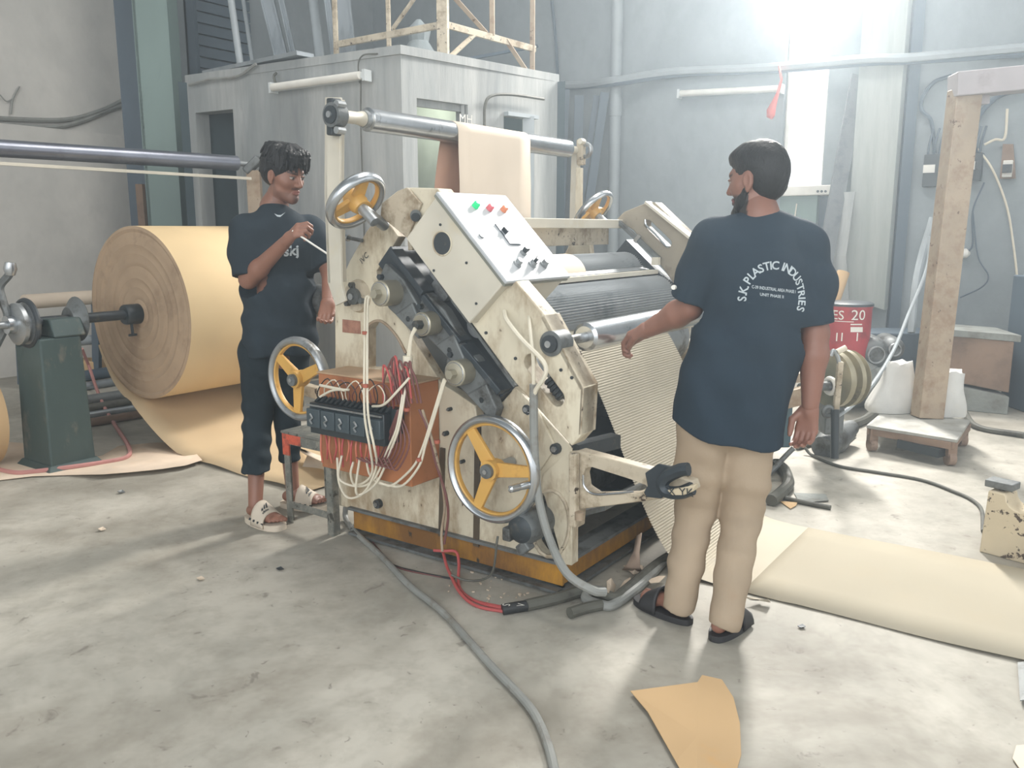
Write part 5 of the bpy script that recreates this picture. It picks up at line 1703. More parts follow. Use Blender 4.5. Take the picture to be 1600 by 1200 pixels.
# gas cylinders
for (px, py, r, lab) in ((1360, 553, .125, 'larger grey round canister lying beside the red drum'), (1389, 545, .09, 'smaller grey round canister behind the thin air hose')):
    c = at(px, py, 6.5)
    o = thing('round_canister', c, lab, 'canister')
    c.z = max(c.z, r)
    MB().lathe(c - Vector((-.02, .05, 0)), c + Vector((.1, .35, 0)), [(0, r * .55), (.06, r * .85), (.16, r), (.85, r), (1, r * .6)], 28).build('shell', iron, o)
    MB().ring(c - Vector((-.02, .06, 0)), (0, -1, 0), r * .5, .008, 24, 6).build('rim', steel, o)
c = at(1392, 570, 6.9)
tag(MB().box(c - Vector((-.2, -.3, .0)), (.7, .4, .5)).build('dark_crate', bluep, smooth=False, bevel=.01), 'dark crate behind the round canisters', 'crate')
# heap / blocks

tag(MB().lathe(fl(1330, 600), fl(1330, 600, .25), [(0, .35), (.4, .3), (.8, .16), (1, .03)], 9).build('rubble_heap', concrete_block), 'low grey heap beneath the red drum', 'heap')
# platform scale
pc = [fl(1356, 690, 0), fl(1500, 712, 0)]
hz = .165
ps = thing('platform_scale', fl(1440, 690), 'rusty platform scale on castors carrying the white sacks', 'scale')
corners = [fl(1354, 664, hz), fl(1496, 687, hz), fl(1516, 656, hz), fl(1382, 640, hz)]
MB().plate(corners, (0, 0, -.02)).build('platform', mat('dusty_steel_plate', S(172, 172, 166), .6, .2, dirt=S(140, 138, 130), amount=.5, scale=6, bump=.1), ps, smooth=False, bevel=.003)
MB().bar(corners[0] + Vector((.02, .02, -.04)), corners[1] + Vector((-.02, .02, -.04)), .03, .04).bar(corners[1] + Vector((-.02, .02, -.04)), corners[2] + Vector((-.02, -.02, -.04)), .03, .04).build('frame', rustbox, ps, smooth=False)
MB().bar(corners[0].lerp(corners[1], .45) + Vector((0, .05, -.08)), corners[1] + Vector((-.05, .05, -.09)), .09, .05).build('lever_box', blackp, ps, smooth=False)
for i, c in enumerate(corners):
    cen = sum((q for q in corners), Vector()) / 4
    p = c.lerp(cen, .13)
    o = MB().bar(Vector((p.x, p.y, .06)), Vector((p.x, p.y, hz - .02)), .05, .05).build('caster', rustbox, ps, smooth=False)
    MB().cyl((p.x - .02, p.y, .042), (p.x + .02, p.y, .042), .042, n=18).build('wheel', mat('rusty_wheel', S(150, 128, 112), .8, 0, dirt=S(110, 92, 80), amount=.4, scale=20, bump=.2), o)
# post of the scale: rusty cream square column with beam
pbz = fl(1448, 652, hz)
ptop = at(1508, 140, pbz.y + .12)
po = MB().bar(pbz, ptop, .155, .13, up=(0, 1, 0)).build('upright_post', rustcream, None, smooth=False, bevel=.006)
tag(po, 'rusty cream square post rising from the platform scale', 'post')
tag(MB().bar(ptop + Vector((-.04, 0, -.02)), ptop + Vector((.14, .0, -.005)), .05, .16).bar(ptop + Vector((-.08, 0, .02)), ptop + Vector((-.08, 0, .0)) + Vector((1.6, -.25, .14)), .18, .14).build('cross_beam', mat('mauve_dusty_beam', S(170, 164, 166), .6, 0, dirt=S(150, 142, 144), amount=.3, scale=4, bump=.05), None, smooth=False, bevel=.006),
    'dusty mauve beam resting on top of the rusty post', 'beam')
# sacks
def sack(c, w_, d_, h_, top, label, seed, lean=0, mm=None):
    rn = random.Random(seed)
    rows_, n = 12, 22
    vs, fs = [], []
    ph = [rn.uniform(0, 6.28) for _ in range(6)]
    for i in range(rows_ + 1):
        t = i / rows_
        k_ = (1.0 + .07 * math.sin(math.pi * min(1, t * 1.6)) * (t < .62)) * (1 - (1 - top) * max(0, (t - .12) / .88) ** .8)
        for j in range(n):
            a = 2 * math.pi * j / n
            rr = 1 + .05 * math.sin(3 * a + ph[0] + t * 3) + .04 * math.sin(5 * a + ph[1] - t * 5) + .05 * math.sin(7 * a + ph[2]) * t
            sq = 1 / max(abs(math.cos(a)), abs(math.sin(a))) ** .45
            vs.append(Vector((c.x + lean * t + math.cos(a) * w_ / 2 * k_ * rr * sq, c.y + math.sin(a) * d_ / 2 * k_ * rr * sq, c.z + h_ * t + .012 * math.sin(3 * a + ph[3]) * t + .006 * math.sin(7 * a) * t)))
    for i in range(rows_):
        for j in range(n):
            fs.append((i * n + j, i * n + (j + 1) % n, (i + 1) * n + (j + 1) % n, (i + 1) * n + j))
    fs.append(tuple(range(n - 1, -1, -1)))
    tp = len(vs)
    vs.append(Vector((c.x + lean, c.y, c.z + h_ * .99)))
    for j in range(n):
        fs.append((rows_ * n + j, rows_ * n + (j + 1) % n, tp))
    return tag(MB().add(vs, fs).build('woven_sack', mm or sackm, None, angle=70), label, 'sack')


sack(fl(1412, 650, hz + .003) + Vector((0, .17, 0)), .34, .22, .32, .42, 'white woven sack left of the rusty post on the scale', 3, .03)
sack(fl(1374, 630, 0) + Vector((0, .05, 0)), .42, .4, .30, .75, 'dusty grey sack slumped behind the white sack', 8, 0, concrete_block)
sack(fl(1490, 655, hz + .003) + Vector((.0, .14, 0)), .24, .2, .28, .86, 'pale woven sack right of the rusty post on the scale', 5)
# brown crate and concrete block on the right
def obox(px0, py0, px1, py1, Y0, dep, name, mm, lab, cat, yaw=0.0):
    a, b = at(px0, py1, Y0), at(px1, py0, Y0)
    d = Vector((math.cos(yaw), math.sin(yaw), 0))
    n_ = Vector((-d.y, d.x, 0))
    w_ = (b.x - a.x) / max(.2, d.x)
    P = [Vector((a.x, a.y, max(a.z, 0))), Vector((a.x, a.y, max(a.z, 0))) + d * w_]
    zt_ = b.z
    o = MB().plate([P[0], P[1], Vector((P[1].x, P[1].y, zt_)), Vector((P[0].x, P[0].y, zt_))], n_ * dep).build(name, mm, None, smooth=False, bevel=.008)
    return tag(o, lab, cat)


bby = 6.35
o = thing('iron_trough', at(1530, 600, bby), 'rust brown iron trough with flat rim on the concrete blocks', 'trough')
a, b = at(1466, 592, bby), at(1585, 534, bby - .25)
MB().plate([Vector((a.x, a.y, a.z)), Vector((b.x, b.y, a.z - .06)), Vector((b.x, b.y, b.z)), Vector((a.x, a.y, b.z + .02))], (.1, .45, 0)).build('body', rustbox, o, smooth=False, bevel=.006)
MB().plate([Vector((a.x - .03, a.y - .03, b.z + .02)), Vector((b.x + .03, b.y - .03, b.z)), Vector((b.x + .03, b.y - .03, b.z + .05)), Vector((a.x - .03, a.y - .03, b.z + .07))], (.1, .5, 0)).build('rim', concrete_block, o, smooth=False, bevel=.004)
bl = at(1480, 665, bby - .1)
o = MB().plate([Vector((bl.x, bl.y, 0)), Vector((b.x - .02, b.y - .05, 0)), Vector((b.x - .02, b.y - .05, a.z - .08)), Vector((bl.x, bl.y, a.z - .03))], (.1, .45, 0)).build('concrete_block', concrete_block, None, smooth=False, bevel=.01)
tag(o, 'pale grey concrete block carrying the rust brown trough', 'block')
p = Vector((b.x + .12, b.y - .1, 0))
tag(MB().box((p.x + .25, p.y + .2, .5), (.45, .5, 1.0)).build('dark_cabinet', bluep, smooth=False, bevel=.01), 'dark slate cabinet at the right picture edge beside the trough', 'cabinet')
ftube([(1500, 620, .12), (1508, 645, .04), (1530, 668), (1600, 680)], .02, hosed, 'floor_hose', 'dark hose bending at the foot of the concrete block', 'hose')
# speckled cream bracket at the right edge
sbx = thing('speckled_bracket', fl(1560, 870), 'speckled cream steel block with a round notch at the right edge', 'bracket')
k0, k1 = fl(1530, 862), fl(1650, 895)
dd = (k1 - k0).normalized()
H_ = .27
outl = [k0, k1, k1 + Vector((0, 0, H_)), k0 + dd * .19 + Vector((0, 0, H_ - .01))]
for i in range(9):
    a = math.pi * (1 - i / 8)
arc = [k0 + dd * (.135 - .055 * math.cos(math.pi * i / 8)) + Vector((0, 0, H_ - .012 - .05 * math.sin(math.pi * i / 8))) for i in range(9)]
outl = [k0, k1, k1 + Vector((0, 0, H_))] + arc[::-1] + [k0 + dd * .07 + Vector((0, 0, H_)), k0 + dd * .01 + Vector((0, 0, H_))]
MB().plate(outl, Vector((-dd.y, dd.x, 0)) * .12).build('body', speck, sbx, bevel=.004)
MB().bar(k0 + dd * .04 + Vector((0, 0, H_ + .01)) + Vector((-dd.y, dd.x, 0)) * .06, k0 + dd * .04 + Vector((0, 0, H_ + .04)) + Vector((-dd.y, dd.x, 0)) * .06, .08, .11, up=tuple(dd)).build('stop_block', iron, sbx, smooth=False, bevel=.004)
o = scrap([(1590, 1035), (1640, 1030), (1640, 1085), (1594, 1095)], 'dark_offcut', 'dark lump at the right picture edge below the board strip', iron, lift=.04)
o = scrap([(1240, 770), (1290, 772), (1295, 782), (1250, 786)], 'board_offcut', 'thin grey offcut lying between hose loop and smooth board', concrete_block, lift=.006)
# ================================================================ people (signed-distance bodies, meshed once)
def rcone(p, a, b, ra, rb):
    ba = b - a
    t = np.clip(((p - a) @ ba) / max(1e-9, ba @ ba), 0, 1)
    return np.linalg.norm(p - a - t[..., None] * ba, axis=-1) - (ra + (rb - ra) * t)


def ell(p, c, r, R=None):
    q = p - c
    if R is not None:
        q = q @ R
    k0 = np.linalg.norm(q / r, axis=-1)
    k1 = np.linalg.norm(q / (r * r), axis=-1)
    return k0 * (k0 - 1) / np.maximum(k1, 1e-6)


def nets(F, o, h):
    Sg = F < 0
    c = np.zeros(tuple(n - 1 for n in F.shape), np.int8)
    nx, ny, nz = F.shape
    for i in (0, 1):
        for j in (0, 1):
            for k in (0, 1):
                c += Sg[i:nx - 1 + i, j:ny - 1 + j, k:nz - 1 + k]
    mk = (c > 0) & (c < 8)
    idx = -np.ones(mk.shape, np.int64)
    ids = np.argwhere(mk)
    idx[mk] = np.arange(len(ids))
    acc = np.zeros((len(ids), 3)); cnt = np.zeros(len(ids))
    for ax in range(3):
        ot = [a for a in range(3) if a != ax]
        for u in (0, 1):
            for v in (0, 1):
                p0 = ids.copy(); p0[:, ot[0]] += u; p0[:, ot[1]] += v
                p1 = p0.copy(); p1[:, ax] += 1
                f0 = F[tuple(p0.T)]; f1 = F[tuple(p1.T)]
                x = (f0 < 0) != (f1 < 0)
                t = f0 / np.where(np.abs(f0 - f1) < 1e-12, 1, f0 - f1)
                q = p0.astype(float); q[:, ax] += t
                acc[x] += q[x]; cnt[x] += 1
    V = acc / cnt[:, None] * h + o
    faces = []
    for ax in range(3):
        b, c2 = (ax + 1) % 3, (ax + 2) % 3
        sl = [slice(1, -1)] * 3
        sl[ax] = slice(0, F.shape[ax] - 1)
        A = F[tuple(sl)]
        s2 = list(sl); s2[ax] = slice(1, F.shape[ax])
        B = F[tuple(s2)]
        for sgn in (0, 1):
            e = np.argwhere((A < 0) & (B >= 0)) if sgn == 0 else np.argwhere((A >= 0) & (B < 0))
            if not len(e):
                continue
            off = np.ones(3, int); off[ax] = 0
            e = e + off
            q = []
            for du, dv in ((-1, -1), (0, -1), (0, 0), (-1, 0)):
                w_ = e.copy(); w_[:, b] += du; w_[:, c2] += dv
                q.append(idx[tuple(w_.T)])
            q = np.stack(q, 1)
            faces.append(q if sgn == 0 else q[:, ::-1])
    return V, np.concatenate(faces)


def field(prims, h, lo, hi, post=None):
    lo, hi = np.array(lo, float), np.array(hi, float)
    n = np.ceil((hi - lo) / h).astype(int) + 1
    F = np.full(tuple(n), .3)
    axs = [lo[i] + h * np.arange(n[i]) for i in range(3)]
    for (kind, args, k, bb) in prims:
        mg = abs(k) * 1.2 + 3 * h
        i0 = np.maximum(0, np.floor((bb[0] - mg - lo) / h).astype(int))
        i1 = np.minimum(n, np.ceil((bb[1] + mg - lo) / h).astype(int) + 1)
        if np.any(i1 <= i0):
            continue
        X, Yy, Z = np.meshgrid(*[axs[i][i0[i]:i1[i]] for i in range(3)], indexing='ij')
        P = np.stack([X, Yy, Z], -1)
        d = rcone(P, *args) if kind[0] == 'c' else ell(P, *args)
        s = tuple(slice(i0[i], i1[i]) for i in range(3))
        f = F[s]
        if kind.endswith('-'):
            d = -d
            hh = np.clip(.5 - .5 * (f - d) / max(k, 1e-6), 0, 1)
            F[s] = f * (1 - hh) + d * hh + k * hh * (1 - hh)
        else:
            kk = max(k, 1e-6)
            hh = np.clip(.5 + .5 * (f - d) / kk, 0, 1)
            F[s] = f * (1 - hh) + d * hh - kk * hh * (1 - hh)
    if post is not None:
        X, Yy, Z = np.meshgrid(*axs, indexing='ij')
        F = post(F, X, Yy, Z)
    return F, lo


A3 = lambda v: np.array((v[0], v[1], v[2]), float)


def C(a, b, ra, rb=None, k=.02, sub=False):
    a, b = A3(a), A3(b)
    rb = ra if rb is None else rb
    r = max(ra, rb)
    return ('c-' if sub else 'c', (a, b, ra, rb), k, (np.minimum(a, b) - r, np.maximum(a, b) + r))


def E(c, r, R=None, k=.02, sub=False):
    c, r = A3(c), np.array(r, float)
    m_ = r.max()
    if R is not None:
        R = np.array(R)
    return ('e-' if sub else 'e', (c, r, R), k, (c - m_, c + m_))


def bounds(prims, pad=.03):
    lo = np.min([p[3][0] for p in prims if not p[0].endswith('-')], axis=0) - pad
    hi = np.max([p[3][1] for p in prims if not p[0].endswith('-')], axis=0) + pad
    return lo, hi


def sdf(prims, h, post=None, pad=.03, lohi=None):
    lo, hi = lohi or bounds(prims, pad)
    F, o = field(prims, h, lo, hi, post)
    return nets(F, o, h)


def smesh(name, chunks, mt, parent, paint=None, label=None):
    Vs, Fs, o = [], [], 0
    for V, Fc in chunks:
        Vs.append(V); Fs.append(Fc + o); o += len(V)
    V = np.concatenate(Vs); Fc = np.concatenate(Fs)
    mb = MB()
    mb.v = [Vector(v) for v in V]
    mb.f = [tuple(int(x) for x in f) for f in Fc]
    ob = mb.build(name, mt, parent, angle=180, label=label)
    if paint is not None:
        col = ob.data.color_attributes.new('Col', 'FLOAT_COLOR', 'POINT')
        c = np.ones((len(V), 4), np.float32)
        c[:, :3] = paint(V)
        col.data.foreach_set('color', c.ravel())
    return ob, V, Fc


def frame(f, up=(0, 0, 1), tilt=0.0):
    """columns: forward, left, up"""
    f = Vector(f).normalized()
    u = Vector(up)
    l = u.cross(f).normalized()
    u = f.cross(l)
    return np.array([A3(f), A3(l), A3(u)]).T


def hand(wrist, R, s=1.0, curl=.6, thumb=.5, side=1):
    """R columns: along fingers, across (thumb side), palm normal (direction the fingers curl to)"""
    w_ = A3(wrist)
    X, Yt, Zp = R[:, 0], R[:, 1], R[:, 2]
    P = []
    P.append(C(w_ - X * .03, w_ + X * .02, .024 * s, .026 * s, .015))
    for i, off in enumerate((.028, .009, -.010, -.027)):
        b = w_ + (X * .085 + Yt * off) * s
        P.append(C(w_ + (X * .015 + Yt * off * .55) * s, b, .0155 * s, .0125 * s, .012))
        L = (.040, .045, .041, .032)[i] * s
        p, ang = b, curl * .55 + i * .05
        for j, (fr, r0, r1) in enumerate(((1, .0098, .009), (.62, .009, .0082), (.5, .0082, .0068))):
            d = X * math.cos(ang) + Zp * math.sin(ang)
            q = p + d * L * fr
            P.append(C(p, q, r0 * s, r1 * s, .002 if j else .005))
            p = q
            ang += curl * (1.0 if j == 0 else .7)
    t0 = w_ + (X * .02 + Yt * .022) * s
    d = (X * .62 + Yt * .62 * (1 - thumb * .5) + Zp * (.25 + thumb * .5))
    d /= np.linalg.norm(d)
    t1 = t0 + d * .048 * s
    P.append(C(t0, t1, .0165 * s, .012 * s, .01))
    d2 = X * .85 + Zp * (.2 + thumb * .5) - Yt * (thumb * .25)
    d2 /= np.linalg.norm(d2)
    t2 = t1 + d2 * .032 * s
    P.append(C(t1, t2, .0118 * s, .0105 * s, .003))
    P.append(C(t2, t2 + d2 * .022 * s, .0105 * s, .008 * s, .003))
    return P


def head(c, R, s=1.0, beard=.0):
    """c: centre of head"""
    c = A3(c)
    T = lambda x, y, z: c + (R[:, 0] * x + R[:, 1] * y + R[:, 2] * z) * s
    P = [E(T(-.012, 0, .035), (.096 * s, .076 * s, .092 * s), R, .02),
         E(T(.022, 0, -.005), (.070 * s, .064 * s, .088 * s), R, .02),
         C(T(.018, .030, -.062), T(.055, .012, -.088), .034 * s, .026 * s, .02),
         C(T(.018, -.030, -.062), T(.055, -.012, -.088), .034 * s, .026 * s, .02),
         C(T(.070, 0, -.096), T(.072, 0, -.092), .018 * s, .018 * s, .02),
         C(T(.080, .024, .030), T(.080, -.024, .030), .012 * s, .012 * s, .016),
         C(T(.058, .040, -.020), T(.040, .052, -.01), .020 * s, .018 * s, .02),
         C(T(.058, -.040, -.020), T(.040, -.052, -.01), .020 * s, .018 * s, .02)]
    for y in (.030, -.030):
        P.append(E(T(.094, y, .006), (.016 * s, .017 * s, .011 * s), R, .012, True))
    P += [C(T(.088, 0, .020), T(.108, 0, -.026), .0075 * s, .011 * s, .010),
          C(T(.094, .012, -.030), T(.098, .006, -.030), .0075 * s, .008 * s, .006),
          C(T(.094, -.012, -.030), T(.098, -.006, -.030), .0075 * s, .008 * s, .006)]
    for y in (.030, -.030):
        P.append(E(T(.0785, y, .006), (.0125 * s, .0125 * s, .0115 * s), R, .001))
        P.append(C(T(.0865, y - .013, .0135), T(.0885, y + .011, .0135), .0032 * s, .0032 * s, .004))
    P += [C(T(.086, .018, -.056), T(.093, 0, -.0535), .0045 * s, .0065 * s, .004), C(T(.086, -.018, -.056), T(.093, 0, -.0535), .0045 * s, .0065 * s, .004),
          C(T(.083, .016, -.065), T(.090, 0, -.066), .0055 * s, .0080 * s, .004), C(T(.083, -.016, -.065), T(.090, 0, -.066), .0055 * s, .0080 * s, .004),
          C(T(.094, .017, -.0605), T(.099, 0, -.0598), .0016 * s, .0018 * s, .003, True), C(T(.094, -.017, -.0605), T(.099, 0, -.0598), .0016 * s, .0018 * s, .003, True)]
    for sg in (1, -1):
        P.append(E(T(-.006, .078 * sg, .000), (.019 * s, .010 * s, .033 * s), R, .006))
        P.append(E(T(-.004, .087 * sg, .002), (.011 * s, .006 * s, .022 * s), R, .006, True))
        P.append(E(T(-.002, .076 * sg, -.030), (.009 * s, .008 * s, .010 * s), R, .004))
    return P, T


def headpaint(T, R, c, s, skin, beard, lips, brow, hairc, beard_full):
    c = A3(c)

    def f(V):
        q = ((V - c) @ R) / s
        col = np.tile(np.array(skin), (len(V), 1))
        x, y, z = q.T
        col *= (1 - .08 * np.clip(np.sin(x * 60) * np.sin(y * 50 + 1), 0, 1))[:, None]

        def mixin(mask, cc):
            mask = np.clip(mask, 0, 1)[:, None]
            col[:] = col * (1 - mask) + np.array(cc) * mask
        near = (np.abs(x) < .15) & (np.abs(y) < .12) & (np.abs(z) < .15)
        # beard / moustache
        jaw = np.clip((-.058 - z + .55 * np.abs(y) * 0 + (.02 if beard_full else 0) + .9 * np.clip(.03 - x, 0, .04)) / .012, 0, 1) * (x > .0) * near
        mou = np.exp(-((z + .0445) / .0055) ** 2) * (np.abs(y) < .026) * (x > .075)
        chin = np.clip(1.2 - np.sqrt(((y) / .022) ** 2 + ((z + .092) / .022) ** 2), 0, 1) * (x > .05)
        mixin(jaw * (1.0 if beard_full else .30) * (z > -.15), beard)
        mixin(chin * .75, beard)
        mixin(mou * .7, beard)
        mixin((np.exp(-((z + .0595) / .0085) ** 2) * (np.abs(y) < .021) * (x > .080)) * .8, lips)
        for sg in (1, -1):
            yy = y * sg
            mixin((np.exp(-((z - .026 - .004 * (yy - .03) / .02) / .0045) ** 2) * (yy > .010) * (yy < .050) * (x > .06)) * .95, brow)
            e = ((yy - .030) / .0125) ** 2 + ((z - .005) / .0062) ** 2
            mixin((e < 1) * (x > .07) * 1.0, (.36, .33, .30))
            e2 = ((yy - .031) / .0052) ** 2 + ((z - .004) / .0058) ** 2
            mixin((e2 < 1) * (x > .07) * 1.0, (.02, .015, .012))
            mixin((np.exp(-((z - .0115) / .0018) ** 2) * (yy > .017) * (yy < .044) * (x > .07)) * .9, brow)
        return col
    return f


def folds(amp, pts):
    """cloth folds: list of (direction vector, frequency, phase, amp)"""
    def f(F, X, Yy, Z):
        near = np.abs(F) < .03
        d = np.zeros_like(F)
        for (dx, dy, dz), fr, ph, a, zr in pts:
            w_ = np.exp(-((Z - zr[0]) / zr[1]) ** 2)
            warp = .6 * np.sin(X * 11 + Z * 7 + ph) + .5 * np.sin(Yy * 13 - Z * 9 + ph * 2)
            d += a * w_ * np.sin((X * dx + Yy * dy + Z * dz) * fr + ph + warp)
        return F + np.where(near, d * amp * 1.25, 0)
    return f


skin_m = mat('brown_skin', (1, 1, 1), .5, 0, bump=.03, bscale=90, attr='Col', var=.03)
hair_m = mat('black_hair', S(26, 26, 28), .45, 0, dirt=S(20, 20, 22), amount=.4, scale=60, bump=.5, bscale=110, stretch=(1, 1, .4), spec=.3)
shirt_m = mat('navy_charcoal_tshirt', S(44, 58, 70), .85, 0, dirt=S(38, 50, 62), amount=.3, scale=5, bump=.08, bscale=60, spec=.2)
khaki_m = mat('khaki_trouser_cloth', S(176, 158, 136), .85, 0, dirt=S(162, 142, 120), amount=.3, scale=5, bump=.1, bscale=60, spec=.2)
jean_m = mat('black_denim', S(34, 44, 50), .85, 0, dirt=S(26, 34, 40), amount=.4, scale=6, spots=S(92, 104, 110), spot_at=.71, spot_scale=16, bump=.15, spec=.2)
sole_m = mat('black_rubber_sandal', S(48, 48, 50), .6, 0, bump=.05)
slide_m = mat('beige_foam_sandal', S(206, 194, 176), .6, 0, bump=.03)
SK_R = S(142, 100, 84)
SK_L = S(138, 96, 78)


def lerp(a, b, t):
    return A3(a) * (1 - t) + A3(b) * t


def cut(F, D, k=.006):
    return np.maximum(F, D)


def shell_cut(planes):
    pass


# ---------------------------------------------------------------- right person (seen from behind)
Yr = 2.86
PR = thing('person', (at(1110, 700, Yr).x, Yr, 0), 'person seen from behind in dark printed t-shirt and khaki trousers beside the web', 'person')
J = lambda px, py, dy=0.0: A3(at(px, py, Yr + dy))
# joints
neck, headc = J(1186, 338), J(1183, 284, .02)
shL, shR = J(1108, 385), J(1262, 388)
elL, wrL = J(1078, 480, .07), J(1014, 514, .20)
elR, wrR = J(1274, 520, -.02), J(1266, 634, -.05)
hipL, hipR = J(1100, 668), J(1168, 672)
knL, anL = J(1086, 800, .04), np.array(A3(fl(1060, 935, .085))) + np.array((0.0, .02, 0))
knR, anR = J(1160, 800, .02), np.array(A3(fl(1138, 962, .085))) + np.array((-.01, .03, 0))
chest, waist, pelv = J(1184, 430), J(1160, 560), J(1136, 655)
hf = Vector((-.72, .68, -.08)).normalized()
HR = frame(hf)
hp, HT_ = head(headc, HR, .95)
body = [C(lerp(neck, headc, .35), neck, .050, .056, .02), C(neck, chest + np.array((0, 0, .06)), .06, .09, .04),
        C(shL + [.03, 0, 0], shR + [-.03, 0, 0], .045, .045, .02), C(chest + [-.07, 0, 0], chest + [.07, 0, 0], .10, .10, .05), C(chest, waist, .105, .10, .05), C(waist, pelv, .10, .10, .05),
        C(hipL, knL, .078, .052, .03), C(knL, anL, .050, .034, .02), C(hipR, knR, .078, .052, .03), C(knR, anR, .050, .034, .02),
        C(shL, elL, .047, .042, .02), C(elL, lerp(elL, wrL, .3), .043, .046, .02), C(lerp(elL, wrL, .3), wrL, .046, .031, .02),
        C(shR, elR, .047, .043, .02), C(elR, lerp(elR, wrR, .3), .043, .047, .02), C(lerp(elR, wrR, .3), wrR, .047, .029, .02)]
ftL = Vector((-.62, .78, 0)).normalized()
ftR = Vector((.62, .78, 0)).normalized()


def foot(an, d, s=1.0, z0=.03, outer=1):
    d = A3(d)
    l = np.array((-d[1], d[0], 0)) * outer
    g = np.array((an[0], an[1], z0))
    P = [C(an, g - d * .01 + [0, 0, .034], .030 * s, .027 * s, .015), C(g - d * .03 + [0, 0, .024], g + d * .03 + [0, 0, .028], .025 * s, .028 * s, .012),
         C(g + d * .02 + [0, 0, .038], g + d * .11 + [0, 0, .020], .028 * s, .021 * s, .015), C(g + d * .09 + l * .018 + [0, 0, .022], g + d * .13 + l * .02 + [0, 0, .018], .022, .017, .02),
         C(g + d * .09 - l * .018 + [0, 0, .022], g + d * .12 - l * .02 + [0, 0, .016], .022, .016, .02)]
    for i in range(5):
        o_ = (.030, .014, 0, -.013, -.026)[i]
        ln = (.178, .176, .168, .158, .146)[i]
        P.append(C(g + d * (ln - .05) + l * o_ + [0, 0, .017], g + d * (ln - .008) + l * o_ * 1.1 + [0, 0, .012], (.0125, .0095, .009, .0085, .008)[i], (.0115, .0085, .008, .0078, .0075)[i], .004))
    return P


def sandal(an, d, mt, parent, name, strap0, strap1, z0, lift, logo=False, holes=False, outer=1, w_=.047):
    d = A3(d)
    l = np.array((-d[1], d[0], 0)) * outer
    g = np.array((an[0], an[1], 0))
    n = 40
    ol = []
    for i in range(n):
        a = 2 * math.pi * i / n
        cx = math.cos(a)
        L = .062 + cx * .128
        wd = w_ * (abs(math.sin(a)) ** .75) * (1 + .14 * cx) * (1 if math.sin(a) >= 0 else -1)
        ol.append(Vector(g + d * L + l * wd))
    mb = MB()
    mb.plate(ol if outer > 0 else ol[::-1], (0, 0, z0))
    rt = thing_part = mb.build(name, mt, parent, bevel=.008, angle=50)
    # strap: arched band over the foot
    rows = []
    for i in range(8):
        t = i / 7
        L = strap0 + (strap1 - strap0) * t
        h_ = lift * (1 - .42 * t)
        row = []
        for j in range(15):
            a = math.pi * j / 14
            row.append(Vector(g + d * (L + .008 * math.sin(a) * (1 - 2 * t)) + l * (w_ * (1.02 + .06 * t)) * math.cos(a) + np.array((0, 0, z0 * .4 + h_ * math.sin(a) ** .8))))
        rows.append(row)
    st_ = MB().sheet(rows).build('strap', mt, rt, thick=.009, angle=80)
    return rt, rows, g, d, l


smesh_body = []
# arms/hands
hRL = frame(Vector(wrL - elL).normalized(), (0.3, -.5, 1))
RL_ = np.array([hRL[:, 0], hRL[:, 2], -hRL[:, 1]]).T
handL = hand(wrL, np.array([hRL[:, 0], A3(Vector((-.25, -.75, .6)).normalized()), A3(Vector((.1, .35, -.9)).normalized())]).T, 1.08, 1.05, .6)
dR = A3(Vector((-.08, .02, -1)).normalized())
handR = hand(wrR, np.array([dR, A3(Vector((-.75, .55, .05)).normalized()), A3(Vector((-.45, -.6, .0)).normalized())]).T, 1.0, .75, .5)
chunks = [sdf(body, .009), sdf(hp + [C(lerp(neck, headc, .45), lerp(neck, headc, -.1), .050, .054, .02)], .0038), sdf(handL, .0032), sdf(handR, .0032),
          sdf(foot(anL, ftL, z0=.022, outer=-1), .005), sdf(foot(anR, ftR, z0=.022), .005)]
smesh('body', chunks, skin_m, PR, headpaint(HT_, HR, headc, .95, SK_R, S(40, 34, 34), S(140, 84, 78), S(30, 26, 26), S(30, 30, 32), True))
# hair: short back and sides, fuller on top
hh = [E(HT_(-.016, 0, .045), (.102 * .95, .081 * .95, .096 * .95), HR, .01), E(HT_(.01, 0, .085), (.085, .066, .050), HR, .02), E(HT_(-.045, 0, .0), (.060, .066, .070), HR, .02),
      E(HT_(.100, 0, .0), (.075, .10, .060), HR, .008, True), E(HT_(.075, 0, -.06), (.09, .12, .075), HR, .008, True)]
for sg in (1, -1):
    hh.append(E(HT_(-.002, .085 * sg, -.004), (.022, .03, .034), HR, .006, True))


def hairpost(seed, amp, fr=1.0):
    def f(F, X, Yy, Z):
        d = np.sin(X * 210 * fr + 3 * np.sin(Z * 60 + seed)) * np.sin(Yy * 190 * fr + 2 * np.sin(Z * 70)) * .5 + np.sin(Z * 90 * fr + X * 60 + seed) * .5
        return F + amp * d
    return f


smesh('hair', [sdf(hh, .0038, hairpost(1, .0016))], hair_m, PR)
bq = [C(HT_(.03, .042, -.066), HT_(.066, .014, -.108), .027, .024, .01), C(HT_(.03, -.042, -.066), HT_(.066, -.014, -.108), .027, .024, .01), C(HT_(.062, 0, -.112), HT_(.07, 0, -.102), .024, .02, .02),
      C(HT_(.01, .064, -.03), HT_(.03, .05, -.07), .010, .018, .01), C(HT_(.01, -.064, -.03), HT_(.03, -.05, -.07), .010, .018, .01),
      E(HT_(.085, 0, -.045), (.04, .045, .036), HR, .005, True)]
smesh('beard', [sdf(bq, .004, hairpost(4, .0015))], hair_m, PR)
# T-shirt
hemz = lambda X: J(1052, 655)[2] + 0 * X


def tors(c, hw, hd, k=.05):
    return [C(c - [hw - hd, 0, 0], c + [hw - hd, 0, 0], hd, hd, k)]


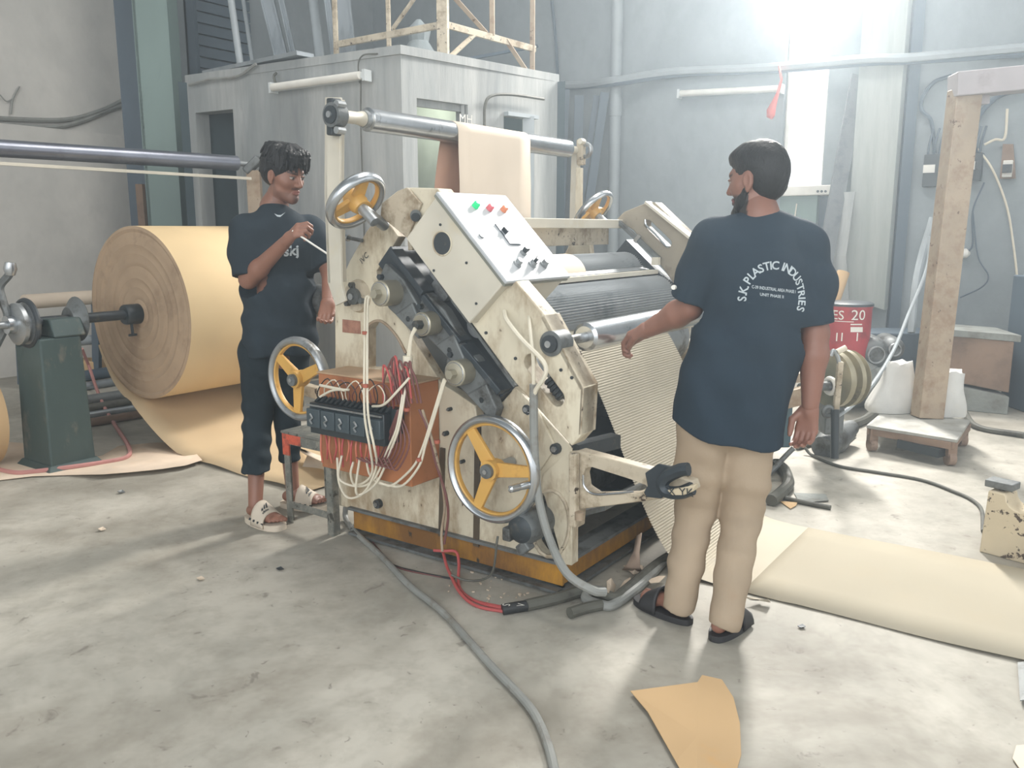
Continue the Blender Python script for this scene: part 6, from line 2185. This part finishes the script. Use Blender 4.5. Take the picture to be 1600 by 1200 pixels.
sh = []
lv = [(1186, 352, .075, .06), (1182, 385, .150, .095), (1182, 430, .185, .118), (1180, 480, .188, .12), (1168, 540, .188, .122), (1152, 590, .188, .128), (1138, 640, .190, .132), (1134, 685, .196, .136)]
prev = None
for (px, py, hw, hd) in lv:
    c = J(px, py)
    if prev is not None:
        pc_, phw, phd = prev
        for sgn in (-1, -.33, .33, 1):
            sh.append(C(pc_ + [sgn * (phw - phd), 0, 0], c + [sgn * (hw - hd), 0, 0], phd, hd, .03))
    prev = (c, hw, hd)
slL, slR = J(1066, 452, .05), J(1276, 492, -.02)
sh += [E(shL + [.015, 0, .0], (.082, .08, .078), None, .02), E(shR + [-.015, 0, .0], (.082, .08, .078), None, .02), C(J(1150, 362), shL + [.01, 0, .01], .055, .065, .03), C(J(1222, 362), shR + [-.01, 0, .01], .055, .065, .03), C(shL + [.02, 0, .005], lerp(shL, elL, .45), .072, .072, .04), C(lerp(shL, elL, .35), lerp(shL, elL, .92), .070, .074, .03),
       C(shR + [-.02, 0, .005], lerp(shR, elR, .5), .072, .070, .04), C(lerp(shR, elR, .4), lerp(shR, elR, .95), .070, .068, .03)]
hemp = J(1140, 685)[2]
hl, hr_ = J(1052, 656), J(1215, 688)


def shirtpost(F, X, Yy, Z):
    F = folds(1.0, [((1, 0, .6), 34, 0, .0045, (.95, .35)), ((1, .3, -.5), 26, 2, .005, (1.25, .25)), ((.3, 1, 2.0), 20, 1, .003, (1.1, .3)), ((1.2, 0, .1), 40, 3, .005, (.8, .15))])(F, X, Yy, Z)
    # hem (wavy) - only for the trunk
    t = np.clip((X - hl[0]) / (hr_[0] - hl[0]), -.3, 1.3)
    hz_ = hl[2] + (hr_[2] - hl[2]) * t - .035 * np.sin(np.clip(t, 0, 1) * math.pi) * (t < 1) - .01 * np.sin(t * 9)
    return np.maximum(F, hz_ - Z)


V_, F_ = sdf(sh, .0065, shirtpost)
# cut sleeve ends and neck with planes by moving vertices: extra field pass


def plane_cut_post(base, cuts):
    def f(F, X, Yy, Z):
        F = base(F, X, Yy, Z)
        for (c, n_, rad) in cuts:
            D = (X - c[0]) * n_[0] + (Yy - c[1]) * n_[1] + (Z - c[2]) * n_[2]
            r2 = np.sqrt((X - c[0]) ** 2 + (Yy - c[1]) ** 2 + (Z - c[2]) ** 2)
            F = np.where(r2 < rad, np.maximum(F, D), F)
        return F
    return f


nL = (elL - shL) / np.linalg.norm(elL - shL)
nR = (elR - shR) / np.linalg.norm(elR - shR)
cutL = lerp(shL, elL, .84)
cutR = lerp(shR, elR, .90)
sp_ = plane_cut_post(shirtpost, [(cutL, nL, .105), (cutR, nR, .105)])
ts, VT, FT = smesh('t_shirt', [sdf(sh, .0065, sp_)], shirt_m, PR)
# trousers
tq = [C(hipL + [0, 0, .08], hipR + [0, 0, .08], .10, .10, .02), C(hipL + [.01, -.015, .02], hipR + [-.01, -.015, .02], .095, .095, .02)]
botL, botR = np.array((anL[0] + .005, anL[1] - .015, .06)), np.array((anR[0] + .005, anR[1] - .015, .055))
tq += [C(hipL + [-.0, 0, 0], lerp(hipL, knL, .6) + [-.006, 0, 0], .094, .080, .015), C(lerp(hipL, knL, .5), knL, .083, .070, .03), C(knL, lerp(knL, botL, .55), .070, .060, .02), C(lerp(knL, botL, .5), botL, .061, .056, .02),
       C(hipR + [.006, 0, 0], lerp(hipR, knR, .6) + [.006, 0, 0], .094, .080, .015), C(lerp(hipR, knR, .5), knR, .083, .072, .03), C(knR, lerp(knR, botR, .55), .072, .060, .02), C(lerp(knR, botR, .5), botR, .061, .054, .02)]


def trpost(F, X, Yy, Z):
    F = folds(1.0, [((.4, .3, 1.6), 40, 0, .003, (.25, .16)), ((.8, 0, 1), 30, 2, .003, (.55, .15)), ((.2, .5, 2), 34, 1, .003, (.45, .12))])(F, X, Yy, Z)
    F = np.maximum(F, .045 - Z + .01 * np.sin(X * 40))
    return np.maximum(F, Z - .98)


smesh('trousers', [sdf(tq, .006, trpost)], khaki_m, PR)
for an_, d_, ou in ((anL, ftL, -1), (anR, ftR, 1)):
    sandal(an_, d_, sole_m, PR, 'sandal', .055, .13, .022, .088, outer=ou, w_=.050)
# print on the back: lettering laid on the cloth
bvh = BVHTree.FromPolygons([tuple(v) for v in VT], [tuple(int(i) for i in f) for f in FT])


def print_on(bvh_, items, name, mt, parent, ddir, gap=.0022):
    mb = MB()
    for verts, faces in items:
        vs = []
        for p in verts:
            o_ = Vector(p) - ddir * .5
            hit = bvh_.ray_cast(o_, ddir, 1.5)[0]
            vs.append((hit if hit else Vector(p)) - ddir * gap)
        mb.add(vs, faces)
    return mb.build(name, mt, parent, smooth=False)


printw = mat('white_print', S(184, 194, 198), .8, bump=0)
pc0 = at(1189, 462, Yr)
mpp = (at(1200, 462, Yr) - at(1190, 462, Yr)).length / 10
rad_ = 46 * mpp
txt = 'S.K.  PLASTIC INDUSTRIES'
me_w = []
items = []
fs_ = 14.5 * mpp * 1.17
angs = [(180, 'S'), (172, '.'), (165, 'K'), (157, '.'), (147, 'P'), (136, 'L'), (126, 'A'), (115, 'S'), (104, 'T'), (96.5, 'I'), (88.5, 'C'), (74, 'I'), (65, 'N'), (53, 'D'), (41, 'U'), (30, 'S'), (19.5, 'T'), (8.5, 'R'), (.5, 'I'), (-7, 'E'), (-18, 'S')]
for a, ch in angs:
    me = text_mesh(ch, fs_, bold=fs_ * .02)
    th = math.radians(a)
    ce = pc0 + Vector((math.cos(th) * rad_ * 1.0, 0, math.sin(th) * rad_ * 1.08))
    rx, rz_ = Vector((math.sin(th), 0, -math.cos(th))), Vector((math.cos(th), 0, math.sin(th)))
    items.append(([ce + rx * v.co.x * .95 + rz_ * (v.co.y - fs_ * .35) for v in me.vertices], [tuple(p.vertices) for p in me.polygons]))
slope = -.12
for body_, size, px, py in (('C-39 INDUSTRIAL AREA PHASE I', 5.4 * mpp * 1.2, 1191, 450), ('UNIT PHASE II', 5.0 * mpp * 1.2, 1187, 459)):
    me = text_mesh(body_, size, bold=size * .02)
    xs = [v.co.x for v in me.vertices]
    wdt = max(xs) - min(xs)
    sc_ = min(1.0, (68 if '39' in body_ else 38) * mpp / wdt)
    ce = at(px, py, Yr)
    rx = Vector((1, 0, slope)).normalized()
    items.append(([ce + rx * v.co.x * sc_ + Vector((0, 0, 1)) * v.co.y for v in me.vertices], [tuple(p.vertices) for p in me.polygons]))
print_on(bvh, items, 'back_print', printw, PR, Vector((0, 1, 0)))
# small white dot at the sleeve
MB().cyl(J(1052, 449, -.03), J(1054, 449, -.02), .008, n=12).build('sleeve_dot', whitep, PR)

# ---------------------------------------------------------------- left person
Yl = 3.98
PL = thing('person', (fl(440, 790).x, Yl, 0), 'young person in black t-shirt and black jeans holding a pen behind the machine post', 'person')
K = lambda px, py, dy=0.0: A3(at(px, py, Yl + dy))
hf = Vector((.86, -.50, -.22)).normalized()
HL = frame(hf, (-.05, 0, 1))
hcl = K(444, 275)
hp, HTl = head(hcl, HL, .98)
neck = K(428, 325, .02)
sL1, sR1 = K(385, 362, -.05), K(486, 362, .09)        # his right (picture left), his left
el1, wr1 = K(388, 437, -.10), K(446, 378, -.24)
el2, wr2 = K(516, 425, .02), K(512, 470, -.12)
chest, waist, pelv = K(436, 400, 0), K(434, 490, .0), K(430, 560, .02)
hp1, hp2 = K(407, 575, -.02), K(452, 575, .06)
kn1, kn2 = K(402, 665, -.08), K(448, 660, .04)
an1 = A3(fl(396, 792, .085)) + np.array((.0, .03, 0))
an2 = A3(fl(462, 768, .085)) + np.array((-.02, .02, 0))
bd = [C(lerp(neck, hcl, .35), neck, .050, .056, .02), C(neck, chest + [0, 0, .08], .055, .085, .04), C(sL1, sR1, .045, .045, .02),
      C(chest, waist, .10, .095, .05), C(waist, pelv, .095, .10, .05), C(hp1, kn1, .072, .05, .03), C(kn1, an1, .046, .032, .02), C(hp2, kn2, .072, .05, .03), C(kn2, an2, .046, .032, .02),
      C(sL1, el1, .050, .040, .03), C(el1, lerp(el1, wr1, .3), .040, .041, .02), C(lerp(el1, wr1, .3), wr1, .041, .027, .02),
      C(sR1, el2, .050, .040, .03), C(el2, wr2, .040, .027, .02)]
f1, f2 = Vector((.80, -.60, 0)).normalized(), Vector((.97, -.22, 0)).normalized()
hx = A3(Vector(wr1 - el1).normalized())
h1 = hand(wr1, np.array([hx, A3(Vector((.15, .55, .8)).normalized()), A3(Vector((.7, .5, -.35)).normalized())]).T, 1.0, 1.15, .8)
h2 = hand(wr2, np.array([A3(Vector(wr2 - el2).normalized()), (1, 0, 0), (0, -1, 0)]).T, 1.0, .9, .5)
chunks = [sdf(bd, .009), sdf(hp + [C(lerp(neck, hcl, .45), lerp(neck, hcl, -.1), .050, .054, .02)], .0034), sdf(h1, .0032), sdf(h2, .004),
          sdf(foot(an1, f1, z0=.03), .0045), sdf(foot(an2, f2, z0=.03, outer=1), .0045)]
smesh('body', chunks, skin_m, PL, headpaint(HTl, HL, hcl, .98, SK_L, S(50, 40, 38), S(132, 78, 72), S(28, 24, 24), S(30, 30, 32), False))
hh = [E(HTl(-.018, 0, .050), (.106, .088, .098), HL, .01), E(HTl(.035, 0, .100), (.080, .072, .045), HL, .02), E(HTl(-.05, 0, .02), (.070, .078, .080), HL, .02),
      E(HTl(.095, 0, -.008), (.060, .095, .058), HL, .006, True), E(HTl(.072, 0, -.07), (.085, .12, .085), HL, .008, True)]
for sg in (1, -1):
    hh.append(E(HTl(.0, .090 * sg, -.008), (.021, .026, .034), HL, .006, True))
rnd = random.Random(4)
for i in range(90):            # fringe and crown locks
    a = rnd.uniform(-1.35, 1.35)
    r0 = rnd.uniform(.2, .9)
    p = HTl(.02 + .070 * math.cos(a) * r0, .072 * math.sin(a) * r0 + .01 * rnd.uniform(-1, 1), .148 - .05 * r0 * r0)
    ez_ = rnd.uniform(.030, .075) if abs(a) < .9 else rnd.uniform(.02, .07)
    q = HTl((.104 + .012 * rnd.random()) * math.cos(a * .8), .092 * math.sin(a * .85) + rnd.uniform(-.012, .012), ez_)
    mid = (p + q) / 2 + HL[:, 0] * .018 * math.cos(a) + HL[:, 2] * .022 + HL[:, 1] * .012 * math.sin(a)
    hh.append(C(p, mid, .009, .0075, .003))
    hh.append(C(mid, q, .0075, .0025, .003))
for i in range(60):
    a = rnd.uniform(1.25, 5.03)
    p = HTl(.05 * math.cos(a) - .01, .05 * math.sin(a), .140)
    q = HTl(.114 * math.cos(a) - .016, .094 * math.sin(a), rnd.uniform(.0, .10) if 1.7 < a < 4.6 else rnd.uniform(.04, .1))
    mid = (p + q) / 2 + HL[:, 2] * .02 + (q - p) * .1
    hh.append(C(p, mid, .009, .009, .003))
    hh.append(C(mid, q, .009, .003, .003))
smesh('hair', [sdf(hh, .003, hairpost(2, .0012))], hair_m, PL)
# t-shirt: body turned three quarters
ax1 = A3(Vector(sR1 - sL1).normalized()) * [1, 1, 0]
ax1 /= np.linalg.norm(ax1)
lv = [(428, 338, .075, .06), (432, 362, .145, .09), (434, 400, .165, .112), (434, 450, .165, .115), (436, 500, .165, .118), (438, 535, .172, .122), (440, 560, .175, .124)]
sh = []
prev = None
for (px, py, hw, hd) in lv:
    c = K(px, py)
    if prev is not None:
        pc_, phw, phd = prev
        for sgn in (-1, -.33, .33, 1):
            sh.append(C(pc_ + ax1 * sgn * (phw - phd), c + ax1 * sgn * (hw - hd), phd, hd, .03))
    prev = (c, hw, hd)
sh += [E(sL1, (.08, .08, .076), None, .02), E(sR1, (.076, .076, .074), None, .02), C(sL1 + ax1 * .01, lerp(sL1, el1, .5), .072, .078, .04), C(lerp(sL1, el1, .4), el1 + [0, 0, -.0], .078, .066, .03),
       C(sR1 - ax1 * .01, lerp(sR1, el2, .5), .068, .068, .04), C(lerp(sR1, el2, .4), el2, .068, .062, .03)]
hzl = K(430, 552)[2]


def shp(F, X, Yy, Z):
    F = folds(1.0, [((1, .5, .8), 34, 1, .005, (1.05, .2)), ((.8, -.5, -.9), 30, 2, .005, (1.25, .2)), ((.4, .4, 2.2), 26, 0, .003, (.9, .15)), ((1, .2, .2), 40, 1, .005, (.8, .12))])(F, X, Yy, Z)
    return np.maximum(F, hzl + .008 * np.sin(X * 22) - Z)


n1 = (el1 - sL1) / np.linalg.norm(el1 - sL1)
n2 = (el2 - sR1) / np.linalg.norm(el2 - sR1)
ts, VT, FT = smesh('t_shirt', [sdf(sh, .0065, plane_cut_post(shp, [(lerp(sL1, el1, .93), n1, .10), (lerp(sR1, el2, .85), n2, .11)]))], mat('black_tshirt', S(40, 50, 58), .85, 0, dirt=S(32, 42, 50), amount=.3, scale=5, bump=.08, bscale=60, spec=.2), PL)
jq = [C(hp1 + [0, 0, .08], hp2 + [0, 0, .08], .10, .10, .03), C(hp1, hp2, .092, .092, .03),
      C(hp1, lerp(hp1, kn1, .6), .088, .070, .03), C(lerp(hp1, kn1, .5), kn1, .074, .064, .03), C(kn1, lerp(kn1, an1, .72), .064, .066, .02),
      C(hp2, lerp(hp2, kn2, .6), .088, .066, .03), C(lerp(hp2, kn2, .5), kn2, .070, .060, .03), C(kn2, lerp(kn2, an2, .66), .060, .050, .02)]
zc1, zc2 = K(400, 731, -.1)[2], K(452, 716, .04)[2]
xm_ = K(430, 720)[0]


def jp(F, X, Yy, Z):
    F = folds(1.0, [((.6, .4, 1.4), 44, 0, .004, (.45, .12)), ((.5, 0, 1.2), 36, 2, .004, (.65, .12)), ((.3, .5, 2), 40, 1, .003, (.3, .1))])(F, X, Yy, Z)
    return np.maximum(F, np.where(X < xm_, zc1, zc2) + .006 * np.sin(X * 30) - Z)


smesh('jeans', [sdf(jq, .006, jp)], jean_m, PL)
for i, (an_, d_) in enumerate(((an1, f1), (an2, f2))):
    rt, rows, g, d, l = sandal(an_, d_, slide_m, PL, 'sandal', .035, .125, .026, .102, w_=.054)
    mk = MB()
    # dark vent holes on the side band and the three slanted bars
    side = -1
    for k_ in range(4):
        L = .035 + k_ * .028
        c = Vector(g + d * L + l * side * (.0565) + np.array((0, 0, .040 - .003 * k_)))
        mk.plate([c + Vector(d) * a + Vector((0, 0, b)) for a, b in ((-.008, -.005), (.004, -.005), (.009, .006), (-.003, .006))], Vector(l) * side * .004)
    mk.build('vent_hole', blackp, rt, smooth=False)
    mk = MB()
    def SP(t, j, o_=.0075):
        t, j = min(6.99, max(0, t)), min(13.99, max(0, j))
        i0, j0 = int(t), int(j)
        A_, B_2, C_2, D_2 = rows[i0][j0], rows[i0][j0 + 1], rows[i0 + 1][j0], rows[i0 + 1][j0 + 1]
        p = A_.lerp(B_2, j - j0).lerp(C_2.lerp(D_2, j - j0), t - i0)
        n_ = (B_2 - A_).cross(C_2 - A_).normalized()
        if n_.z < 0:
            n_ = -n_
        return p + n_ * o_
    for k_ in range(3):            # three slanted bars of rising height
        j0 = 9.6 - .95 * k_
        q = [(4.3, j0), (4.3, j0 - .62), (4.3 - .9 - .75 * k_, j0 - .62 - .45 - .3 * k_), (4.3 - .9 - .75 * k_ + .35, j0 + .05 - .45 - .3 * k_)]
        v_ = [SP(t, j) for t, j in q]
        mk.add(v_ + [x + Vector((0, 0, .0015)) for x in v_], [(0, 1, 2, 3), (7, 6, 5, 4), (0, 4, 5, 1), (1, 5, 6, 2), (2, 6, 7, 3), (3, 7, 4, 0)])
    tm = text_mesh('adidas', 1.25, bold=.03)
    mk.add([SP(5.6 - v.co.y, 8.6 - v.co.x * .85) for v in tm.vertices], [tuple(p.vertices) for p in tm.polygons])
    mk.build('strap_logo', blackp, rt, smooth=False)
# chest marks
bvh = BVHTree.FromPolygons([tuple(v) for v in VT], [tuple(int(i) for i in f) for f in FT])
items = []
me = text_mesh('skj', .062, bold=.0018)
ce = at(464, 398, Yl)
items.append(([ce + Vector((v.co.x * .9, 0, v.co.y + .1 * v.co.x)) for v in me.vertices], [tuple(p.vertices) for p in me.polygons]))
ce = at(443, 336, Yl)
sw = [(-.022, .006), (-.008, -.008), (.004, -.010), (.022, .012), (.006, -.001), (-.006, -.001)]
items.append(([ce + Vector((a, 0, b)) for a, b in sw], [tuple(range(6))]))
print_on(bvh, items[:1], 'chest_print', printw, PL, Vector((0, 1, 0)))
print_on(bvh, items[1:], 'neck_mark', printw, PL, Vector((0, 1, 0)))
# pen in the hand
p0_, p1_ = at(474, 372, Yl - .30), at(512, 397, Yl - .34)
o = MB().cyl(p0_ - (p1_ - p0_) * .3, p1_, .004, n=10).cyl(p0_ - (p1_ - p0_) * .3, p0_ - (p1_ - p0_) * .45, .005, n=10).build('pen', whitep)
tag(o, 'thin white rod held in the fist of the young person', 'pen')
# ---------------------------------------------------------------- dusty air
HZ = bpy.data.materials.new('dusty_air')
HZ.use_nodes = True
nt = HZ.node_tree
nt.nodes.remove(nt.nodes['Principled BSDF'])
vs_ = nt.nodes.new('ShaderNodeVolumeScatter')
vs_.inputs['Color'].default_value = (0.78, 0.91, 1.0, 1)
vs_.inputs['Density'].default_value = 0.019
vs_.inputs['Anisotropy'].default_value = 0.55
nt.links.new(vs_.outputs[0], nt.nodes['Material Output'].inputs['Volume'])
hz = MB().box((-.5, 4.9, 3.25), (13.0, 13.6, 6.45)).build('dusty_air', HZ, None, smooth=False)
hz['kind'] = 'stuff'
tag(hz, 'thin bluish dusty haze filling the hall', 'haze')
SC.cycles.volume_bounces = 0
SC.cycles.volume_step_rate = 4
